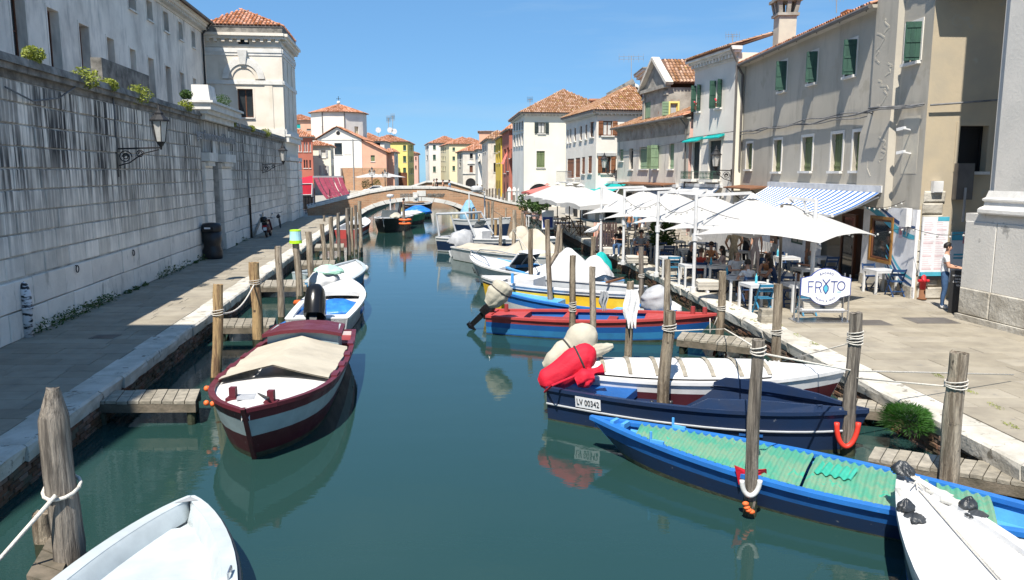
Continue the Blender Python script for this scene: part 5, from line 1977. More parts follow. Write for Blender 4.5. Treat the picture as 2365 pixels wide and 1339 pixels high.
#  BOATS
def boat(name,label,bow,stern,beam,zb,zs,bands,fs=.8,rake=.12,zfloor=.12,gun=.09,gunmat='paint_white',inmat=None,pexp=2.3,tmax=.42,low=.74,cat='boat',sheer=2.2,bluff=1.0,group='boats moored along the canal',nst=16,keel=-.28,sternrake=.0):
 """bands: [(v_top, material)...] from the bottom up; returns the boat and its frame"""
 bow,stern=Vector(bow[:2]),Vector(stern[:2])
 ax=bow-stern
 L=ax.length
 ax/=L
 lat=Vector((ax.y,-ax.x))
 o=thing(name,label,cat,V3((bow+stern)/2,0),group)
 def hb(t):
  if t<tmax:
   f=fs+(1-fs)*math.sin(PI/2*t/tmax)
  else:
   q=(t-tmax)/(1-tmax)
   f=(1-q**pexp)**bluff
  return max(beam/2*f,.015)
 def zsh(t):
  return zs+(zb-zs)*max(0,t)**sheer
 def Pt(t,s_,z,inset=0.):
  """point at length fraction t, lateral fraction s_ (-1 port .. 1), height z, drawn in for the rake"""
  h=hb(min(t,1))-inset
  q=stern+ax*(L*t)+lat*(h*s_)
  return Vector((q.x,q.y,z))
 def sk(t,s_,v,inset=0.):
  zt=zsh(t)
  z=keel+(zt-keel)*v
  w_=(hb(t)-inset)*(low+(1-low)*v**.8)if t<.999 else hb(t)*v
  tt=t-rake*(1-v)*t**5+sternrake*(1-v)*(1-t)**4
  q=stern+ax*(L*tt)+lat*(w_*s_)
  return Vector((q.x,q.y,z))
 ts=[1-(1-i/nst)**1.35 for i in range(nst+1)]
 mats=[]
 mb=MB()
 v0=0.
 vw=(.035-keel)/((zs*.8+zb*.2)-keel)
 bands=[(vw,'slime')]+[q for q in bands if q[0]>vw+.02]
 for vt,mt in bands:
  if mt not in mats:
   mats.append(mt)
  mb.k=mats.index(mt)
  for s_ in(-1,1):
   mb.grid([[sk(t,s_,v0+(vt-v0)*q/2)for t in ts]for q in range(3)])
  v0=vt
 mb.k=len(mats)-1
 if fs>.05:
  vs_=[0,.33,.66,1]
  mb.grid([[sk(0,-1,v),sk(0,1,v)]for v in vs_])
 mb.k=0
 mb.grid([[sk(t,-1,0)for t in ts],[sk(t,1,0)for t in ts]])
 hull=mb.build('hull',mats,o,smooth=False)
 for p in hull.data.polygons:
  p.use_smooth=True
 hull.data.set_sharp_from_angle(angle=R_(38))if hasattr(hull.data,'set_sharp_from_angle')else None
 mb=MB()
 for s_ in(-1,1):
  rows=[]
  for t in ts:
   a=Pt(t,s_,zsh(t)+.025)+V3(lat*s_*.025)
   ins=min(gun,hb(t)*.9)
   b_=Pt(t,s_,zsh(t)+.025)-V3(lat*s_*ins)
   rows.append([a-Vector((0,0,.06)),a,b_,b_-Vector((0,0,.06))])
  mb.grid(rows)
 if fs>.05:
  a,b_=Pt(0,-1,zsh(0)+.027),Pt(0,1,zsh(0)+.027)
  mb.hexa([a,b_,b_+V3(ax*gun),a+V3(ax*gun)],[q-Vector((0,0,.06))for q in(a,b_,b_+V3(ax*gun),a+V3(ax*gun))])
 mb.build('gunwale',gunmat,o)
 if inmat:
  mb=MB()
  for s_ in(-1,1):
   mb.grid([[Pt(t,s_,zsh(t)-.02,min(.04,hb(t)*.5))for t in ts],[sk(t,s_,max(.05,(zfloor-keel)/(zsh(t)-keel)),min(.04,hb(t)*.5))for t in ts]])
  fl=[[sk(t,s_,max(.05,(zfloor-keel)/(zsh(t)-keel)),min(.04,hb(t)*.5))for t in ts]for s_ in(-1,1)]
  mb.grid(fl)
  if fs>.05:
   mb.quad(Pt(.012,-.97,zsh(0)),Pt(.012,.97,zsh(0)),sk(.012,.97,.4),sk(.012,-.97,.4))
  mb.build('interior',inmat,o)
 o['L']=L
 fr=dict(o=o,P=Pt,z=zsh,hb=hb,sk=sk,L=L,ax=V3(ax),lat=V3(lat),ts=ts)
 del o['L']
 return fr
def deck(b,t0,t1,mat,drop=.05,camber=.05,name='deck',inset=.05,n=8,edge=True):
 rows=[]
 for i in range(n+1):
  t=t0+(t1-t0)*i/n
  rows.append([b['P'](t,s_,b['z'](t)-drop+camber*(1-s_*s_),min(inset,b['hb'](t)*.4))for s_ in(-1,-.66,-.33,0,.33,.66,1)])
 mb=MB()
 mb.grid(rows)
 if edge:
  for r_ in(rows[0],rows[-1]):
   mb.grid([r_,[p-Vector((0,0,.14))for p in r_]])
 return mb.build(name,mat,b['o'],True)
def thwart(b,t,z,w_,mat,name='thwart',th=.05):
 mb=MB()
 h=w_/b['L']/2
 c=[b['P'](t-h,-1,z,.05),b['P'](t-h,1,z,.05),b['P'](t+h,1,z,.05),b['P'](t+h,-1,z,.05)]
 mb.hexa([p-Vector((0,0,th))for p in c],c)
 return mb.build(name,mat,b['o'])
def bag(c,size,rz,mat,name,parent=None,seed=0,fold=.16,tilt=0.,label=None,cat='cover',strap=None):
 """a draped, tied cover: lumpy closed surface with folds"""
 mb=MB(Matrix.Translation(Vector(c))@Matrix.Rotation(rz,4,'Z')@Matrix.Rotation(tilt,4,'Y'))
 n,rg=44,16
 vs,fs=[],[]
 for i in range(rg+1):
  u=i/rg
  pr=max(.02,1-u**3.4)**.55*(.84+.3*math.sin(PI*min(1,u+.25)))
  for k in range(n):
   a=2*PI*k/n
   ca,sa=math.cos(a),math.sin(a)
   cr=1-2.6*abs(noise.noise(Vector((ca*2.3+seed,sa*2.3,u*.9))))
   c2=1-2.4*abs(noise.noise(Vector((ca*1.2,sa*1.2+seed,u*2.6+ca))))
   q=pr*(1+fold*(.42*cr*(1.15-u)+.3*c2*(1-u**4)))
   sx_=math.copysign(abs(ca)**.85,ca)
   sy_=math.copysign(abs(sa)**.85,sa)
   zz=-1+2*u+(fold*.5*noise.noise(Vector((ca*2,sa*2,seed)))if 0<u<1 else 0)-(.12*cr if i==0 else 0)
   vs.append((sx_*size[0]*q,sy_*size[1]*q,zz*size[2]))
 for i in range(rg):
  for k in range(n):
   fs.append((i*n+k,i*n+(k+1)%n,(i+1)*n+(k+1)%n,(i+1)*n+k))
 fs.append(tuple(range(rg*n,rg*n+n)))
 mb.add(vs,fs)
 ob=mb.build(name,mat,parent,True,loc=None if parent else c)
 if label:
  tag(ob,label,cat)
 if strap:
  m2=MB(mb.M)
  k=strap[0]
  ring=[Vector(vs[k*n+j])*1.03 for j in range(n)]if strap[1]=='z' else[Vector(vs[i*n+k])*1.03 for i in range(rg+1)]+[Vector(vs[i*n+(k+n//2)%n])*1.03 for i in range(rg,-1,-1)]
  m2.tube(ring+[ring[0]],.022,5,False)
  m2.build('strap','rope_dark',ob)
 return ob
def drape(pts,radii,mat,name,parent,seed=0,fold=.22,straps=(),flat=1.):
 """a cloth pulled over a tilted motor: a creased tube along a path"""
 pts=[Vector(p)for p in pts]
 m_=(len(pts)-1)*5
 rows=[]
 n=36
 cen=[]
 for i in range(m_+1):
  t=i/5
  k=min(int(t),len(pts)-2)
  f=t-k
  p0,p1,p2,p3=pts[max(k-1,0)],pts[k],pts[k+1],pts[min(k+2,len(pts)-1)]
  c=.5*((2*p1)+(p2-p0)*f+(2*p0-5*p1+4*p2-p3)*f*f+(3*p1-p0-3*p2+p3)*f**3)
  r=radii[k]+(radii[k+1]-radii[k])*(f*f*(3-2*f))
  cen.append((c,r))
 for i,(c,r)in enumerate(cen):
  d=(cen[min(i+1,m_)][0]-cen[max(i-1,0)][0]).normalized()
  sd=d.cross(Vector((0,0,1))).normalized()
  up=sd.cross(d)
  u=i/m_
  row=[]
  for k in range(n):
   a=2*PI*k/n
   ca,sa=math.cos(a),math.sin(a)
   cr=1-2.6*abs(noise.noise(Vector((ca*2.4+seed,sa*2.4,u*1.3))))
   c2=1-2.4*abs(noise.noise(Vector((ca*1.5,sa*1.5+seed,u*5))))
   q=r*(1+fold*(.4*cr+.35*c2)*(1.2 if sa<0 else .6))
   q*=1-.16*sum(math.exp(-((u-s_)/.05)**2)for s_ in straps)
   row.append(c+sd*(ca*q*flat)+up*(sa*q))
  rows.append(row)
 mb=MB()
 mb.grid(rows,close=True)
 mb.add(rows[0],[tuple(range(n-1,-1,-1))])
 mb.add(rows[-1],[tuple(range(n))])
 ob=mb.build(name,mat,parent,True,loc=None if parent else pts[0])
 for s_ in straps:
  i=int(round(s_*m_))
  mb=MB()
  c=cen[i][0]
  mb.tube([c+(p-c)*1.02 for p in rows[i]]+[c+(rows[i][0]-c)*1.02],.02,5,False)
  mb.build('strap','rope_dark',ob)
 return ob
def outboard(b,t,z,sc,mat='gloss_black',legmat='gloss_black',tilt=.5):
 o=b['o']
 c=b['P'](t,0,z)
 ax,lat=b['ax'],b['lat']
 up=Vector((0,0,1))
 def L(x,y,zz):
  xx=x*math.cos(tilt)+zz*math.sin(tilt)
  z2=-x*math.sin(tilt)+zz*math.cos(tilt)
  return c+(ax*xx+lat*y+up*z2)*sc
 mb=MB()
 rows=[]
 for i in range(9):
  u=i/8
  zz=.05+.62*u
  wx,wy=.3*(1-.35*u**3),.2*(1-.3*u**3)
  if i==8:
   wx,wy=wx*.7,wy*.7
  rows.append([L(math.copysign(abs(math.cos(a))**.6,math.cos(a))*wx-.1,math.copysign(abs(math.sin(a))**.6,math.sin(a))*wy,zz)for a in[2*PI*k/16 for k in range(16)]])
 mb.grid(rows,close=True)
 mb.add(rows[-1],[tuple(range(16))])
 mb.add(rows[0],[tuple(range(15,-1,-1))])
 e=mb.build('outboard_motor',mat,o,True)
 mb=MB()
 mb.hexa([L(-.28,-.07,.08),L(.0,-.07,.08),L(.0,.07,.08),L(-.28,.07,.08)],[L(-.34,-.05,-.75),L(-.1,-.05,-.75),L(-.1,.05,-.75),L(-.34,.05,-.75)])
 mb.build('leg',legmat,e)
 mb=MB()
 mb.tube([L(-.42,0,-.82),L(-.22,0,-.85),L(.08,0,-.82)],[.05,.075,.02],8)
 for k in range(3):
  a=2*PI*k/3
  mb.hexa([L(-.4,.03*math.cos(a)-.02,-.83+.03*math.sin(a)),L(-.38,.03*math.cos(a)+.02,-.83+.03*math.sin(a)),L(-.38,.15*math.cos(a+.3),-.83+.15*math.sin(a+.3)),L(-.4,.15*math.cos(a-.3),-.83+.15*math.sin(a-.3))],[L(-.41,.03*math.cos(a)-.02,-.83+.03*math.sin(a)),L(-.39,.03*math.cos(a)+.02,-.83+.03*math.sin(a)),L(-.39,.15*math.cos(a+.3),-.83+.15*math.sin(a+.3)),L(-.41,.15*math.cos(a-.3),-.83+.15*math.sin(a-.3))])
 mb.build('propeller',legmat,e)
 mb=MB()
 mb.bar(L(.02,-.18,.0),L(.02,.18,.0),.12*sc,.2*sc)
 mb.bar(L(.1,0,.15),L(.75,.05,.3),.05*sc,.05*sc)
 mb.build('clamp',legmat,e)
 return e
def tarp(b,t0,t1,hf,mat,name,n=30,m_=16):
 rows=[]
 for i in range(n+1):
  t=t0+(t1-t0)*i/n
  row=[]
  for k in range(m_+1):
   s_=-1+2*k/m_
   fold=.05*(1-2.2*abs(noise.noise(Vector((t*11,s_*2.2,len(name)%7)))))*abs(s_)**.5+.03*noise.noise(Vector((t*26,s_*3,2)))
   row.append(b['P'](t,s_*1.03,b['z'](t)+.0+hf(t)*(1-abs(s_)**1.15)+fold))
  rows.append(row)
 mb=MB()
 mb.grid(rows)
 return mb.build(name,mat,b['o'],True)
def rail(b,pts,r,mat,name='rail'):
 mb=MB();mb.tube(pts,r,6);return mb.build(name,mat,b['o'])
bow=Zp(442,1152,.5)
ax=Vector((.15,-1,0)).normalized()
b=boat('dinghy','pale white plastic dinghy with moulded inner rim at the near left',bow,bow+ax*4.5,1.95,.52,.46,[(1,'gelcoat')],fs=.86,gun=.13,gunmat='gelcoat',inmat='gelcoat',zfloor=.3,pexp=1.8,low=.8,tmax=.35,bluff=.8)
rub=[]
for s_ in(-1,1):
 rub=[b['P'](t,s_,b['z'](t)-.05)+b['lat']*(s_*.035)for t in b['ts']]
 rail(b,rub,.04,'black_plastic','rubbing_strake')
deck(b,.1,.9,'gelcoat',.18,.02,'inner_floor',.2,edge=False)
rows=[]
mb=MB()
for s_ in(-1,1):
 mb.grid([[b['P'](t,s_,b['z'](t)+.026,min(.12,b['hb'](t)*.8))for t in b['ts']],[b['P'](t,s_,b['z'](t)-.02,min(.17,b['hb'](t)*.9))for t in b['ts']],[b['P'](t,s_,b['z'](t)-.18,min(.22,b['hb'](t)*.95))for t in b['ts']]])
mb.build('inner_rim','gelcoat',b['o'],True)
mb=MB();p=b['P'](.55,.93,b['z'](.55)+.03);mb.tube([p,p+Vector((0,0,.06)),p+b['ax']*.14+Vector((0,0,.06)),p+b['ax']*.14],.012,6);mb.build('cleat','steel',b['o'])
mb=MB();mb.add([b['P'](t,s_,b['z'](t)+.03)for t,s_ in((.99,0),(.955,-.8),(.965,.8))],[(0,1,2)]);mb.build('bow_plate','metal_grey',b['o'])
bow=Zp(562,952,.9)
stern=Zp(733,764,.66)
b=boat('burgundy_boat','burgundy wooden boat with beige canvas, white foredeck and pale grey stripe',bow,stern,2.12,.92,.66,[(.3,'paint_maroon'),(.6,'paint_maroon'),(.84,'paint_seagrey'),(1,'paint_burgundy')],fs=.82,gun=.075,gunmat='paint_burgundy',inmat='paint_white',zfloor=.3,pexp=3.4,low=.62,rake=.1,tmax=.5,keel=-.3)
BURG=b
deck(b,.66,.985,'paint_white_matt',.05,.1,'foredeck')
deck(b,.0,.14,'paint_brick',.1,.02,'sterndeck')
rows=[]
n=12
for i in range(n+1):
 t=.29+(.7-.29)*i/n
 row=[]
 for s_ in(-.9,-.68,-.45,-.22,0,.22,.45,.68,.9):
  sag=.24*(1-abs(s_)/.9)+.015*math.sin(i*2.1+s_*3)
  row.append(b['P'](t,s_*(1+.02*math.sin(i*1.7)),b['z'](t)+.06+sag,.0))
 rows.append(row)
mb=MB();mb.grid(rows);mb.grid([[p-Vector((0,0,.02))for p in r_]for r_ in rows]);mb.build('canvas_cover','canvas_beige',b['o'],True)
mb=MB()
rows=[]
for t in(.13,.16,.26,.29):
 rows.append([b['P'](t,s_,b['z'](t)+.34+.1*(1-(s_/.8)**2))for s_ in(-.8,-.4,0,.4,.8)])
mb.grid(rows)
for r_ in(rows[0],rows[-1]):
 mb.grid([r_,[p-Vector((0,0,.07))for p in r_]])
for k in(0,-1):
 mb.grid([[r_[k]for r_ in rows],[r_[k]-Vector((0,0,.07))for r_ in rows]])
mb.build('cabin_roof','paint_burgundy',b['o'])
mb=MB()
a=[b['P'](t,s_,b['z'](.2)+.36)for t,s_ in((.15,-.72),(.15,.72),(.275,.72),(.275,-.72))]
mb.hexa([p-Vector((0,0,.5))for p in a],a)
mb.build('cabin_side','paint_seagrey',b['o'])
for t,s_,w_ in((.93,-.7,.07),(.885,.55,.07)):
 mb=MB();p=b['P'](t,s_,b['z'](t));mb.box(p.x-.05,p.y-.05,p.z-.02,p.x+.05,p.y+.05,p.z+.2);mb.build('bollard','paint_burgundy',b['o'])
 mb=MB();mb.box(p.x-.1,p.y-.08,p.z-.03,p.x+.1,p.y+.08,p.z+.04);mb.build('bollard_base','paint_burgundy',b['o'])
mb=MB();q=[b['P'](t,s_,b['z'](t)-.07+.1+.012)for t,s_ in((.86,.05),(.86,.45),(.92,.5),(.92,-.05))];mb.ext(q,(0,0,.012));mb.build('hatch','canvas_grey',b['o'])
for s_ in(-1,1):
 for t in(.2,.36,.5,.62):
  mb=MB();p0,p1=b['P'](t,s_,b['z'](t)+.045,.05),b['P'](t+.05,s_,b['z'](t)+.045,.05);mb.bar(p0,p1,.12,.04);mb.build('oarlock_pad','paint_burgundy',b['o'])
mb=MB()
p0=b['P'](1.,0,b['z'](1))+b['ax']*.02
p1=b['sk'](1.,0,.0)+b['ax']*.02
mb.bar(p0+Vector((0,0,.04)),b['sk'](1,0,.5)+b['ax']*.02,.06,.05);mb.bar(b['sk'](1,0,.5)+b['ax']*.02,p1,.06,.05)
mb.build('stem','paint_maroon',b['o'])
mb=MB();q=[b['P'](t,s_,b['z'](t)-.03)for t,s_ in((.01,.3),(.1,.3),(.1,.9),(.01,.9))];mb.ext(q,(0,0,.02));mb.build('stern_mat','orange',b['o'])
stern,bow=Zp(731,737,.5),Zp(806,645,.62)
b=boat('motorboat','white open motorboat with tilted black outboard and blue tarpaulin',bow,stern,1.85,.66,.5,[(.45,'paint_grey'),(1,'paint_grey')],fs=.88,gun=.16,gunmat='paint_white',inmat='paint_white',zfloor=.2,pexp=2.2,low=.78,tmax=.4)
deck(b,.62,.985,'paint_white',.0,.05,'foredeck')
deck(b,.0,.12,'paint_white',.03,.0,'sterndeck')
outboard(b,-.02,.5,1.35,tilt=.45)
bag(b['P'](.4,.15,.38),(.5,.62,.22),math.atan2(b['ax'].y,b['ax'].x),'canvas_blue','tarpaulin',b['o'],3,.3)
thwart(b,.55,.4,.3,'paint_white')
mb=MB();c=Zp(690,702,.3);mb.tube([c+Vector((-.15,.2,0)),c+Vector((.2,-.05,.05)),c+Vector((.25,-.4,0))],.1,8);tag(mb.build('orange_fender','orange',None,True,loc=c),'orange fender between pole and white motorboat','fender')
mb=MB();mb.tube([Zp(643,752,.1),Zp(672,738,.25),Zp(705,708,.5)],.035,8);tag(mb.build('hose','paint_blue',None,True,loc=Zp(643,752,.1)),'blue hose over the mooring line by the white motorboat','hose')
stern,bow=Zp(752,652,.5),Zp(822,601,.6)
b=boat('covered_boat','white decked boat with pale green cloth on its motor, farther along the left bank',bow,stern,1.75,.62,.5,[(.4,'paint_seagrey'),(1,'paint_teal_blue')],fs=.85,gun=.12,gunmat='gelcoat',inmat='gelcoat',pexp=2.2,low=.75)
deck(b,.2,.985,'canvas_white',.06,.03,'cover')
bag(b['P'](.03,-.1,.7),(.45,.5,.4),.4,'canvas_white','motor_cover',b['o'],5,.3)
bag(b['P'](.06,.05,.95),(.4,.5,.14),.4,'canvas_green','green_cloth',b['o'],8,.35)
mb=MB();c=Zp(843,620,.15);mb.ball(c,.17,10,8);tag(mb.build('ball_fender','float_white',None,True,loc=c),'white and black ball fender at the bow of the covered boat','fender')
b=boat('punt','small white flat boat tucked between the left jetties',Zp(752,625,.3),Zp(690,632,.3),1.2,.35,.3,[(1,'paint_seagrey')],fs=.8,inmat='gelcoat',gunmat='gelcoat')
b=boat('red_striped_boat','white and red boat behind the left pole cluster',Zp(845,508,.6),Zp(798,530,.6),1.8,.8,.6,[(.6,'paint_white'),(1,'paint_red')],gunmat='paint_white',inmat='paint_white')
deck(b,.5,.98,'paint_white',.0,.1,'foredeck')
bow,stern=Zp(884,507,1.15),Zp(888,478,.95)
bow=Yp(884,505,56.);stern=bow+Vector((.25,7.2,0))
b=boat('black_boat','black work boat facing the camera with windscreen and roll bar',bow,stern,2.35,1.12,.95,[(.2,'paint_black'),(1,'paint_black')],fs=.9,gun=.1,gunmat='paint_white',inmat='paint_grey',low=.68,pexp=3.2,zfloor=.3,tmax=.4,bluff=.85)
deck(b,.62,.985,'canvas_grey',.03,.06,'foredeck')
mb=MB()
p=[b['P'](.62,s_,b['z'](.6)+h)for s_,h in((-.6,0),(.6,0),(.5,.55),(-.5,.55))]
mb.ext(p,b['ax']*.03);mb.build('windscreen','windscreen',b['o'])
mb=MB();p=b['P'](.5,.1,1.2);mb.bar(p,p+Vector((0,0,1.25)),.08,.08);mb.lathe([(.18,0),(.28,.1),(.28,.2),(.1,.26)],p+Vector((0,0,1.25)),10);mb.build('radar_mast','paint_white',b['o'])
bag(b['P'](.8,-.75,1.25),(.35,.5,.2),0,'canvas_cream','folded_net',b['o'],2,.4)
BLACK=b
b=boat('green_boat','green and white boat lying under the left half of the arch',Zp(974,492,.9)+Vector((0,2,0)),Zp(902,505,.7)+Vector((0,2,0)),2.2,1.1,.8,[(.55,'paint_black'),(1,'paint_green')],gunmat='paint_green',inmat='paint_white',fs=.7)
deck(b,.0,.6,'paint_white',-.1,.15,'cabin_top')
bag(b['P'](.72,.2,1.2),(.9,.5,.35),.3,'canvas_blue','tarpaulin',b['o'],4,.4)
b=boat('far_dark_boat','dark boat with white canopy beyond the arch',Zp(985,476,1.)+Vector((0,6,0)),Zp(925,478,1.)+Vector((0,6,0)),2.2,1.2,1.,[(1,'paint_black')],gunmat='paint_white',inmat='paint_grey',fs=.8)
deck(b,.1,.7,'canvas_white',-.4,.2,'canopy')
b=boat('rollbar_boat','white and navy motorboat with tubular roll bar and striped seats',Zp(1290,560,.75),Zp(1030,547,.75),2.3,1.0,.8,[(.35,'paint_grey'),(.82,'paint_navy'),(1,'paint_white')],fs=.85,gun=.16,gunmat='paint_white',inmat='paint_white',low=.72,zfloor=.45)
for t in(.14,.26):
 pass
mb=MB()
bs=[b['P'](.02,-.85,.85),b['P'](.02,.85,.85)]
tp=[b['P'](-.02,-.7,2.05),b['P'](-.02,.7,2.05)]
t2=[b['P'](.26,-.7,2.15),b['P'](.26,.7,2.15)]
f2=[b['P'](.36,-.8,.95),b['P'](.36,.8,.95)]
for i in(0,1):
 mb.tube([bs[i],tp[i],t2[i],f2[i]],.06,8)
mb.tube(tp,.06,8);mb.tube(t2,.06,8)
mb.build('roll_bar','paint_grey',b['o'])
mb=MB()
a=[b['P'](t,s_,1.15)for t,s_ in((.14,-.5),(.14,.5),(.2,.5),(.2,-.5))]
mb.hexa([p-Vector((0,0,.6))for p in a],a)
mb.build('helm_seat','canvas_grey',b['o'])
mb=MB()
a=[b['P'](t,s_,1.35-(t-.3)*2)for t,s_ in((.3,-.45),(.3,.45),(.38,.4),(.38,-.4))]
mb.hexa([p-Vector((0,0,.8))for p in a],a)
mb.build('console','paint_white',b['o'])
mb=MB()
mb.hexa([a[0],a[1],a[1]+Vector((.2,.05,.35)),a[0]+Vector((.2,.05,.35))],[p+Vector((.02,0,0))for p in(a[0],a[1],a[1]+Vector((.2,.05,.35)),a[0]+Vector((.2,.05,.35)))])
mb.build('windscreen','windscreen',b['o'])
deck(b,.55,.97,'paint_white',.0,.08,'foredeck')
bag(b['P'](.7,.2,1.15),(.55,.5,.4),0,'canvas_beige','beige_cover',b['o'],12,.3)
b=boat('navy_workboat','navy boat with radar arch behind the roll bar boat',Zp(1180,520,1.)+Vector((0,2,0)),Zp(1066,512,1.)+Vector((0,2,0)),2.4,1.4,1.1,[(.75,'paint_navy'),(1,'paint_white')],gunmat='paint_white',inmat='paint_grey',fs=.8)
mb=MB();p=b['P'](.3,-.6,1.1);q=b['P'](.3,.6,1.1);u=Vector((0,0,1.9));mb.tube([p,p+u,q+u,q],.05,6);mb.build('radar_arch','paint_white',b['o'])
mb=MB();mb.lathe([(.3,0),(.42,.1),(.42,.28),(.2,.36)],b['P'](.3,0,3.05),12);mb.build('radar_dome','paint_white',b['o'])
bag(b['P'](.12,0,1.7),(.5,.6,.75),.2,'tee_blue','blue_cover',b['o'],17,.25)
b=boat('grey_covered_boat','white motorboat under a long grey and cream tarpaulin',Zp(1335,600,.7),Zp(1075,570,.6),2.2,.8,.65,[(.5,'paint_white'),(1,'paint_white')],gunmat='paint_white',inmat='paint_grey',fs=.8)
tarp(b,.06,.96,lambda t:.2+.95*math.exp(-((t-.66)/.13)**2),'canvas_beige','tarpaulin')
bag(b['P'](-.02,0,1.0),(.55,.4,.5),.3,'canvas_grey','motor_cover',b['o'],21,.35,tilt=.5)
outboard(b,-.05,.5,1.2,'paint_grey','paint_grey',.9)
bow,stern=Zp(1086,593,.95),Zp(1290,628,.8)
b=boat('cabin_boat','white fibreglass boat with name lettering on its raised bow',bow,stern,2.1,1.0,.72,[(.3,'antifoul'),(1,'paint_white')],gunmat='paint_white',inmat='paint_white',fs=.85,rake=.22,pexp=2.4,low=.55)
deck(b,.45,.985,'paint_white',.0,.12,'foredeck')
side=-1 if b['lat'].y>0 else 1
p0=b['sk'](.86,side,.68)
e=(b['sk'](.7,side,.68)-b['sk'](.86,side,.68)).normalized()
nrm=Vector((e.y,-e.x,.25))
if nrm.y>0:nrm=Vector((-nrm.x,-nrm.y,nrm.z))
uv_=(b['sk'](.78,side,.8)-b['sk'](.78,side,.56)).normalized()
text(b['o'],'BALÙ',b['sk'](.76,side,.66)+nrm.normalized()*.09,e,uv_-e*e.dot(uv_),.36,'sign_black',.004)
for s_ in(-1,1):
 rail(b,[b['P'](t,s_*.85,b['z'](t)+h)for t,h in((.98,.02),(.93,.3),(.8,.34),(.62,.3),(.55,.02))],.02,'steel')
b=boat('blue_deck_boat','small white cabin boat with sky blue foredeck and windscreen',Zp(1146,602,.85),Zp(1400,650,.75),1.95,.9,.72,[(.5,'paint_white'),(1,'paint_white')],gunmat='paint_sky',inmat='paint_white',fs=.85,low=.6,rake=.18)
deck(b,.74,.985,'paint_sky',.0,.08,'foredeck')
mb=MB()
c0=[b['P'](.74,s_,b['z'](.74)+.05)for s_ in(-.75,.75)]
c1=[b['P'](.66,s_,b['z'](.66)+.55)for s_ in(-.6,.6)]
mb.quad(c0[0],c0[1],c1[1],c1[0]);mb.build('windscreen','windscreen',b['o'])
mb=MB()
for p,q in((c0[0],c1[0]),(c0[1],c1[1]),(c1[0],c1[1]),(c0[0].lerp(c0[1],.5),c1[0].lerp(c1[1],.5))):
 mb.bar(p,q,.06,.06)
rows=[[b['P'](t,s_,b['z'](t)+.58+.1*(1-s_*s_))for s_ in(-.62,-.3,0,.3,.62)]for t in(.66,.58,.5)]
mb.grid(rows)
mb.build('cabin_frame','paint_white',b['o'])
tarp(b,.02,.5,lambda t:.25+.75*math.exp(-((t-.3)/.12)**2),'canvas_white','white_cover')
bag(b['P'](.12,.2,1.05),(.5,.45,.5),.3,'canvas_white','motor_cover',b['o'],28,.4)
c=Zp(1412,590,1.1)
bag(Zp(1388,605,.9),(.35,.3,.4),0,'canvas_teal','teal_cover',None,31,.25,label='teal tarpaulin bundle between the white covers',cat='cover')
b=boat('yellow_boat','yellow boat with worn white gunwale and chipped lettering',Zp(1113,638,1.),Zp(1480,668,.9),1.9,1.0,.88,[(.25,'paint_maroon'),(.84,'paint_yellow'),(.89,'paint_black'),(1,'paint_white')],gunmat='paint_white_matt',inmat='paint_grey',fs=.8,rake=.05,pexp=3.2,low=.75)
deck(b,.82,.985,'paint_white_matt',.0,.03,'foredeck')
mb=MB();a=[b['P'](t,s_,b['z'](t)+.14)for t,s_ in((.62,-.5),(.62,.6),(.78,.6),(.78,-.7))];mb.hexa([p-Vector((0,0,.35))for p in a],a);mb.build('locker','paint_white_matt',b['o'])
mb=MB();mb.bar(Zp(1400,652,.95),Zp(1440,642,1.0),.06,.06);mb.build('oar','rust',b['o'])
b=boat('light_blue_boat','sky blue wooden boat with grey ribs behind the red and blue boat',Zp(1150,672,.7),Zp(1560,718,.52),1.5,.72,.5,[(.35,'paint_grey'),(.72,'paint_white'),(1,'paint_blue')],gunmat='paint_blue',inmat='paint_grey',fs=.5,rake=.1,pexp=2.6)
deck(b,.6,.985,'paint_sky',.0,.03,'foredeck')
for i in range(9):
 t=.12+i*.05
 mb=MB()
 mb.tube([b['P'](t,-1,b['z'](t),.06),b['sk'](t,-1,.45,.06),b['sk'](t,1,.45,.06),b['P'](t,1,b['z'](t),.06)],.03,5)
 mb.build('rib','paint_white',b['o'])
thwart(b,.3,.45,.25,'paint_sky')
mb=MB();p=b['P'](.9,-.4,1.0);mb.tube([p,p+Vector((0,0,.3))],.05,6);mb.build('bollard','paint_sky',b['o'])
tag(drape([Yp(1520,716,21.8),Yp(1518,700,21.8),Yp(1514,680,21.8),Yp(1510,666,21.8),Yp(1508,661,21.8)],[.34,.4,.38,.24,.05],'canvas_grey','motor_cover',None,41,.2),'silver grey motor cover at the quay wall','cover')
bag(Zp(1545,706,.6),(.3,.25,.15),.2,'canvas_white','white_tarpaulin',None,42,.4,label='crumpled white tarpaulin beside the silver motor cover',cat='cover')
b=boat('red_blue_boat','red and blue wooden boat with red decks and open hold',Zp(1655,734,.62),Zp(1133,718,.55),1.7,.72,.5,[(.42,'paint_royal'),(.62,'paint_teal_blue'),(.8,'paint_royal'),(1,'paint_brick')],gunmat='paint_red',inmat='paint_royal',fs=.62,rake=.12,pexp=2.2,low=.72,gun=.12)
deck(b,.7,.985,'paint_red',.03,.04,'foredeck')
deck(b,.0,.17,'paint_red',.03,.03,'sterndeck')
thwart(b,.36,.48,.3,'paint_red')
thwart(b,.55,.42,.25,'paint_brick')
mb=MB();a=[b['P'](t,s_,.5)for t,s_ in((.2,.2),(.2,.9),(.38,.9),(.38,.2))];mb.hexa([p-Vector((0,0,.05))for p in a],a);mb.build('side_board','paint_brick',b['o'])
for t,s_ in((.95,.3),(.06,-.6),(.9,-.5)):
 mb=MB();p=b['P'](t,s_,b['z'](t));mb.tube([p,p+Vector((0,0,.2))],.06,6);mb.build('bollard','paint_brick',b['o'])
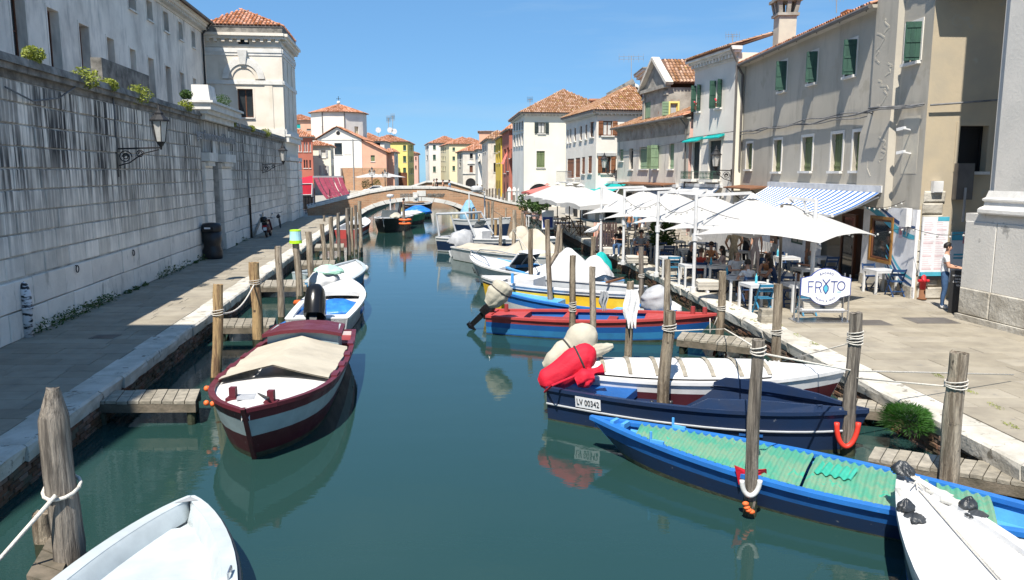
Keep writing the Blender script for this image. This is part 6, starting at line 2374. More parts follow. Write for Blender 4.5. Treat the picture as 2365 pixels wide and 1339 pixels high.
drape([Yp(1126,702,20.4),Yp(1140,690,20.4),Yp(1152,674,20.4),Yp(1164,658,20.4),Yp(1168,652,20.4)],[.12,.24,.3,.25,.06],'canvas_cream','motor_cover',b['o'],51,.26,(.55,),.8)
outboard(b,-.025,.4,.6,'gloss_black','gloss_black',.7)
b=boat('white_plank_boat','white boat with canvas deck strips, wooden battens and dark red bottom',Zp(1952,862,.75),Zp(1330,838,.72),1.75,.82,.62,[(.78,'paint_maroon'),(1,'paint_white')],gunmat='paint_white',inmat='paint_grey',fs=.65,rake=.1,pexp=2.4,low=.72,gun=.12)
deck(b,.04,.72,'paint_white_matt',-.06,.14,'canvas_deck',.08)
deck(b,.72,.985,'paint_white',.0,.05,'foredeck')
for i in range(7):
 t=.1+i*.1
 mb=MB();mb.grid([[b['P'](t+dt+(s_*.02),s_,b['z'](t)+.085+.14*(1-s_*s_),.1)for s_ in(-.95,-.5,0,.5,.95)]for dt in(-.008,.008)])
 mb.grid([[p-Vector((0,0,.02))for p in r_]for r_ in[[b['P'](t+dt+(s_*.02),s_,b['z'](t)+.085+.14*(1-s_*s_),.1)for s_ in(-.95,-.5,0,.5,.95)]for dt in(-.008,.008)]])
 mb.build('batten','plank',b['o'])
drape([Yp(1256,846,14.7),Yp(1278,836,14.7),Yp(1312,815,14.75),Yp(1348,790,14.8),Yp(1368,790,14.8),Yp(1378,792,14.8)],[.08,.2,.28,.36,.28,.08],'canvas_cream','motor_cover',b['o'],61,.24,(.45,),.85)
drape([Yp(1352,818,14.6),Yp(1378,808,14.6),Yp(1400,802,14.6),Yp(1416,797,14.6)],[.14,.11,.08,.03],'canvas_cream','cover_flap',b['o'],62,.4)
b=boat('navy_boat','dark navy open boat numbered LV 00342 with a red motor cover',(5.5,11.72),(.85,13.95),1.6,.72,.6,[(.32,'paint_black'),(.66,'paint_navy'),(1,'paint_navy')],gunmat='paint_navy',inmat='paint_navy',fs=.72,rake=.08,pexp=2.4,low=.74,gun=.07,zfloor=.12)
NAVY=b
for s_ in(-1,1):
 rail(b,[b['sk'](t,s_,.68)+b['lat']*(s_*.02)for t in b['ts']],.018,'paint_grey','rubbing_strake')
 mb=MB()
 rows=[[b['P'](t,s_,b['z'](t)+.02,.0),b['P'](t,s_,b['z'](t)+h,.03),b['P'](t,s_,b['z'](t)+h,.09),b['P'](t,s_,b['z'](t)+.02,.1)]for t,h in((.5,.03),(.55,.17),(.7,.19),(.85,.12),(.97,.03))]
 mb.grid(rows);mb.build('washboard','paint_navy',b['o'])
deck(b,.02,.26,'paint_royal',.12,.0,'sterndeck',.07)
thwart(b,.3,.3,.5,'paint_navy','well_cover')
deck(b,.8,.98,'paint_navy',.1,.03,'foredeck')
thwart(b,.68,.3,.35,'paint_royal','box_seat')
sd=-1 if b['lat'].y>0 else 1
e=b['ax']
pp=b['sk'](.16,sd,.84)+b['lat']*(sd*.025)
upv=(b['sk'](.16,sd,.95)-b['sk'](.16,sd,.75)).normalized()
e2=(b['sk'](.22,sd,.84)-b['sk'](.1,sd,.84)).normalized()
mb=MB();mb.hexa([pp+e2*x*.24+upv*y*.1+b['lat']*(sd*-.012)for x,y in((-1,-1),(1,-1),(1,1),(-1,1))],[pp+e2*x*.24+upv*y*.1+b['lat']*(sd*.006)for x,y in((-1,-1),(1,-1),(1,1),(-1,1))])
mb.build('number_plate','sign_white',b['o'])
text(b['o'],'LV 00342',pp+b['lat']*(sd*.012),e2,upv,.155,'sign_black',.003,sx=.72)
drape([Yp(1246,884,13.6),Yp(1262,877,13.6),Yp(1298,860,13.65),Yp(1340,832,13.7),Yp(1362,832,13.7),Yp(1374,836,13.7)],[.08,.2,.25,.3,.24,.07],'canvas_red','motor_cover',b['o'],71,.22,(.6,),.8)
drape([Yp(1330,880,13.4),Yp(1350,872,13.4),Yp(1372,868,13.4)],[.1,.15,.08],'canvas_red','cover_skirt',b['o'],72,.4)
drape([Yp(1360,862,13.5),Yp(1376,856,13.5),Yp(1394,852,13.5)],[.1,.05,.09],'canvas_red','cover_knot',b['o'],73,.5)
mb=MB();mb.tube([Zp(1258,905,.5),Zp(1275,890,.75),Zp(1335,865,.85)],.02,6);mb.build('red_line','canvas_red',b['o'])
mb=MB();p=b['P'](.86,sd*.9,b['z'](.86)+.02);mb.tube([p,p+Vector((0,0,.1)),p+Vector((.06,0,.1)),p+Vector((.06,0,0))],.02,6);mb.build('cleat','paint_navy',b['o'])
bow,stern=Zp(1364,968,.52),Zp(2440,1205,.42)
b=boat('blue_boat','long blue rowing boat roofed with green corrugated plastic sheets',bow,stern,1.5,.56,.38,[(.45,'antifoul'),(.72,'paint_navy'),(1,'paint_royal')],gunmat='paint_blue',inmat='paint_sky',fs=.55,rake=.16,pexp=1.9,low=.7,gun=.1,zfloor=.12,nst=22)
deck(b,.9,.985,'paint_blue',.02,.02,'foredeck')
for i,(t0,t1)in enumerate(((.1,.2),(.215,.45),(.455,.86))):
 rows=[]
 wid=(t1-t0)*b['L']
 n=int(wid/.022)
 for k in range(n+1):
  t=t0+(t1-t0)*k/n
  zz=.02*math.sin(k*.022/.11*2*PI)
  rows.append([b['P'](t+.012*s_,s_*.93,b['z'](t)+.035+zz+i*.004-.03*abs(s_),.03)for s_ in(-1,-.5,0,.5,1)])
 mb=MB();mb.grid(rows);mb.build('corrugated_sheet','corrugated',b['o'],True)
mb=MB();rows=[]
for k in range(28):
 t=.36+.075*k/27
 rows.append([b['P'](t,s_*.9,b['z'](t)+.055+.02*math.sin(k*(.075*b['L']/27)/.11*2*PI),.03)for s_ in(-.2,.05,.3,.5)])
pm('corrugated_new',(.03,.34,.24),(.05,.4,.3),4,.5)
mb.grid(rows);mb.build('patch','corrugated_new',b['o'],True)
for t in(.9,.93):
 mb=MB();p=b['P'](t,.0,b['z'](t)+.02);mb.bar(p-b['lat']*.1,p+b['lat']*.1,.06,.08);mb.build('cleat','paint_sky',b['o'])
for s_ in(-1,1):
 mb=MB();p=b['P'](.8,s_,b['z'](.8)+.03,.02);mb.tube([p,p+Vector((0,0,.14))],.02,6);mb.bar(p,p+b['ax']*-.2,.05,.06);mb.build('oarlock','paint_sky',b['o'])
sd=-1 if b['lat'].y>0 else 1
if b['P'](.5,sd,0).y>b['P'](.5,-sd,0).y:sd=-sd
e2=(b['sk'](.0,sd,.8)-b['sk'](.1,sd,.8)).normalized()
tt=.1
pp=Yp(2345,1205,b['sk'](tt,sd,.8).y)
pp=b['sk'](.075,sd,.82)+b['lat']*(sd*.02)
mb=MB();mb.hexa([pp+e2*x*.22+Vector((0,0,y*.07))for x,y in((-1,-1),(1,-1),(1,1),(-1,1))],[pp+e2*x*.22+Vector((0,0,y*.07))+b['lat']*(sd*.01)for x,y in((-1,-1),(1,-1),(1,1),(-1,1))]);mb.build('number_plate','sign_white',b['o'])
text(b['o'],'LV 25',pp+b['lat']*(sd*.014),e2,(0,0,1),.12,'sign_black',.002)
bow=Zp(2078,1085,.8)
far_=Zp(2300,1339,.66)
ax_=Vector((-.12,-1,0)).normalized()
b=boat('white_deck_boat','white canvas-decked boat with black-bagged fittings at the near right',bow,bow+ax_*6.,1.5,.8,.66,[(.5,'paint_royal'),(.75,'paint_navy'),(1,'paint_white')],gunmat='paint_white',inmat='paint_white',fs=.7,rake=.12,pexp=2.0,low=.7,gun=.09,tmax=.4)
WDB=b
deck(b,.0,.985,'paint_white',.04,.05,'canvas_deck',.07,14)
for dx in(-.012,.012):
 mb=MB();mb.tube([b['P'](.9,dx,b['z'](.9)+.03),b['P'](.5,dx*2,b['z'](.5)+.025),b['P'](.1,dx*2,b['z'](.1)+.025)],.008,5);mb.build('line','rope',b['o'])
for i,(px,py)in enumerate(((2092,1170),(2237,1164))):
 c=Zp(px,py,.82)
 bag(c+Vector((0,0,.03)),(.07,.055,.06),.3,'bag_black','black_bag',b['o'],80+i,.5)
 bag(c-Vector((-.03,.12,.05)),(.08,.08,.035),.8,'bag_black','black_bag',b['o'],84+i,.6)
for i,(px,py,rz)in enumerate(((2078,1138,1.4),(2170,1138,-.7),(2205,1160,-.7))):
 c=Zp(px,py,.78)
 mb=MB(Matrix.Translation(c)@Matrix.Rotation(rz,4,'Z'))
 mb.tube([(-.14,0,0),(-.13,0,0),(.06,0,0),(.11,0,0),(.14,0,0)],[.03,.042,.042,.018,.016],10)
 o=mb.build('plastic_bottle','glass_lamp',None,True,loc=c)
 tag(o,('clear plastic bottle lying beside the black bag at the port edge of the white deck','clear plastic bottle on the white deck nearer the bow, right edge','clear plastic bottle on the white deck right next to the black bag')[i],'bottle','bottles on the white deck')
bag(Zp(2085,1078,.95),(.07,.09,.07),.5,'bag_black','bow_wrapping',b['o'],88,.6)
mb=MB()
for k in range(4):
 mb.tube([b['P'](.96,-.6+k*.05,b['z'](.95)+.05),b['P'](.93,.2*k-.2,b['z'](.93)+.1),b['P'](.9,.5-.3*k,b['z'](.9)+.04)],.008,5)
mb.build('bow_lashing','rope',b['o'])
#  RESTAURANT TERRACE
rnd.seed(77)
sf=thing('shopfront','white restaurant shopfront with blue wave bands, door and yellow-framed window','shopfront',GF.P(0,.6))
px2u=lambda px,py=600:GF.uz(px,py)[0]
u_c,u_w0,u_w1,u_d0,u_d1=.02,px2u(2062),px2u(2012),px2u(1992),px2u(1905)
zt=3.25
mb=MB()
wr=(u_w0+.05,u_w1-.05,1.55,2.85)
f2=Fac(GF.P(0,0,.06),GF.P(GF.L,0,.06))
wall_grid(mb,f2,.0,u_d0,.6,zt,[wr],.1)
mb.quad(f2.P(0,.6),f2.P(0,zt),f2.P(0,zt,-.1),f2.P(0,.6,-.1))
mb.build('panel','sign_white',sf)
window(sf,f2,wr,frm='frame_brown',sill=None,sur=None,cols=1,depth=.045)
mb=MB()
for q in((wr[0]-.09,wr[0],wr[2]-.09,wr[3]+.09),(wr[1],wr[1]+.09,wr[2]-.09,wr[3]+.09),(wr[0],wr[1],wr[2]-.09,wr[2]),(wr[0],wr[1],wr[3],wr[3]+.09)):
 fbox(mb,f2,*q,.001,.05)
pm('frame_oak',(.3,.15,.035),(.22,.11,.03),6,.5)
mb.build('window_frame','frame_oak',sf)
mb=MB();fbox(mb,GF,0,u_d0,.55,.95,.0,.09);mb.build('plinth','church_base',sf)
def wave(z0,z1,u0,u1,amp,ph,th,mat,d):
 n=22
 lo,hi=[],[]
 for i in range(n+1):
  t=i/n
  u=u0+(u1-u0)*t
  z=z0+(z1-z0)*t+amp*math.sin(t*5+ph)
  lo.append(f2.P(u,max(.96,z-th*(.5+.5*math.sin(PI*t))),d))
  hi.append(f2.P(u,max(.965,z),d))
 mb=MB();mb.grid([lo,hi]);mb.build('wave_band',mat,sf)
for i in range(6):
 wave(2.0-i*.16,1.15-i*.2,min(1.7,wr[0]+.5),.02,.09,2.+i*.1,.12,'wave_navy' if i%2 else 'wave_aqua',.004+i*.0015)
wave(3.2,2.55,u_d0-.2,.04,.1,.6,.24,'wave_aqua',.005)
wave(3.22,2.75,u_d0-.9,.04,.08,1.4,.12,'wave_navy',.008)
mb=MB();fbox(mb,f2,.75,.98,2.35,2.72,.002,.008);mb.build('poster','menu_pink',sf)
mb=MB();fbox(mb,f2,.79,.94,2.45,2.62,.009,.012);mb.build('poster_picture','menu_red',sf)
mb=MB();fbox(mb,GF,u_d0-.02,u_d1+.35,.6,3.1,-.9,-.85);mb.build('interior','frame_brown',sf)
mb=MB();fbox(mb,GF,u_d0+1.3,u_d0+2.25,.62,2.75,-.3,-.26);dd=mb.build('door','glass_dark',sf)
mb=MB()
for q in((u_d0+1.2,u_d0+1.3,.62,2.85),(u_d0+2.25,u_d0+2.35,.62,2.85),(u_d0+1.3,u_d0+2.25,2.75,2.85)):
 fbox(mb,GF,*q,-.32,-.22)
mb.build('door_frame','frame_brown',dd)
mb=MB();mb.bar(GF.P(u_d0+1.4,1.6,-.24),GF.P(u_d0+1.4,1.75,-.2),.03,.03);mb.build('handle','steel',dd)
zt2=3.6
ops=[]
for k in range(4):
 a=u_d1+2.2+k*2.6
 if a+1.5<GF.L:
  ops.append((a,a+1.3,1.4,2.7))
mb=MB();f3=Fac(GF.P(0,0,.04),GF.P(GF.L,0,.04));wall_grid(mb,f3,u_d1+.32,GF.L,.6,3.2,ops,.08);mb.build('bay_wall','sign_white',sf)
for q in ops:
 window(sf,f3,q,frm='shutter_deep',sill=None,sur=None,cols=2,depth=.08)
for k in range(3):
 a=u_d1+.9+k*4.2
 mb=MB();fbox(mb,f3,a,a+.9,.62,2.9,.002,.03);mb.build('shop_door','frame_brown',sf)
def logo(parent,c,ux,uy,R,th=.03,blue=True):
 ux,uy=Vector(ux).normalized(),Vector(uy).normalized()
 nn=ux.cross(uy)
 if nn.dot(Vector((0,0,CAMZ))-Vector(c))<0 or nn.y>0:
  pass
 def out(R_o,wx,wy):
  pts=[]
  n=40
  for i in range(n):
   a=2*PI*i/n
   x,y=math.cos(a)*R_o,math.sin(a)*R_o
   if abs(y)<wy and abs(x)>R_o*.5:
    x=math.copysign(wx,x)
    y=y
   pts.append((x,y))
  return pts
 def plate(k,d0,d1,mat,name):
  pts=out(R*k,R*1.34*k,R*.52)
  mb=MB()
  mb.ext([Vector(c)+ux*x+uy*y+nn*d0 for x,y in pts],nn*(d1-d0))
  return mb.build(name,mat,parent)
 plate(1.03,0,th,'sign_navy','sign_border')
 o=plate(.99,th,th+.008,'sign_white','sign_board')
 d=th+.012
 S_=R
 P=lambda x,y:Vector(c)+ux*(x*S_)+uy*(y*S_)+nn*d
 mb=MB()
 w_=.045*S_
 B=lambda x0,y0,x1,y1:mb.bar(P(x0,y0),P(x1,y1),w_,.012,nn)
 B(-.95,.3,-.95,-.32);B(-.97,.3,-.68,.3);B(-.95,.02,-.72,.02)
 B(-.56,.3,-.56,-.32);B(-.36,-.03,-.24,-.32)
 arc=[(-.56+.0,.29)]+[(-.42+.18*math.cos(t),.13+.16*math.sin(t))for t in[PI/2-PI*i/8 for i in range(9)]]+[(-.56,-.03)]
 for p,q in zip(arc,arc[1:]):B(*p,*q)
 B(.26,.3,.62,.3);B(.44,.3,.44,-.32)
 cir=[(.83+.2*math.cos(t),.06+.24*math.sin(t))for t in[2*PI*i/16 for i in range(17)]]
 for p,q in zip(cir,cir[1:]):B(*p,*q)
 for s_ in(-1,1):
  pts=[(s_*-.2,.42),(0,.18),(s_*.13,.0),(s_*.13,-.15),(0,-.38)]
  for p,q in zip(pts,pts[1:]):B(*p,*q)
 mb.build('lettering','sign_navy',parent)
 mb=MB()
 mb.add([P(0,.12),P(-.1,-.02),P(-.1,-.14),P(0,-.34),P(.1,-.14),P(.1,-.02)],[tuple(range(6))]);mb.add([P(.62,-.26),P(.86,-.26),P(.86,-.3),P(.62,-.3)],[(0,1,2,3)])
 mb.build('fish_mark','sign_aqua',parent)
 for word,y0,r0,a0,a1 in(('BACARO',0,.76,115,65),('POLENTA & PESCE',0,-.78,-130,-50)):
  n=len(word)
  for i,chx in enumerate(word):
   if chx==' ':continue
   a=R_(a0+(a1-a0)*i/(n-1))
   x,y=abs(r0)*math.cos(a),abs(r0)*math.sin(a)
   tx=Vector((math.sin(a),-math.cos(a)))if r0>0 else Vector((-math.sin(a),math.cos(a)))
   text(parent,chx,P(x,y),ux*tx.x+uy*tx.y,ux*-tx.y+uy*tx.x,.17*S_ if n<8 else .12*S_,'sign_navy',.002)
lw=thing('wall_sign','round fish logo sign on the shopfront behind the parasol pole','sign',GF.P(u_d1+.9,2.1))
logo(lw,GF.P(u_d1+.85,2.35,.12),V3(-GF.d),(0,0,1),.42)
stripes('awning_stripes',(.78,.78,.77),(.035,.13,.38),.44,tuple(V3(GF.d)),.5)
aw=thing('striped_awning','blue and white striped awning over the restaurant front','awning',GF.P(2,3.5))
a0,a1=px2u(2048,448),px2u(1785,440)
zb_=GF.uz(2040,447)[1]
zb_=3.72
fz=2.95
outd=1.7
rows=[]
for k in range(5):
 t=k/4
 rows.append([GF.P(a0+(a1-a0)*i/12,zb_+(fz-zb_)*t-.06*math.sin(PI*t),.2+(outd-.2)*t)for i in range(13)])
mb=MB();mb.grid(rows);mb.grid([[p-Vector((0,0,.02))for p in r_]for r_ in rows]);mb.build('cloth','awning_stripes',aw)
mb=MB();fbox(mb,GF,a0-.1,a1+.1,zb_-.02,zb_+.2,.0,.24);mb.build('cassette','paint_white',aw)
mb=MB();mb.bar(rows[-1][0],rows[-1][-1],.08,.07);mb.build('front_bar','paint_white',aw)
for u in(a0+.1,(a0+a1)/2,a1-.1):
 mb=MB();mb.bar(GF.P(u,zb_-.1,.1),GF.P(u,(zb_+fz)/2-.15,1.0),.05,.05);mb.bar(GF.P(u,(zb_+fz)/2-.15,1.0),GF.P(u,fz-.02,outd-.05),.05,.05);mb.build('arm','paint_white',aw)
def fac_awning(f,r,outd,dz,mat,label,name='awning'):
 u0,u1,z0,z1=r
 o=thing(name,label,'awning',f.P(u0,z1))
 mb=MB()
 rows=[[f.P(u0+(u1-u0)*i/8,z1+(-dz)*t-.05*math.sin(PI*t),.1+outd*t)for i in range(9)]for t in(0,.33,.66,1)]
 rows.append([p-Vector((0,0,.2))for p in rows[-1]])
 mb.grid(rows);mb.grid([[p-Vector((0,0,.02))for p in q]for q in rows])
 mb.build('cloth',mat,o)
 mb=MB();fbox(mb,f,u0-.05,u1+.05,z1-.03,z1+.15,.0,.2);mb.build('cassette','paint_white',o)
 return o
r=SF.rect(1375,420,1452,445)
fac_awning(SF,(SF.uz(1452,428)[0],SF.uz(1392,428)[0]+1.5,0,SF.uz(1450,424)[1]),2.2,1.0,'canvas_teal','turquoise awning let down over the shop next to the white house')
fac_awning(SF,(SF.uz(1568,432)[0],SF.uz(1492,432)[0],0,SF.uz(1530,430)[1]),.6,.5,'canvas_white','white half-rolled awning on the shabby house')
fac_awning(NF,(NF.uz(1668,432)[0],NF.uz(1576,432)[0],0,NF.uz(1620,430)[1]),.6,.45,'canvas_white','white scalloped awning on the narrow white house')
for f,x0,x1,y,lab in((SF,1455,1560,425,'long rusty shop canopy on the shabby house'),(GF,1700,1778,433,'rusty shop canopy at the far end of the grey house')):
 o=thing('rusty_canopy',lab,'canopy',f.P(f.uz(x1,y)[0],f.uz(x1,y)[1]))
 mb=MB();u0,u1,z=f.uz(x1,y)[0],f.uz(x0,y)[0],f.uz(x1,y)[1]
 u0,u1=max(.1,min(u0,u1)),min(f.L-.1,max(u0,u1))
 mb.hexa([f.P(u0,z,0),f.P(u1,z,0),f.P(u1,z-.1,.9),f.P(u0,z-.1,.9)],[f.P(u0,z+.06,0),f.P(u1,z+.06,0),f.P(u1,z-.04,.9),f.P(u0,z-.04,.9)]);mb.build('sheet','rust',o)
 for u in(u0+.2,u1-.2):
  mb=MB();mb.bar(f.P(u,z-.7,.02),f.P(u,z-.1,.8),.04,.04);mb.build('strut','iron',o)
for f,ulist in((SF,(1.5,4.2,7,9.8)),(NF,(1.2,3.4)),(HF,(2,5)),(HS,(.8,))):
 root={id(SF):sh_,id(NF):nh,id(HF):hh,id(HS):hh}[id(f)]
 for u in ulist:
  mb=MB();fbox(mb,f,u,u+1.5,.6,2.9,-.02,.01);o=mb.build('shop_door','window_black',root)
  mb=MB()
  for q in((u-.1,u,.6,3.0),(u+1.5,u+1.6,.6,3.0),(u,u+1.5,2.9,3.0)):
   fbox(mb,f,*q,-.02,.06)
  mb.build('frame','istria',o)
def parasol(name,label,mast,center,half,rot,ztop=2.78,zedge=2.12,mat='parasol_white',cantilever=True,slabs=True,val=0.,mastmat='paint_white'):
 m0,c0=Vector(mast[:2]),Vector(center[:2])
 z0=.6
 o=thing(name,label,'parasol',V3(m0,z0),'terrace parasols')
 mb=MB()
 if cantilever:
  mb.tube([V3(m0,z0+.05),V3(m0,z0+ztop+.12)],.055,10)
 else:
  mb.tube([V3(m0,z0),V3(m0,z0+ztop)],.035,8)
 mb.build('mast',mastmat,o)
 if cantilever:
  mb=MB();mb.bar(V3(m0,z0+ztop+.08),V3(m0.lerp(c0,.98),z0+ztop+.14),.07,.09);mb.bar(V3(m0,z0+1.75),V3(m0.lerp(c0,.4),z0+ztop+.05),.04,.05);mb.build('arm','paint_white',o)
  mb=MB();mb.lathe([(.09,0),(.09,.22)],V3(m0,z0+1.62),8);mb.bar(V3(m0,z0+1.75)+Vector((.06,-.02,0)),V3(m0,z0+1.68)+Vector((.2,-.04,0)),.04,.05);mb.build('crank','paint_white',o)
 n=32
 rg=6
 rows=[]
 for k in range(rg+1):
  t=.04+.96*k/rg
  row=[]
  for i in range(n):
   a=2*PI*i/n
   q=max(abs(math.cos(a)),abs(math.sin(a)))
   rr=half/q
   off=abs(((i%4)-2))/2
   rr*=1-.02*(1-off)*t
   zz=ztop+(zedge-ztop)*t*(.86+.14*(rr/half-1)/.414)-.035*math.sin(PI*t)*(1-off)
   x,y=math.cos(a)*rr*t,math.sin(a)*rr*t
   ca,sa=math.cos(rot),math.sin(rot)
   row.append(Vector((c0.x+x*ca-y*sa,c0.y+x*sa+y*ca,z0+zz)))
  rows.append(row)
 if val:
  rows.append([p-Vector((0,0,val*(1+.2*math.sin(i*1.5))))for i,p in enumerate(rows[-1])])
 mb=MB();mb.grid(rows,close=True);mb.build('canopy',mat,o)
 ct=V3(c0,z0+ztop)
 for i in range(8):
  mb=MB();mb.bar(rows[0][i*4]-Vector((0,0,.04)),rows[rg][i*4]-Vector((0,0,.03)),.025,.03);mb.build('rib','paint_white' if cantilever else 'iron',o)
 mb=MB();mb.grid([[ct+(p-ct)*2.6+Vector((0,0,.1-.02*(i%2)))for i,p in enumerate(rows[0])],[ct+(p-ct)*.3+Vector((0,0,.16))for p in rows[0]]],close=True);mb.build('vent_cap',mat,o)
 if slabs:
  side=(c0-m0).normalized()
  for k in range(4):
   mb=MB()
   p=V3(m0+side*.55+Vector((rnd.uniform(-.02,.02),rnd.uniform(-.02,.02))),z0+.1+k*.065)
   mb.box(p.x-.42,p.y-.4,p.z,p.x+.42,p.y+.4,p.z+.055);mb.build('base_slab','cushion',o)
  mb=MB();p=V3(m0+side*.4,z0);mb.box(p.x-.6,p.y-.04,p.z+.02,p.x+.6,p.y+.04,p.z+.08);mb.box(p.x-.04,p.y-.5,p.z+.02,p.x+.04,p.y+.5,p.z+.08)
  mb.lathe([(.1,.0),(.1,.16)],V3(m0,z0),10);mb.build('base_frame','paint_white',o)
 return o
masts=[Zp(1601,674),Zp(1516,639),Zp(1439,611),Zp(1387,590)]
parasol('parasol','nearest big white parasol, its corner pointing at the shop window',(8.25,21.5),(7.75,22.35),1.82,R_(45),2.9,1.98,slabs=False)
cen=[(7.65,25.3),(7.15,28.9),(6.55,32.4),(6.0,36.0)]
for i,(m_,c_)in enumerate(zip(masts,cen)):
 parasol('parasol','%s white cantilever parasol behind the nearest one along the quay'%('second','third','fourth','fifth')[i],m_,c_,1.95,R_(28+i*6),2.95,1.85)
for i,(px,Y,hf)in enumerate(((1393,41.5,1.8),(1342,46,2.0),(1316,49.5,2.),(1288,53.5,1.9))):
 c_=XY(px,Y)
 parasol('parasol','white centre-pole parasol over the %s terrace tables'%('cream chair','brown wicker','dark wooden','farthest white-covered')[i],c_,c_,hf,R_(12),2.95,2.05,cantilever=False,slabs=False,val=.22,mastmat='iron')
c_=XY(1264,57.5)
parasol('parasol','coral red parasol at the far end of the terrace',c_,c_,1.6,R_(10),2.8,2.3,'parasol_red',False,False,.15,'iron')
for i,(px,Y)in enumerate(((858,150),(893,160))):
 c_=XY(px,Y)
 parasol('parasol','far white parasol on the left bank beyond the bridge, %s of two'%('nearer','farther')[i],c_,c_,3.2,R_(20),3.6,2.7,cantilever=False,slabs=False,mastmat='iron')
tp=thing('cafe_table','proto','table',(0,0,0))
mb=MB();mb.box(-.36,-.36,.72,.36,.36,.745);mb.build('tabletop','table_top',tp)
mb=MB()
for x0,y0,x1,y1 in((-.36,-.36,.36,-.33),(-.36,.33,.36,.36),(-.36,-.33,-.33,.33),(.33,-.33,.36,.33)):
 mb.box(x0,y0,.66,x1,y1,.718)
mb.build('apron','paint_white',tp)
for x,y in((-.33,-.33),(.33,-.33),(.33,.33),(-.33,.33)):
 mb=MB();mb.box(x-.03,y-.03,0,x+.03,y+.03,.659);mb.build('leg','paint_white',tp)
index_tree(tp)
def chair_proto(mat):
 c=thing('folding_chair','proto','chair',(0,0,0))
 for i in range(4):
  mb=MB();mb.box(-.19,-.16+i*.09,.44,.19,-.16+i*.09+.075,.46);mb.build('seat_slat',mat,c)
 for s_ in(-1,1):
  mb=MB();mb.bar((s_*.2,.24,0),(s_*.2,-.2,.84),.022,.04,(1,0,0));mb.build('leg',mat,c)
  mb=MB();mb.bar((s_*.17,-.26,0),(s_*.17,.18,.44),.022,.04,(1,0,0));mb.build('leg',mat,c)
 for z,y in((.79,-.175),(.66,-.105)):
  mb=MB();mb.bar((-.19,y,z),(.19,y,z),.02,.075);mb.build('back_slat',mat,c)
 for y,z in((.19,.1),(-.19,.16)):
  mb=MB();mb.bar((-.19,y,z),(.19,y,z),.025,.03);mb.build('stretcher',mat,c)
 index_tree(c)
 return c
cb_,cn_,cc_,ct_=[chair_proto(m_)for m_ in('chair_blue','chair_navy','chair_cream','chair_tan')]
def T(px,py,rz=.12,label=''):
 p=Zp(px,py)
 return place(tp,p,rz,label,'white cafe tables')
tabs=[(1745,716,'white table at the terrace edge, before the woman in a white tee'),(1842,716,'white table just behind the round restaurant sign'),(2030,676,'white table by the shop window'),(1700,695,'white table of the bald man and the woman in white'),(1655,664,'white table by the pink shirt and red top women'),(1597,662,'white table right of the third parasol mast'),(1790,684,'white table of the leaning woman in orange'),(1860,672,'white table behind the sign beside the parasol pole'),(1900,640,'white table against the shopfront by the door'),(1815,640,'white table beside the seated man in a printed shirt'),(1545,640,'empty white table nearest the kerb, second row'),(1480,600,'white table of the bearded man in grey'),(1535,610,'empty grey-topped table before the picket fence'),(1590,618,'empty grey-topped table in the middle of the terrace'),(1630,600,'empty grey-topped table near the fence end'),(1560,595,'empty table by the potted palm'),(1510,582,'empty table left of the potted palm'),(1700,622,'table in front of the woman in a floral dress'),(1760,622,'table behind the leaning woman in orange')]
TP=[]
for i,(px,py,lab)in enumerate(tabs):
 TP.append(T(px,py,.1+rnd.uniform(-.08,.08),lab).location.copy())
chs=[(0,-1,cb_,'bright blue folding chair at the edge table before the woman in white'),(1,-1,cb_,'bright blue folding chair directly left of the round sign'),(1,1,cn_,'blue folding chair half hidden behind the round sign'),(2,0,cn_,'blue folding chair at the table by the shop window, camera side'),(2,1,cn_,'dark folding chair behind the table by the shop window'),(7,1,cn_,'dark blue chair behind the sign near the shop door'),(8,-1,cn_,'dark blue chair at the table by the shop door'),(9,1,cn_,'dark blue chair opposite the man in a printed shirt'),(10,1,cn_,'navy chair at the empty table nearest the kerb'),(10,-1,cb_,'blue chair on the canal side of the empty kerb table'),(12,1,cn_,'navy chair by the picket fence'),(13,1,cn_,'navy chair in the middle of the terrace, facing the canal'),(13,-1,cn_,'navy chair in the middle of the terrace, back to the canal'),(14,-1,cn_,'navy chair near the fence end'),(15,1,cn_,'navy chair by the potted palm'),(16,1,cn_,'navy chair left of the potted palm'),(12,-1,cn_,'navy chair on the canal side of the fence table'),(11,1,cn_,'navy chair opposite the bearded man')]
CHP=[]
for ti,s_,pr,lab in chs:
 p=TP[ti]+(Vector((.2,-.62,0))if s_==0 else(Vector((0,-.66,0))if s_<0 else Vector((0,.66,0))))
 place(pr,(p.x,p.y,.6),(0 if s_<=0 else PI)+rnd.uniform(-.12,.12),lab,'blue folding chairs')
k=0
for r_ in range(4):
 for c in range(6):
  Y=38.2+r_*1.25+c*.1
  x=along(QR,Y)+.95+c*.62
  pr=cc_ if r_<2 and c<3 else ct_
  place(pr,(x+rnd.uniform(-.06,.06),Y,.6),rnd.choice((0,PI))+rnd.uniform(-.25,.25),'%s folding chair in row %s of the far terrace, %s from the kerb'%('cream' if pr is cc_ else 'taupe',('one','two','three','four')[r_],('first','second','third','fourth','fifth','sixth')[c]),'rows of pale folding chairs')
dt=chair_proto('wicker')
for i,(px,Y)in enumerate(((1330,47),(1345,46.5),(1300,50),(1283,51),(1262,53),(1242,54),(1222,56),(1318,52))):
 p=XY(px,Y)
 place(dt,V3(p,.6),rnd.uniform(0,6),'brown wooden chair on the far terrace, %s from the wicker parasol towards the bridge'%('first','second','third','fourth','fifth','sixth','seventh','eighth')[i],'brown terrace chairs',1.1)
for i,(px,Y)in enumerate(((1338,48.5),(1292,51.5),(1230,55))):
 p=XY(px,Y)
 t=place(tp,V3(p,.6),.2,'table among the brown chairs, %s'%('nearest of three','middle of three','farthest of three')[i],'far terrace tables',1.05)
for o in(tp,cb_,cn_,cc_,ct_,dt):
 drop(o)
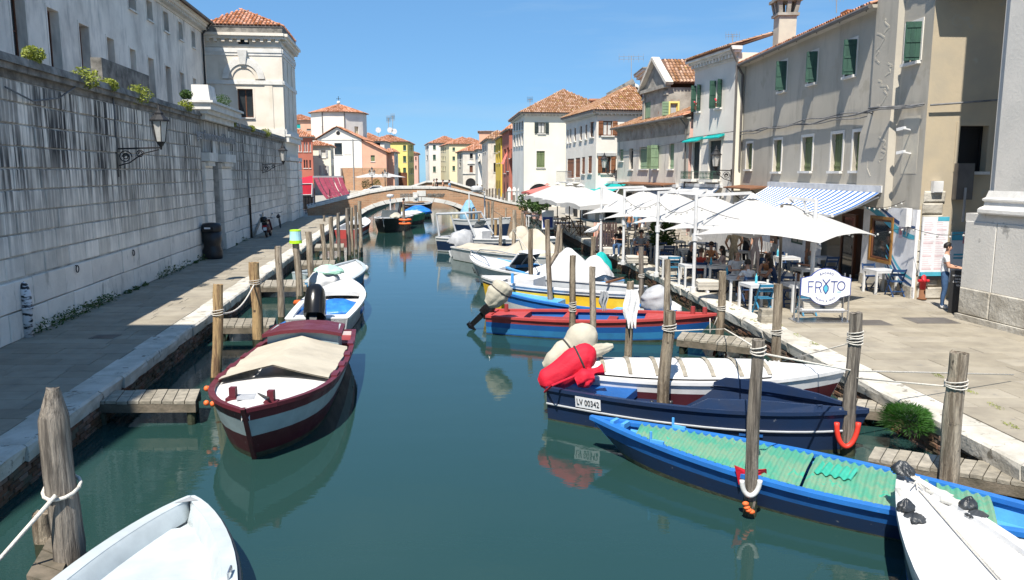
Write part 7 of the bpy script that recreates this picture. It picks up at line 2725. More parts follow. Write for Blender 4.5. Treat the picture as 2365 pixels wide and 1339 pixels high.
ff=Fac(Vector((9.35,39.6)),Vector((9.75,28.6)))
pf=thing('picket_fence','low grey picket fence along the back of the terrace','fence',ff.P(0,.6))
n=62
for i in range(n):
 u=ff.L*i/n
 mb=MB();fbox(mb,ff,u,u+.1,.68,1.72,0,.025);mb.build('picket','shutter_grey',pf)
for z in(.8,1.55):
 mb=MB();fbox(mb,ff,0,ff.L,z,z+.06,-.03,-.001);mb.build('rail','metal_grey',pf)
mbd=thing('menu_board','tall white menu board with pink price lists on the house corner','board',TNF.P(.1,1.3,.1))
u0,u1=TNF.uz(2118,560)[0],TNF.uz(2164,560)[0]
u0=-.02
mr_=(.05,.85,1.3,3.05)
mb=MB();fbox(mb,TNF,*mr_,.1,.15);mb.build('board','sign_white',mbd)
for c in range(2):
 for i in range(26):
  u=.1+c*.38
  mb=MB();z=1.5+i*.055
  fbox(mb,TNF,u,u+rnd.uniform(.18,.32),z,z+.02,.151,.153);mb.build('menu_line','menu_red' if i%7==0 else 'menu_pink',mbd)
mb=MB();fbox(mb,TNF,.05,.85,1.3,1.42,.152,.156);mb.build('wave_foot','wave_aqua',mbd)
mb=MB();fbox(mb,TNF,.5,.85,2.93,3.05,.152,.156);mb.build('wave_head','wave_aqua',mbd)
mb=MB();fbox(mb,TNF,.1,.9,1.18,1.29,.08,.14);mb.build('ledge','iron',mbd)
ib=thing('info_board','blue and white info board in the shaded alley behind the man','board',TNF.P(1.,1.2,.1))
mb=MB();fbox(mb,TNF,1.0,2.15,1.1,2.6,.05,.1);mb.build('board','sign_white',ib)
for q,m_ in(((1.6,2.15,2.25,2.6),'wave_navy'),((1.0,1.35,2.35,2.6),'wave_aqua'),((1.35,1.62,2.25,2.58),'menu_red'),((1.1,1.5,1.9,1.95),'wave_aqua'),((1.1,1.4,1.8,1.85),'wave_aqua')):
 mb=MB();fbox(mb,TNF,*q,.101,.106);mb.build('print',m_,ib)
hy=thing('hydrant','red fire hydrant with rusty foot at the house corner','hydrant',Zp(2129,691))
c=Zp(2129,691)
mb=MB();mb.lathe([(.13,0),(.13,.04),(.09,.05),(.08,.3)],c,12);mb.build('foot','rust',hy,True)
mb=MB();mb.lathe([(.085,.3),(.085,.52),(.1,.53),(.1,.6),(.075,.62),(.07,.7),(.03,.74)],c,12);mb.build('body','hydrant_red',hy,True)
for s_ in(-1,1):
 mb=MB();mb.tube([c+Vector((0,0,.56)),c+Vector((s_*.16,-.02,.56))],.045,8);mb.build('outlet','hydrant_red',hy)
wp=thing('waste_panel','dark freestanding waste station panel with white lettering','panel',Zp(2205,724))
A,B=Zp(2188,722),Zp(2236,728)
pfc=Fac(A,B)
mb=MB();fbox(mb,pfc,0,.52,.6,1.75,-.3,0);mb.build('cabinet','sign_black',wp)
for i,wd in enumerate(('LIBERATE IL TAVOLO','DAI RIFIUTI','E GETTALI QUI.','GRAZIE')):
 text(wp,wd,pfc.P(.25,1.62-i*.085,.006),V3(pfc.d),(0,0,1),.068 if i else .055,'sign_white',.002,sx=.75)
eb=thing('meter_box','dark tall electrical cabinet on the shaded alley wall','cabinet',TNF.P(1.1,3.6))
r=(.95,1.45,3.55,4.6)
mb=MB();fbox(mb,TNF,*r,.01,.22);mb.build('box','gutter',eb)
mb=MB();mb.tube([TNF.P(1.2,2.9,.25),TNF.P(1.2,3.9,.25)],.035,6);mb.build('conduit','metal_grey',eb)
for i,(u,z,w_,h_,lab)in enumerate(((.28,3.75,.3,.34,'white junction box on the house corner at the alley'),(-.0,3.0,.0,.0,''))):
 if w_:
  o=thing('junction_box',lab,'box',TNF.P(u,z))
  mb=MB();fbox(mb,TNF,u,u+w_,z,z+h_,.02,.16);mb.build('case','paint_white_matt',o)
  mb=MB();fbox(mb,TNF,u+.02,u+w_-.02,z+.02,z+h_-.02,.161,.175);mb.build('lid','paint_white_matt',o)
o=thing('junction_box','weathered white meter box hanging over the wave panel','box',GF.P(.4,2.7))
mb=MB();fbox(mb,GF,.25,.62,2.72,3.28,.08,.25);mb.build('case','paint_white_matt',o)
mb=MB();mb.tube([GF.P(.45,2.72,.15),GF.P(.5,2.5,.16),GF.P(.35,2.45,.16),GF.P(.3,2.7,.14)],.015,6);mb.build('cable','cable',o)
for i,(u,z)in enumerate(((.8,5.6),(.72,4.9))):
 o=thing('wall_camera','white security camera on the grey house, %s of the two'%('upper','lower')[i],'camera',GF.P(u,z),'wall cameras')
 mb=MB();mb.bar(GF.P(u,z,0),GF.P(u,z+.05,.25),.04,.04);mb.build('arm','paint_white',o)
 mb=MB();mb.bar(GF.P(u,z+.06,.2),GF.P(u+.25,z+.02,.3),.09,.09);mb.build('housing','paint_white',o)
st=thing('restaurant_sign','round white restaurant sign with blue fish mark on a steel stand','sign',Zp(1900,742))
c=Zp(1900,745)
wS=1820 and(56*c.y*1.03/F)
for s_ in(-1,1):
 for dy in(0,.32):
  mb=MB();mb.tube([c+Vector((s_*wS,dy,.02)),c+Vector((s_*wS,dy,1.22))],.022,8);mb.build('upright','steel',st)
for dy in(0,.32):
 mb=MB();mb.tube([c+Vector((-wS,dy,.3)),c+Vector((wS,dy,.3))],.02,8);mb.build('crossbar','steel',st)
mb=MB();mb.box(c.x-wS-.08,c.y-.12,.605,c.x+wS+.08,c.y+.5,.635);mb.build('base_plate','steel',st)
mb=MB();mb.box(c.x-wS*.86,c.y+.0,.86,c.x+wS*.86,c.y+.4,.95);mb.build('shelf','paint_white',st)
for sx in(-.48,.4):
 for k in range(4):
  mb=MB();x=c.x+sx*wS;j=rnd.uniform(-.015,.015)
  mb.box(x-.2+j,c.y+.03,.955+k*.05,x+.2+j,c.y+.38,1.0+k*.05);mb.build('slab','cushion',st)
logo(st,c+Vector((0,-.03,.92)),(1,0,0),(0,0,1),wS*.74)
o=thing('slab_stack','stack of weathered paving slabs beside the sign at the kerb','slab stack',Zp(1772,742))
c=Zp(1772,745)
for k in range(6):
 mb=MB();j=rnd.uniform(-.02,.02);mb.box(c.x-.2+j,c.y-.15,.6+k*.06,c.x+.2+j,c.y+.15,.655+k*.06);mb.build('slab','plank',o)
o=thing('wooden_crate_chair','striped wooden deck screen behind the far parasol masts','screen',V3(XY(1400,36.5),.6))
p=XY(1398,37.2)
for i in range(9):
 mb=MB();x=p.x-.5+i*.125;mb.box(x,p.y,.65,x+.09,p.y+.03,2.0);mb.build('slat','pink_plaster',o)
for z in(.8,1.5):
 mb=MB();mb.box(p.x-.55,p.y+.03,z,p.x+.65,p.y+.07,z+.08);mb.build('rail','frame_oak',o)
o=thing('poster_panel','white and violet menu panel on the far terrace','panel',V3(XY(1266,48),.6))
p=XY(1266,48)
mb=MB();mb.box(p.x-.36,p.y,.9,p.x+.36,p.y+.04,2.05);mb.build('panel','sign_white',o)
mb=MB();mb.box(p.x-.3,p.y-.006,1.0,p.x+.3,p.y-.001,1.65);mb.build('print','sign_navy',o)
for s_ in(-.3,.3):
 mb=MB();mb.box(p.x+s_-.02,p.y+.05,.6,p.x+s_+.02,p.y+.08,1.9);mb.build('leg','iron',o)
#  PEOPLE
def person(label,loc,rz,pose='stand',h=1.72,skin='skin_a',top='tee_white',bottom='denim',shoe='shoe_white',hair='hair_dark',hairlen=0,sleeve=.55,legs='long',lean=0.,bald=False,glasses=False,arms='down',female=False,sub=1,turn=0.,group='people on the quay'):
 o=thing('person',label,'person',loc,group)
 s_=h/1.72
 sw=.2 if not female else .165
 J={}
 R={}
 def v(n,x,y,z,r):
  J[n]=Vector((x,y,z))*s_
  R[n]=r*s_*(1.14 if not female and r>.035 and n not in('head','jaw','crown','neck0','neck1')else 1)
 sit=pose.startswith('sit')
 hz=.92 if not sit else .5
 hw=.095
 ly=lean
 def up(y,z):
  return(y+math.sin(ly)*(z-0),hz+math.cos(ly)*z)
 hipr=.125 if not female else .13
 v('pelvis',0,0,hz+.02,hipr)
 y,z=up(0,.2);v('belly',0,y,z,.115 if not female else .1)
 y,z=up(0,.42);v('chest',0,y,z,.125 if not female else .11)
 y,z=up(0,.53);v('neck0',0,y,z,.065)
 y,z=up(.015,.6);v('neck1',0,y,z,.052)
 y,z=up(.035,.665);v('jaw',0,y,z,.07)
 y,z=up(.03,.735);v('head',0,y,z,.092)
 y,z=up(.02,.805);v('crown',0,y,z,.072)
 y,z=up(.12,.7);v('nose',0,y,z,.014)
 E_=[('pelvis','belly','top'),('belly','chest','top'),('chest','neck0','top'),('neck0','neck1','skin'),('neck1','jaw','skin'),('jaw','head','skin'),('head','crown','skin'),('head','nose','skin')]
 for sd,sg in(('l',-1),('r',1)):
  y,z=up(0,.5);v('sh'+sd,sg*sw,y,z,.062)
  a=arms if isinstance(arms,str)else arms[0 if sg<0 else 1]
  y0,z0=up(0,.5)
  if a=='down':
   e,w_=(sg*(sw+.06),y0-.02,z0-.29),(sg*(sw+.05),y0+.05,z0-.53)
  elif a=='fwd':
   e,w_=(sg*(sw+.06),y0+.06,z0-.27),(sg*(sw-.03),y0+.28,z0-.3)
  elif a=='table':
   e,w_=(sg*(sw+.09),y0+.14,z0-.24),(sg*(sw-.07),y0+.36,z0-.21)
  elif a=='up':
   e,w_=(sg*(sw+.1),y0+.12,z0-.16),(sg*(sw-.02),y0+.14,z0+.1)
  else:
   e,w_=(sg*(sw+.12),y0-.02,z0-.25),(sg*(sw-.02),y0+.12,z0-.42)
  v('el'+sd,*e,.043);v('wr'+sd,*w_,.03)
  mid=[(e[k]+(sg*sw,y0,z0)[k])/2 for k in range(3)]
  v('ua'+sd,*mid,.05)
  d=(Vector(w_)-Vector(e)).normalized()
  hnd=Vector(w_)+d*.07
  v('ha'+sd,*hnd,.033)
  E_+=[('chest','sh'+sd,'top'),('sh'+sd,'ua'+sd,'top' if sleeve>0 else 'skin'),('ua'+sd,'el'+sd,'top' if sleeve>.6 else 'skin'),('el'+sd,'wr'+sd,'top' if sleeve>.9 else 'skin'),('wr'+sd,'ha'+sd,'skin')]
  lat=d.cross(Vector((0,0,1)))
  lat=lat.normalized()if lat.length>.2 else Vector((0,1,0))
  if abs(d.z)>.8:lat=Vector((0,1,0))
  bend=Vector((0,0,-1))if abs(d.z)<.8 else Vector((-sg*.6,.2,0))
  for q in range(4):
   b0=hnd+lat*(.021*(q-1.5))+d*.035
   ln=(.034,.04,.038,.03)[q]
   v('f%d%s'%(q,sd),*(b0+d*ln),.0095);v('g%d%s'%(q,sd),*(b0+d*(ln*1.75)+bend*.02),.0085)
   E_+=[('ha'+sd,'f%d%s'%(q,sd),'skin'),('f%d%s'%(q,sd),'g%d%s'%(q,sd),'skin')]
  tb=Vector(w_)+d*.04+lat*(.045)
  v('t0'+sd,*tb,.011);v('t1'+sd,*(tb+d*.035+lat*.012),.0095)
  E_+=[('wr'+sd,'t0'+sd,'skin'),('t0'+sd,'t1'+sd,'skin')]
  lm='bottom' if legs=='long' else 'skin'
  if sit:
   v('hp'+sd,sg*hw,.03,hz,.085);v('kn'+sd,sg*(hw+.03),.46,hz+.02,.06)
   v('th'+sd,sg*(hw+.015),.24,hz+.02,.078)
   v('cf'+sd,sg*(hw+.02),.44,hz-.2,.052);v('an'+sd,sg*(hw+.02),.42-(.12 if pose=='sit_tuck' else 0),.08,.036);v('to'+sd,sg*(hw+.04),.6-(.12 if pose=='sit_tuck' else 0),.035,.035)
  elif pose=='walk':
   st_=.2*sg
   v('hp'+sd,sg*hw,.0,hz-.04,.088);v('th'+sd,sg*hw,.02+st_*.3,hz-.22,.08);v('kn'+sd,sg*hw,.05+st_*.6,.5,.058)
   v('cf'+sd,sg*hw,st_*.8,.33,.052);v('an'+sd,sg*hw,st_*1.1-.02,.08,.037);v('to'+sd,sg*(hw+.02),st_*1.1+.15,.035,.036)
  else:
   v('hp'+sd,sg*hw,.0,hz-.04,.088);v('th'+sd,sg*hw,.01,hz-.22,.08);v('kn'+sd,sg*(hw+.01),.02,.5,.057)
   v('cf'+sd,sg*(hw+.01),-.01,.34,.052);v('an'+sd,sg*(hw+.01),-.02,.08,.037);v('to'+sd,sg*(hw+.03),.14,.035,.037)
  v('he'+sd,J['an'+sd].x/s_,J['an'+sd].y/s_-.03,.035,.032)
  short=legs in('short','skirt')
  E_+=[('pelvis','hp'+sd,'bottom'),('hp'+sd,'th'+sd,'bottom'),('th'+sd,'kn'+sd,'bottom' if legs!='bare' else 'skin'),('kn'+sd,'cf'+sd,lm),('cf'+sd,'an'+sd,lm),('an'+sd,'to'+sd,'shoe'),('an'+sd,'he'+sd,'shoe')]
 names=list(J)
 ix={n:i for i,n in enumerate(names)}
 me=bpy.data.meshes.new('skeleton')
 me.from_pydata([J[n]for n in names],[(ix[a],ix[b_])for a,b_,_ in E_],[])
 tmp=bpy.data.objects.new('skeleton',me)
 COL.objects.link(tmp)
 md=tmp.modifiers.new('skin','SKIN')
 md.use_smooth_shade=True
 md.branch_smoothing=.6
 for n,sv in zip(names,me.skin_vertices[0].data):
  sv.radius=(R[n],R[n])
  sv.use_root=n=='pelvis'
 ss=tmp.modifiers.new('sub','SUBSURF')
 ss.levels=ss.render_levels=sub
 dg=bpy.context.evaluated_depsgraph_get()
 ev=tmp.evaluated_get(dg)
 bm_=bpy.data.meshes.new_from_object(ev)
 bpy.data.objects.remove(tmp)
 bpy.data.meshes.remove(me)
 ml={'skin':skin,'top':top,'bottom':bottom,'shoe':shoe}
 order=list(ml)
 bm_.materials.clear()
 for q in order:
  bm_.materials.append(M(ml[q]))
 segs=[(J[a],J[b_],order.index(k))for a,b_,k in E_]
 idx=[]
 for p in bm_.polygons:
  c=p.center
  best,bi=9,0
  for a,b_,k in segs:
   ab=b_-a
   t=max(0,min(1,(c-a).dot(ab)/ab.length_squared))
   d=(c-a-ab*t).length
   if d<best:
    best,bi=d,k
  idx.append(bi)
 bm_.polygons.foreach_set('material_index',idx)
 bm_.polygons.foreach_set('use_smooth',[True]*len(bm_.polygons))
 bd_=bpy.data.objects.new('body',bm_)
 COL.objects.link(bd_)
 bd_.parent=o
 hc=J['head']
 if not bald:
  mb=MB()
  n,rg=14,9
  vs,fs=[],[]
  for i in range(rg+1):
   t=PI*.62*i/rg
   for k in range(n):
    a=2*PI*k/n
    d=Vector((math.sin(t)*math.cos(a),math.sin(t)*math.sin(a),math.cos(t)))
    r_=.112*s_*(1+.06*noise.noise(d*4))
    if d.y>.25 and d.z<.55:r_*=.72
    p=Vector((d.x*r_*.92,d.y*r_*1.0-.012,d.z*r_*1.05+.015))
    if hairlen and d.y<.2 and i>rg-3:p.z-=hairlen*s_*(i-rg+3)/3;p.y-=.02
    vs.append(hc+p)
  for i in range(rg):
   for k in range(n):
    fs.append((i*n+k,i*n+(k+1)%n,(i+1)*n+(k+1)%n,(i+1)*n+k))
  mb.add(vs,fs)
  me=mk('hair',[q+Vector(loc)for q in mb.v],mb.f,hair,o,smooth=True)
 fy=Vector((0,math.cos(ly),-math.sin(ly)))
 fz=Vector((0,math.sin(ly),math.cos(ly)))
 base=Vector(loc)
 if glasses:
  mb=MB();c=base+hc+fy*.093*s_+fz*.005;mb.bar(c-Vector((.07,0,0)),c+Vector((.07,0,0)),.02,.04);mb.build('sunglasses','gloss_black',o)
 else:
  for sg in(-1,1):
   mb=MB();mb.ball(base+hc+fy*.084*s_+fz*.004+Vector((sg*.032*s_,0,0)),.011*s_,6,4);mb.build('eye','eye_dark',o)
 mb=MB();c=base+J['jaw']+fy*.066*s_+fz*.005;mb.bar(c-Vector((.022,0,0)),c+Vector((.022,0,0)),.012,.008);mb.build('mouth','menu_red',o)
 for sg in(-1,1):
  mb=MB();mb.ball(base+hc+Vector((sg*.09*s_,-.005,-.01)),(.014,.025,.034),6,4);mb.build('ear',skin,o)
 o.rotation_euler=(0,0,rz)
 return o
def at(px,py):
 return Zp(px,py)
UP=Vector((0,0,1))
person('man in white tee and jeans standing side-on by the dark waste panel',at(2176,712),R_(-116),'stand',1.78,top='tee_white',bottom='denim',arms=('fwd','fwd'),hair='hair_dark',sub=2)
cp_=chair_proto('chair_navy')
def diner(label,px,py,rz,**k):
 p=at(px,py)
 place(cp_,p,rz,'navy folding chair under the '+label.split(' sitting')[0].split(' eating')[0].split(' leaning')[0],'chairs of the diners')
 k.setdefault('arms','table')
 return person(label,p+Vector((-math.sin(rz)*.02,math.cos(rz)*.02,-.015)),rz,'sit',group='diners at the terrace',**k)
diner('woman in white tee with red shoulder strap sitting with her back to the canal',1728,704,R_(5),h=1.68,top='tee_white',bottom='shorts_dark',legs='short',hair='hair_dark',female=True,lean=.2)
diner('bald man in white tee sitting opposite',1697,678,R_(185),h=1.78,top='tee_white',bottom='shorts_dark',bald=True,lean=.1)
diner('woman in orange top leaning over her plate',1768,676,R_(165),h=1.66,top='tee_orange',sleeve=0,hair='hair_brown',female=True,lean=.38)
diner('dark-haired woman eating beside the parasol pole',1795,690,R_(60),h=1.62,top='tee_navy',sleeve=0,skin='skin_b',hair='hair_dark',hairlen=.2,female=True,lean=.35)
diner('man in black tee and sunglasses sitting by the third mast',1590,650,R_(-100),h=1.8,top='tee_black',bottom='shorts_dark',hair='hair_grey',glasses=True,legs='short')
diner('woman in red top sitting with her back to the mast',1616,662,R_(-15),h=1.64,top='tee_red',sleeve=0,hair='hair_brown',female=True,lean=.1)
diner('woman in sunglasses and tan top sitting facing the canal',1640,640,R_(170),h=1.66,top='tee_orange',sleeve=0,hair='hair_brown',glasses=True,female=True)
diner('woman in pale pink shirt with a long ponytail sitting sideways',1672,655,R_(80),h=1.66,top='tee_pink',sleeve=1,hair='hair_dark',hairlen=.35,female=True,lean=.1)
diner('man in printed shirt and black shorts sitting by the parasol pole',1875,668,R_(90),h=1.82,top='shirt_print',bottom='shorts_dark',legs='short',skin='skin_b',arms=('table','up'))
diner('woman in white dress sitting in the shade of the shopfront',1783,628,R_(90),h=1.64,top='tee_white',sleeve=0,skin='skin_b',female=True,hairlen=.15)
diner('bearded man in grey tee sitting at the kerb tables',1479,606,R_(175),h=1.8,top='tee_grey',skin='skin_b',legs='short',lean=.2)
diner('child in pale blue sitting beside the bearded man',1505,598,R_(160),h=1.25,top='tee_blue',skin='skin_b')
diner('woman in cream top sitting before the striped screen',1405,578,R_(-20),h=1.66,top='tee_beige',hair='hair_dark',female=True,hairlen=.1)
diner('dark seated guest sitting between the parasol masts',1432,590,R_(150),h=1.7,top='tee_black',skin='skin_b')
drop(cp_)
person('man in beige shirt standing with his back to the camera among the tables',at(1692,635),R_(10),'stand',1.76,top='tee_beige',bottom='shorts_beige',hair='hair_grey',arms='side')
person('woman in floral dress with red belt standing among the tables',at(1742,632),R_(165),'stand',1.7,top='dress_print',bottom='dress_print',legs='long',sleeve=0,hair='hair_brown',arms=('down','up'),female=True)
person('person in black standing behind the floral dress',at(1722,622),R_(120),'stand',1.74,top='tee_black',bottom='shorts_dark')
person('woman in light blue blouse walking behind the parasols',at(1468,556),R_(30),'walk',1.66,top='tee_blue',bottom='shorts_dark',legs='long',female=True,hair='hair_brown')
person('woman in dark blue with white trousers walking behind the parasols',at(1484,557),R_(40),'walk',1.68,top='tee_navy',bottom='trouser_white',female=True,hair='hair_blond')
person('person in salmon top behind the two blue-clad women',at(1452,552),R_(10),'walk',1.66,top='tee_orange',bottom='denim',female=True)
def on_bridge(px,d,label,rz,**k):
 u=BF.uz(px,430)[0]
 p=BF.P(u,top_z(u)-1.0,-d)
 return person(label,p,rz,k.pop('pose','walk'),group='people on the bridge',**k)
on_bridge(1008,1.2,'person in pale shirt with backpack on the bridge crown',R_(60),top='tee_beige',bottom='shorts_dark',hair='hair_grey')
on_bridge(1016,1.6,'person in dark top leaning on the bridge parapet',R_(80),top='tee_black',bottom='shorts_dark')
on_bridge(1028,1.0,'person in orange top on the bridge slope',R_(80),top='tee_orange',bottom='shorts_dark',sleeve=0,hair='hair_brown',female=True,h=1.62)
on_bridge(1043,1.0,'person in light blue shirt with dark hat on the bridge',R_(80),top='tee_blue',bottom='denim',hair='hair_dark')
p=BLACK['P'](.55,-.7,.55)
person('man in black working aboard the black boat',p+Vector((-.2,0,.12)),R_(-60),'stand',1.78,top='tee_black',bottom='shorts_dark',lean=.5,arms='fwd',skin='skin_b',sleeve=0)
#  LEFT QUAY FURNITURE
bn=thing('litter_bin','dark grey waisted litter bin with hooded top beside the gate','bin',Zp(492,597))
c=Zp(492,597)
prof=[(.4,0),(.42,.06),(.42,.35),(.36,.52),(.36,.6),(.4,.75),(.4,1.2)]
mb=MB();mb.lathe(prof,c,20,1,.85);mb.build('body','black_plastic',bn,True)
mb=MB();mb.lathe([(.42,1.2),(.43,1.24),(.42,1.45),(.36,1.54),(.1,1.58)],c,20,1,.85);mb.build('hood','black_plastic',bn,True)
mb=MB();mb.box(c.x-.2,c.y-.385,c.z+1.26,c.x+.22,c.y-.33,c.z+1.4);mb.build('slot','window_black',bn)
mb=MB();mb.box(c.x-.16,c.y-.40,c.z+1.32,c.x+.1,c.y-.386,c.z+1.39);mb.build('label_plate','sign_white',bn)
sc_c=Zp(617,548)
sco=thing('motor_scooter','dark red and black motor scooter parked against the wall, seen from behind','scooter',sc_c)
SM=Matrix.Translation(sc_c)@Matrix.Rotation(R_(8),4,'Z')@Matrix.Rotation(R_(-6),4,'Y')
def W_(mb,c,r,wd,ri):
 rows=[]
 for i in range(20):
  a=2*PI*i/20
  d=Vector((0,math.cos(a),math.sin(a)))
  rows.append([Vector(c)+d*q+Vector((x,0,0))for q,x in((ri,-wd/2),(r*.93,-wd/2),(r,-wd*.25),(r,wd*.25),(r*.93,wd/2),(ri,wd/2))])
 rows.append(rows[0])
 mb.grid(rows)
for y in(0,1.28):
 mb=MB(SM);W_(mb,(0,y,.25),.25,.12,.15);wh=mb.build('wheel','black_plastic',sco,True)
 mb=MB(SM);mb.tube([(-.03,y,.25),(.03,y,.25)],.15,12);mb.build('rim','metal_grey',wh)
mb=MB(SM)
rows=[]
for y,w_,z0,z1 in((-.28,.1,.5,.7),(-.15,.19,.36,.76),(.1,.23,.3,.78),(.4,.2,.28,.72),(.55,.16,.22,.4)):
 rows.append([(-w_*.7,y,z0),(-w_,y,(z0+z1)/2),(-w_*.8,y,z1),(w_*.8,y,z1),(w_,y,(z0+z1)/2),(w_*.7,y,z0)])
mb.grid(rows,close=True);mb.add(rows[0],[tuple(range(6))]);mb.add(rows[-1],[tuple(range(6))]);mb.build('body','paint_maroon',sco,True)
mb=MB(SM);mb.box(-.15,-.2,.78,.15,.5,.88);mb.build('seat','black_plastic',sco)
mb=MB(SM);mb.hexa([(-.22,1.0,.35),(.22,1.0,.35),(.22,1.05,.35),(-.22,1.05,.35)],[(-.16,.85,1.0),(.16,.85,1.0),(.16,.92,1.0),(-.16,.92,1.0)]);mb.build('leg_shield','paint_maroon',sco)
mb=MB(SM);mb.box(-.17,.5,.26,.17,1.05,.32);mb.build('footboard','black_plastic',sco)
mb=MB(SM);mb.tube([(-.34,.78,1.06),(-.1,.88,1.08),(.1,.88,1.08),(.34,.78,1.06)],.022,6);mb.build('handlebar','black_plastic',sco)
for s_ in(-1,1):
 mb=MB(SM);mb.tube([(s_*.2,.86,1.08),(s_*.32,.84,1.26)],.01,5);mb.ball((s_*.34,.83,1.3),(.07,.02,.05),10,6);mb.build('mirror','steel',sco)
mb=MB(SM);mb.box(-.1,-.31,.42,.1,-.3,.6);mb.build('number_plate','sign_white',sco)
mb=MB(SM);mb.box(-.12,-.3,.64,.12,-.27,.71);mb.build('tail_lamp','hydrant_red',sco)
mb=MB(SM);rows=[]
for z,w_,d in((.9,.18,.16),(1.0,.21,.2),(1.15,.2,.19),(1.22,.12,.12)):
 rows.append([(math.cos(a)*w_,-.25+math.sin(a)*d,z)for a in[2*PI*i/14 for i in range(14)]])
mb.grid(rows,close=True);mb.add(rows[-1],[tuple(range(14))]);mb.build('top_case','gloss_black',sco,True)
bc_c=Zp(648,527)
bic=thing('bicycle','small black bicycle leaning on the wall beyond the scooter','bicycle',bc_c)
BM=Matrix.Translation(bc_c)@Matrix.Rotation(R_(14),4,'Z')@Matrix.Rotation(R_(-8),4,'Y')
for y in(0,1.0):
 mb=MB(BM);pts=[(0,y+.31*math.cos(a),.33+.31*math.sin(a))for a in[2*PI*i/24 for i in range(25)]]
 mb.tube(pts,.026,6,False);wh=mb.build('wheel','black_plastic',bic)
 mb=MB(BM)
 for i in range(8):
  a=PI*i/8
  mb.tube([(0,y+.3*math.cos(a),.33+.3*math.sin(a)),(0,y-.3*math.cos(a),.33-.3*math.sin(a))],.004,4)
 mb.build('spokes','steel',wh)
mb=MB(BM)
for p,q in(((0,.0,.33),(0,.4,.3)),((0,.0,.33),(0,.28,.75)),((0,.4,.3),(0,.28,.85)),((0,.4,.3),(0,.86,.78)),((0,.28,.72),(0,.85,.82)),((0,.84,.95),(0,1.0,.33))):
 mb.tube([p,q],.018,6)
mb.build('frame','gloss_black',bic)
mb=MB(BM);mb.tube([(-.28,.78,1.05),(-.05,.84,1.0),(.05,.84,1.0),(.28,.78,1.05)],.016,6);mb.build('handlebar','gloss_black',bic)
mb=MB(BM);mb.ball((0,.24,.9),(.09,.14,.05),10,6);mb.build('saddle','black_plastic',bic)
mb=MB(BM);mb.ball((0,-.05,.8),(.14,.16,.12),10,6);mb.build('saddlebag','black_plastic',bic)
mb=MB();mb.bar(Zp(585,549),WF.P(WF.uz(605,515)[0],1.75,.1),.2,.03,V3(WF.n))
tag(mb.build('leaning_plank','plank',None,loc=Zp(585,549)),'wide plank leaning on the wall before the scooter','plank')
u=WF.uz(573,500)[0]
dpw=thing('wall_conduit','dark vertical pipe on the wall before the scooter','pipe',WF.P(u,.6))
mb=MB();mb.tube([WF.P(u,.6,.14),WF.P(u,2.9,.14)],.06,8);mb.build('lower_pipe','gloss_black',dpw)
mb=MB();mb.tube([WF.P(u,2.9,.12),WF.P(u,4.4,.1)],.04,8);mb.build('upper_pipe','metal_grey',dpw)
stripes('birch_bands',(.7,.7,.7),(.015,.015,.015),.16,(0,.12,1),.18)
c=Zp(66,778)
vp=thing('vent_pipe','bent white pipe with peeling black bands at the wall foot','pipe',c)
pm('peel',(.68,.68,.7),(.02,.02,.022),1.,.6,st=(3,3,11),lo=.5,hi=.56)
top_=Yp(40,655,c.y+.05)
pts=[c,Yp(62,700,c.y),Yp(60,678,c.y),Yp(54,662,c.y+.03),Yp(44,655,c.y+.1),Yp(32,656,c.y+.25)]
mb=MB();mb.tube(pts,.105,14);mb.build('pipe','peel',vp,True)
mb=MB();q=Yp(63,712,c.y);mb.tube([q+Vector((0,0,-.03)),q+Vector((0,0,.05))],.125,14);mb.build('collar','peel',vp,True)
for px,py,lab in((167,621,'iron mooring ring in the plinth, nearer one'),(299,584,'iron mooring ring in the plinth, farther one')):
 u,z=WF.uz(px,py)
 mb=MB();mb.tube([WF.P(u+.09*math.cos(a),z+.09*math.sin(a),.13)for a in[2*PI*i/14 for i in range(15)]],.014,6,False);mb.tube([WF.P(u,z+.09,.05),WF.P(u,z+.09,.15)],.015,6)
 tag(mb.build('iron_ring','iron',None,loc=WF.P(u,z)),lab,'ring','iron wall rings')
def lantern(f,px_wall,px_lamp,py_arm,label,h=1.15,arm=1.5,d=None,drop_=0.):
 u,z=f.uz(px_wall,py_arm)
 o=thing('wall_lantern',label,'lantern',f.P(u,z),'bracket lanterns')
 e=f.P(u,z,arm)
 mb=MB();mb.bar(f.P(u,z+.02,.02),e+Vector((0,0,.06)),.045,.05);mb.bar(f.P(u,z-.55,.03),f.P(u,z+.1,.03),.06,.05)
 for cx,cz,r0 in((.28,-.22,.2),(.72,-.13,.12),(.3,-.22,.09)):
  mb.tube([f.P(u,z+cz+r0*math.sin(a)*(1-a/16),cx+r0*math.cos(a)*(1-a/16))for a in[i*.5 for i in range(20)]],.018,5)
 mb.tube([f.P(u,z-.5,.05),f.P(u,z-.4,.4),f.P(u,z-.12,.8),f.P(u,z,arm*.95)],.02,5)
 mb.build('bracket','iron',o)
 b0=e+Vector((0,0,.1))
 mb=MB();mb.lathe([(.03,-.1),(.05,0),(.12,.1),(.14,.14)],b0,8);mb.build('cup','iron',o)
 mb=MB();mb.lathe([(.14,.15),(.24,.15+h*.55)],b0,6);mb.build('glass','glass_lamp',o)
 mb=MB()
 for k in range(6):
  a=2*PI*k/6
  mb.bar(b0+Vector((math.cos(a)*.145,math.sin(a)*.145,.14)),b0+Vector((math.cos(a)*.245,math.sin(a)*.245,.15+h*.55)),.02,.02)
 mb.lathe([(.3,.16+h*.55),(.3,.2+h*.55),(.14,.3+h*.6),(.14,.36+h*.6),(.07,.4+h*.62),(.02,.55+h*.65)],b0,8)
 mb.build('hood','iron',o)
 return o
lantern(WF,266,350,345,'black scroll-bracket lantern on the garden wall, nearer one',1.1,1.35)
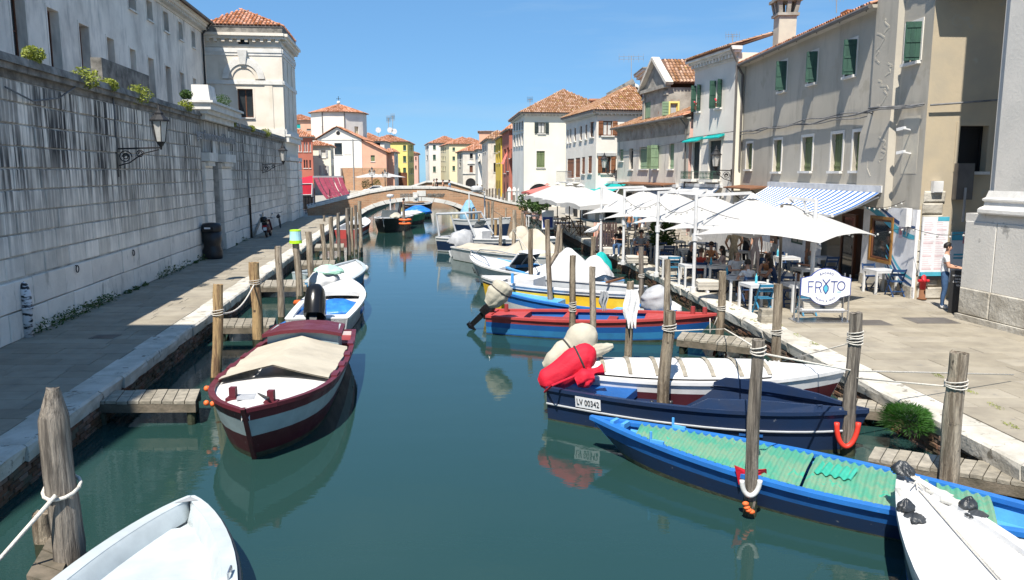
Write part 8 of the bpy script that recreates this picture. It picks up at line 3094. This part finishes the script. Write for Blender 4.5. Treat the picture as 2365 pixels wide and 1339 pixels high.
lantern(WF,604,641,380,'black scroll-bracket lantern on the garden wall, farther one by the pavilion',1.1,1.35)
lantern(NF,1690,1708,395,'black lantern on the corner of the narrow white house',1.0,.9)
lantern(SF,1425,1432,395,'black lantern on the shabby house near the turquoise awning',1.1,1.0)
def street_lamp(px,Y,yt,label):
 p=XY(px,Y)
 o=thing('street_lamp',label,'street lamp',V3(p,.6),'street lamps beyond the bridge')
 zt=ZH(yt,Y)
 mb=MB();mb.lathe([(.2,0),(.18,.3),(.09,.5),(.06,zt-2.1)],V3(p,.6),8);mb.build('post','iron',o)
 for dx in(-.4,0,.4):
  q=V3(p,zt-(1.3 if dx==0 else 1.75))+Vector((dx,0,0))
  mb=MB();mb.lathe([(.1,0),(.2,.55)],q,6);mb.build('glass','glass_lamp',o)
  mb=MB();mb.lathe([(.26,.56),(.1,.75),(.02,.95)],q,8);mb.bar(q,V3(p,q.z-.2),.05,.05);mb.build('hood','iron',o)
 return o
street_lamp(859,140,380,'black three-armed street lamp in front of the salmon aisle')
street_lamp(889,145,385,'black three-armed street lamp by the far white parasols')
o=thing('white_car','white parked car half hidden behind the bridge parapet','car',V3(XY(865,135),.6))
c=V3(XY(866,135),.6)
mb=MB();rows=[]
for x,z0,z1,w_ in((-2,.35,.75,.8),(-1.7,.3,.85,.85),(-1.1,.3,.95,.87),(-.3,.3,1.45,.8),(.9,.3,1.45,.8),(1.6,.3,.95,.85),(2,.35,.7,.8)):
 rows.append([c+Vector((x,-w_,z0)),c+Vector((x,-w_,(z0+z1)/2+.1)),c+Vector((x,-w_*.85,z1)),c+Vector((x,w_*.85,z1)),c+Vector((x,w_,z0))])
mb.grid(rows);mb.build('body','paint_white',o,True)
mb=MB();mb.quad(*[c+Vector(v)for v in((-1.0,-.87,.95),(1.4,-.87,.95),(.9,-.81,1.38),(-.3,-.81,1.38))]);mb.build('side_window','glass_dark',o)
for x in(-1.3,1.3):
 mb=MB();mb.tube([c+Vector((x,-.9,.32)),c+Vector((x,-.7,.32))],.32,14);mb.build('wheel','black_plastic',o)
#  PLANTS
rnd.seed(9)
wall_plants=[(62,125,.35,'leaf_yellow','small weed on the near coping'),(183,180,.55,'leaf_yellow','large yellow-green fern tuft on the coping, nearest the tank'),(240,196,.35,'leaf_yellow','small fern tuft on the coping by the tank'),(309,218,.6,'leaf_yellow','hanging fern tuft on the coping left of the gate'),(421,245,.45,'leaf_yellow','fern tuft under the gate cornice'),(421,218,.35,'leaf','green shrub beside the marble block'),(502,235,.7,'leaf','dark bush growing on the gate cornice'),(528,285,.35,'leaf_yellow','weed on the coping just right of the gate'),(574,297,.35,'leaf_yellow','weed on the coping below the pavilion window'),(608,306,.5,'leaf_yellow','wide weed on the coping near the pavilion corner')]
for px,py,s_,m_,lab in wall_plants:
 u,z=WF.uz(px,py)
 c=WF.P(u,z,.15)
 o=thing('wall_fern',lab,'plant',c,'plants on the wall top')
 mb=MB();leaf_mass(mb,c,(s_*.7,s_*.9,s_*.55),480,.06,.4);mb.build('foliage',m_,o)
 mb=MB()
 for i in range(6):
  mb.tube([c-Vector((0,0,s_*.4)),c+Vector((rnd.uniform(-.4,.4)*s_,rnd.uniform(-.5,.5)*s_,rnd.uniform(0,.5)*s_))],.01,4)
 mb.build('stems','leaf',o)
k=0
y=17.2
sp=[]
for px in(75,95,120,137,158,175,192,215,222,240,280,300,320,360,378,395,415,440,455,470,535,556):
 sp.append(px)
wd=('first','second','third','fourth','fifth','sixth','seventh','eighth','ninth','tenth','eleventh','twelfth','thirteenth','fourteenth','fifteenth','sixteenth','seventeenth','eighteenth','nineteenth','twentieth','twenty-first','twenty-second')
for i,px in enumerate(sp):
 yb=748+(px-120)*(493-748)/(690-120)+2
 u,z=WF.uz(px,yb-6)
 s_=rnd.choice((.12,.18,.25,.3))
 c=WF.P(u,.6+s_*.5,.2)
 o=thing('weed','green weed clump at the wall foot, %s from the bent pipe'%wd[i],'plant',WF.P(u,.6,.2),'weeds along the wall foot')
 mb=MB();leaf_mass(mb,c,(s_*.7,s_*1.7,s_*.6),70,.05);mb.build('foliage','leaf',o)
gc=Zp(2113,950,.62)
o=thing('grass_tuft','thick green grass tuft growing over the near right kerb','plant',gc)
mb=MB()
for i in range(4200):
 e=Vector((rnd.gauss(0,1),rnd.gauss(0,1),rnd.gauss(0,1))).normalized()
 if e.z<-.5:
  continue
 q_=rnd.uniform(.6,1)
 p=gc+Vector((e.x*.33-.12,e.y*.42,e.z*.24-.12))*1*q_+Vector((0,0,-.04))
 d=(e+Vector((-.1+rnd.gauss(0,.3),rnd.gauss(0,.3),.5+rnd.gauss(0,.2)))).normalized()
 l=rnd.uniform(.06,.13)
 w_=Vector((-d.y,d.x,0))*.005
 mb.add([p-w_,p+w_,p+d*l*.6+w_*.6-Vector((0,0,.01)),p+d*l+Vector((d.x,d.y,-.4))*.05],[(0,1,2,3)])
g_=mb.build('blades','grass_blade',o)
g_['kind']='stuff'
for i,(px,py)in enumerate(((2240,905),(2165,868),(2300,940),(2335,985),(1840,775),(1800,752),(1880,795),(1690,715),(1660,700),(1600,668),(1740,742))):
 c=Zp(px,py)
 o=thing('kerb_weed','low yellow-green weed in the right kerb joint, %s from the camera'%('second','fourth','third','first','sixth','seventh','fifth','ninth','tenth','eleventh','eighth')[i],'plant',c,'weeds in the kerb joint')
 mb=MB();leaf_mass(mb,c+Vector((0,0,.02)),(.07,.22,.02),70,.016);mb.build('foliage','leaf_yellow',o)
def potted(px,Y,s_,label,m_='leaf',pot='pink_plaster'):
 p=V3(XY(px,Y),.6)
 o=thing('potted_plant',label,'plant',p,'terrace plants')
 mb=MB();mb.lathe([(.2,0),(.28,.5),(.3,.5)],p,12);mb.build('pot',pot,o)
 mb=MB();leaf_mass(mb,p+Vector((0,0,.5+s_*.6)),(s_*.6,s_*.6,s_*.7),420,.14);mb.build('foliage',m_,o)
 mb=MB();mb.tube([p+Vector((0,0,.4)),p+Vector((0,0,.5+s_))],.03,6);mb.build('stem','wood_pole',o)
potted(1533,33.5,1.0,'leafy potted palm behind the parasol masts')
potted(1212,68,1.2,'bushy potted plant at the far quay corner')
potted(1250,62,1.0,'dark potted shrub under the coral parasol')
potted(1236,64,.9,'dark potted shrub left of the coral parasol')
potted(845,148,1.6,'clipped shrub under the far left parasols',pot='gutter')
potted(868,150,1.6,'yellowish shrub under the far left parasols','leaf_yellow',pot='gutter')
o,B,T,r=POLES['R12']
gl=thing('gull','grey and white gull perched on a mooring pole','bird',T)
c=T+Vector((0,0,.2))
mb=MB()
pts=[c+Vector((-.3,0,-.05)),c+Vector((-.2,0,-.01)),c+Vector((-.05,0,.02)),c+Vector((.08,0,.07)),c+Vector((.14,0,.16)),c+Vector((.17,0,.23)),c+Vector((.22,0,.23)),c+Vector((.29,0,.21))]
mb.tube(pts,[.01,.05,.09,.085,.045,.048,.03,.008],10);mb.build('body','float_white',gl,True)
for s_ in(-1,1):
 mb=MB();mb.add([c+Vector(v)for v in((.08,s_*.085,.08),(-.1,s_*.095,.06),(-.34,s_*.03,-.06),(-.12,s_*.09,-.02))],[(0,1,2,3)]);mb.build('wing','paint_grey',gl)
 mb=MB();mb.tube([c+Vector((0,s_*.03,-.05)),c+Vector((0,s_*.03,-.2))],.008,5);mb.build('leg','orange',gl)
#  ROPES AND CABLES
def rope(pts,r,label,mat='rope',cat='rope',sag=0.):
 pts=[Vector(p)for p in pts]
 if sag:
  a,b_=pts[0],pts[-1]
  pts=[a.lerp(b_,i/14)-Vector((0,0,sag*math.sin(PI*i/14)))for i in range(15)]
 mb=MB();mb.tube(pts,r,6);return tag(mb.build('mooring_rope' if cat=='rope' else 'cable',mat,None,True,loc=pts[0]),label,cat)
pl=lambda k,t:POLES[k][1].lerp(POLES[k][2],t)
rope([pl('L1',.72),pl('L2',.76)],.02,'slack white rope between the two golden poles',sag=.25)
q0=pl('L0',.5)+Vector((.05,-.2,0))
rope([q0,Zp(0,1290,.5),Zp(-60,1345,.4)],.022,'thick white rope from the pointed pole to the lower left')
rr=POLES['L0'][3]
rope([pl('L0',.5+.03*math.sin(a))+Vector((math.cos(a)*rr*1.12,math.sin(a)*rr*1.12,0))for a in[2*PI*i/14 for i in range(15)]],.02,'white rope tied round the pointed pole')
rope([pl('R3',.93),pl('R2',.6),Zp(2340,865,.75)],.014,'taut white line from the smooth grey pole past the flared pole')
rope([pl('R4',.82),pl('R6',.05)+Vector((0,-.4,.5)),pl('R3',.95)],.012,'white line carrying the thin rag')
rope([pl('R2',.8),pl('R5',.1)+Vector((0,-.3,.3))],.01,'thin line from the flared pole to the white rag')
rope([pl('R1',.77),pl('R2',.55)],.012,'pale line between the bark-stripped pole and the flared pole')
rope([pl('R6',.52),Zp(1640,770,.4),BURG['P'](0,0,.1)*0+Zp(1640,735,.75)],.012,'pale line from the pole to the red and blue bow')
rope([pl('R25',.5),pl('R19',.8)],.015,'long pale line before the bridge',sag=.05)
rope([pl('R16',.6),pl('R13',.45)],.015,'pale line between the broad pole and the crooked pole',sag=.08)
rope([BURG['P'](.95,-.9,1.0),pl('L1',.1)],.02,'mooring line from the burgundy bow to the golden pole','rope_dark')
mb=MB()
for i in range(5):
 mb.ball(Zp(487,905,.6)+Vector((rnd.uniform(-.08,.08),rnd.uniform(-.08,.08),rnd.uniform(-.25,.15))),.05,8,6)
tag(mb.build('float_bunch','orange',None,True,loc=Zp(487,905,.5)),'bunch of orange floats at the jetty end by the burgundy bow','float')
for i,(dz,dd,r)in enumerate(((0,.12,.03),(-.06,.14,.02),(.06,.1,.022))):
 pts=[GF.P(GF.L*t,6.3+dz+.05*math.sin(t*9+i*2)-.04*math.sin(t*30+i),dd+(.36 if 0<GF.L*t-BRE<1.3 else 0))for t in[j/40 for j in range(41)]]
 rope(pts,r,'%s cable of the bundle across the grey facade'%('thick middle','lower','upper')[i],'cable','cable')
rope([TNF.P(0,6.25,.15),TNF.P(2,6.4,.2),TNF.P(6,6.9,.4)],.03,'thick cable crossing the alley wall','cable','cable')
rope([NF.P(-.1,6.4,.15),NF.P(2.5,6.35,.12),NF.P(NF.L,6.3,.15),SF.P(1,6.1,.15),SF.P(7,5.9,.12),SF.P(13,5.8,.12)],.022,'cable strung along the white and shabby houses','cable','cable')
rope([WF.P(WF.uz(0,215)[0],6.2,.12),WF.P(WF.uz(60,222)[0],6.0,.14),WF.P(WF.uz(120,205)[0],6.2,.14),WF.P(WF.uz(165,180)[0],6.65,.14)],.02,'drooping grey cable on the near garden wall','cable','cable')
u=WF.uz(262,300)[0]
rope([WF.P(u,6.6,.06),WF.P(u,4.2,.06)],.02,'black cable running down to the nearer lantern','cable','cable')
def bulbs(a,b_,n,sag,label):
 a,b_=Vector(a),Vector(b_)
 o=thing('string_lights',label,'string lights',a,'strings of bulbs')
 pts=[a.lerp(b_,i/16)-Vector((0,0,sag*math.sin(PI*i/16)))for i in range(17)]
 mb=MB();mb.tube(pts,.008,5);mb.build('wire','iron',o)
 for i in range(n):
  t=(i+.5)/n
  p=a.lerp(b_,t)-Vector((0,0,sag*math.sin(PI*t)+.05))
  mb=MB();mb.ball(p,.035,8,6);mb.build('bulb','glass_lamp',o,True)
mt=[V3(m_,3.3)for m_ in masts]
bulbs(mt[0],(8.25,21.5,3.3),9,.35,'string of bulbs from the second mast to the nearest parasol')
bulbs(mt[1],mt[0],7,.3,'string of bulbs between second and third masts')
bulbs(mt[2],mt[1],7,.3,'string of bulbs between third and fourth masts')
bulbs((8.4,21.5,2.7),GF.P(0,2.75,.3),7,.12,'string of bulbs from the nearest parasol to the house corner')
bulbs(GF.P(0,2.75,.3),(12.2,20.3,2.9),6,.2,'string of bulbs across the alley to the church')
bulbs(GF.P(.3,3.5,.3),GF.P(2.4,3.3,.6),8,.15,'string of bulbs under the striped awning')
for i,ti in enumerate((0,3,4,6,11,9)):
 p=TP[ti]+Vector((rnd.uniform(-.15,.15),rnd.uniform(-.15,.15),.747))
 o=thing('table_set','plate, glass and bottle on the %s'%tabs[ti][2].replace('white table','table').replace('just ','').replace(' by the pink shirt and red top women',' of the pink shirt woman').replace(' at the terrace edge,',''),'tableware',p,'tableware')
 mb=MB();mb.lathe([(.05,0),(.1,.015),(.11,.02)],p,14);mb.build('plate','paint_white',o)
 mb=MB();mb.lathe([(.03,0),(.035,.1)],p+Vector((.16,.05,0)),8);mb.build('glass','glass_lamp',o)
 mb=MB();mb.lathe([(.035,0),(.035,.17),(.012,.22),(.012,.26)],p+Vector((-.14,.1,0)),8);mb.build('bottle','sign_aqua',o)
bpy.context.view_layer.update()
dg=bpy.context.evaluated_depsgraph_get()
for o in[q for q in bpy.data.objects if q.type=='FONT']:
 me=bpy.data.meshes.new_from_object(o.evaluated_get(dg))
 n_=bpy.data.objects.new('lettering',me)
 COL.objects.link(n_)
 n_.parent=o.parent
 n_.matrix_local=o.matrix_local.copy()
 bpy.data.objects.remove(o)
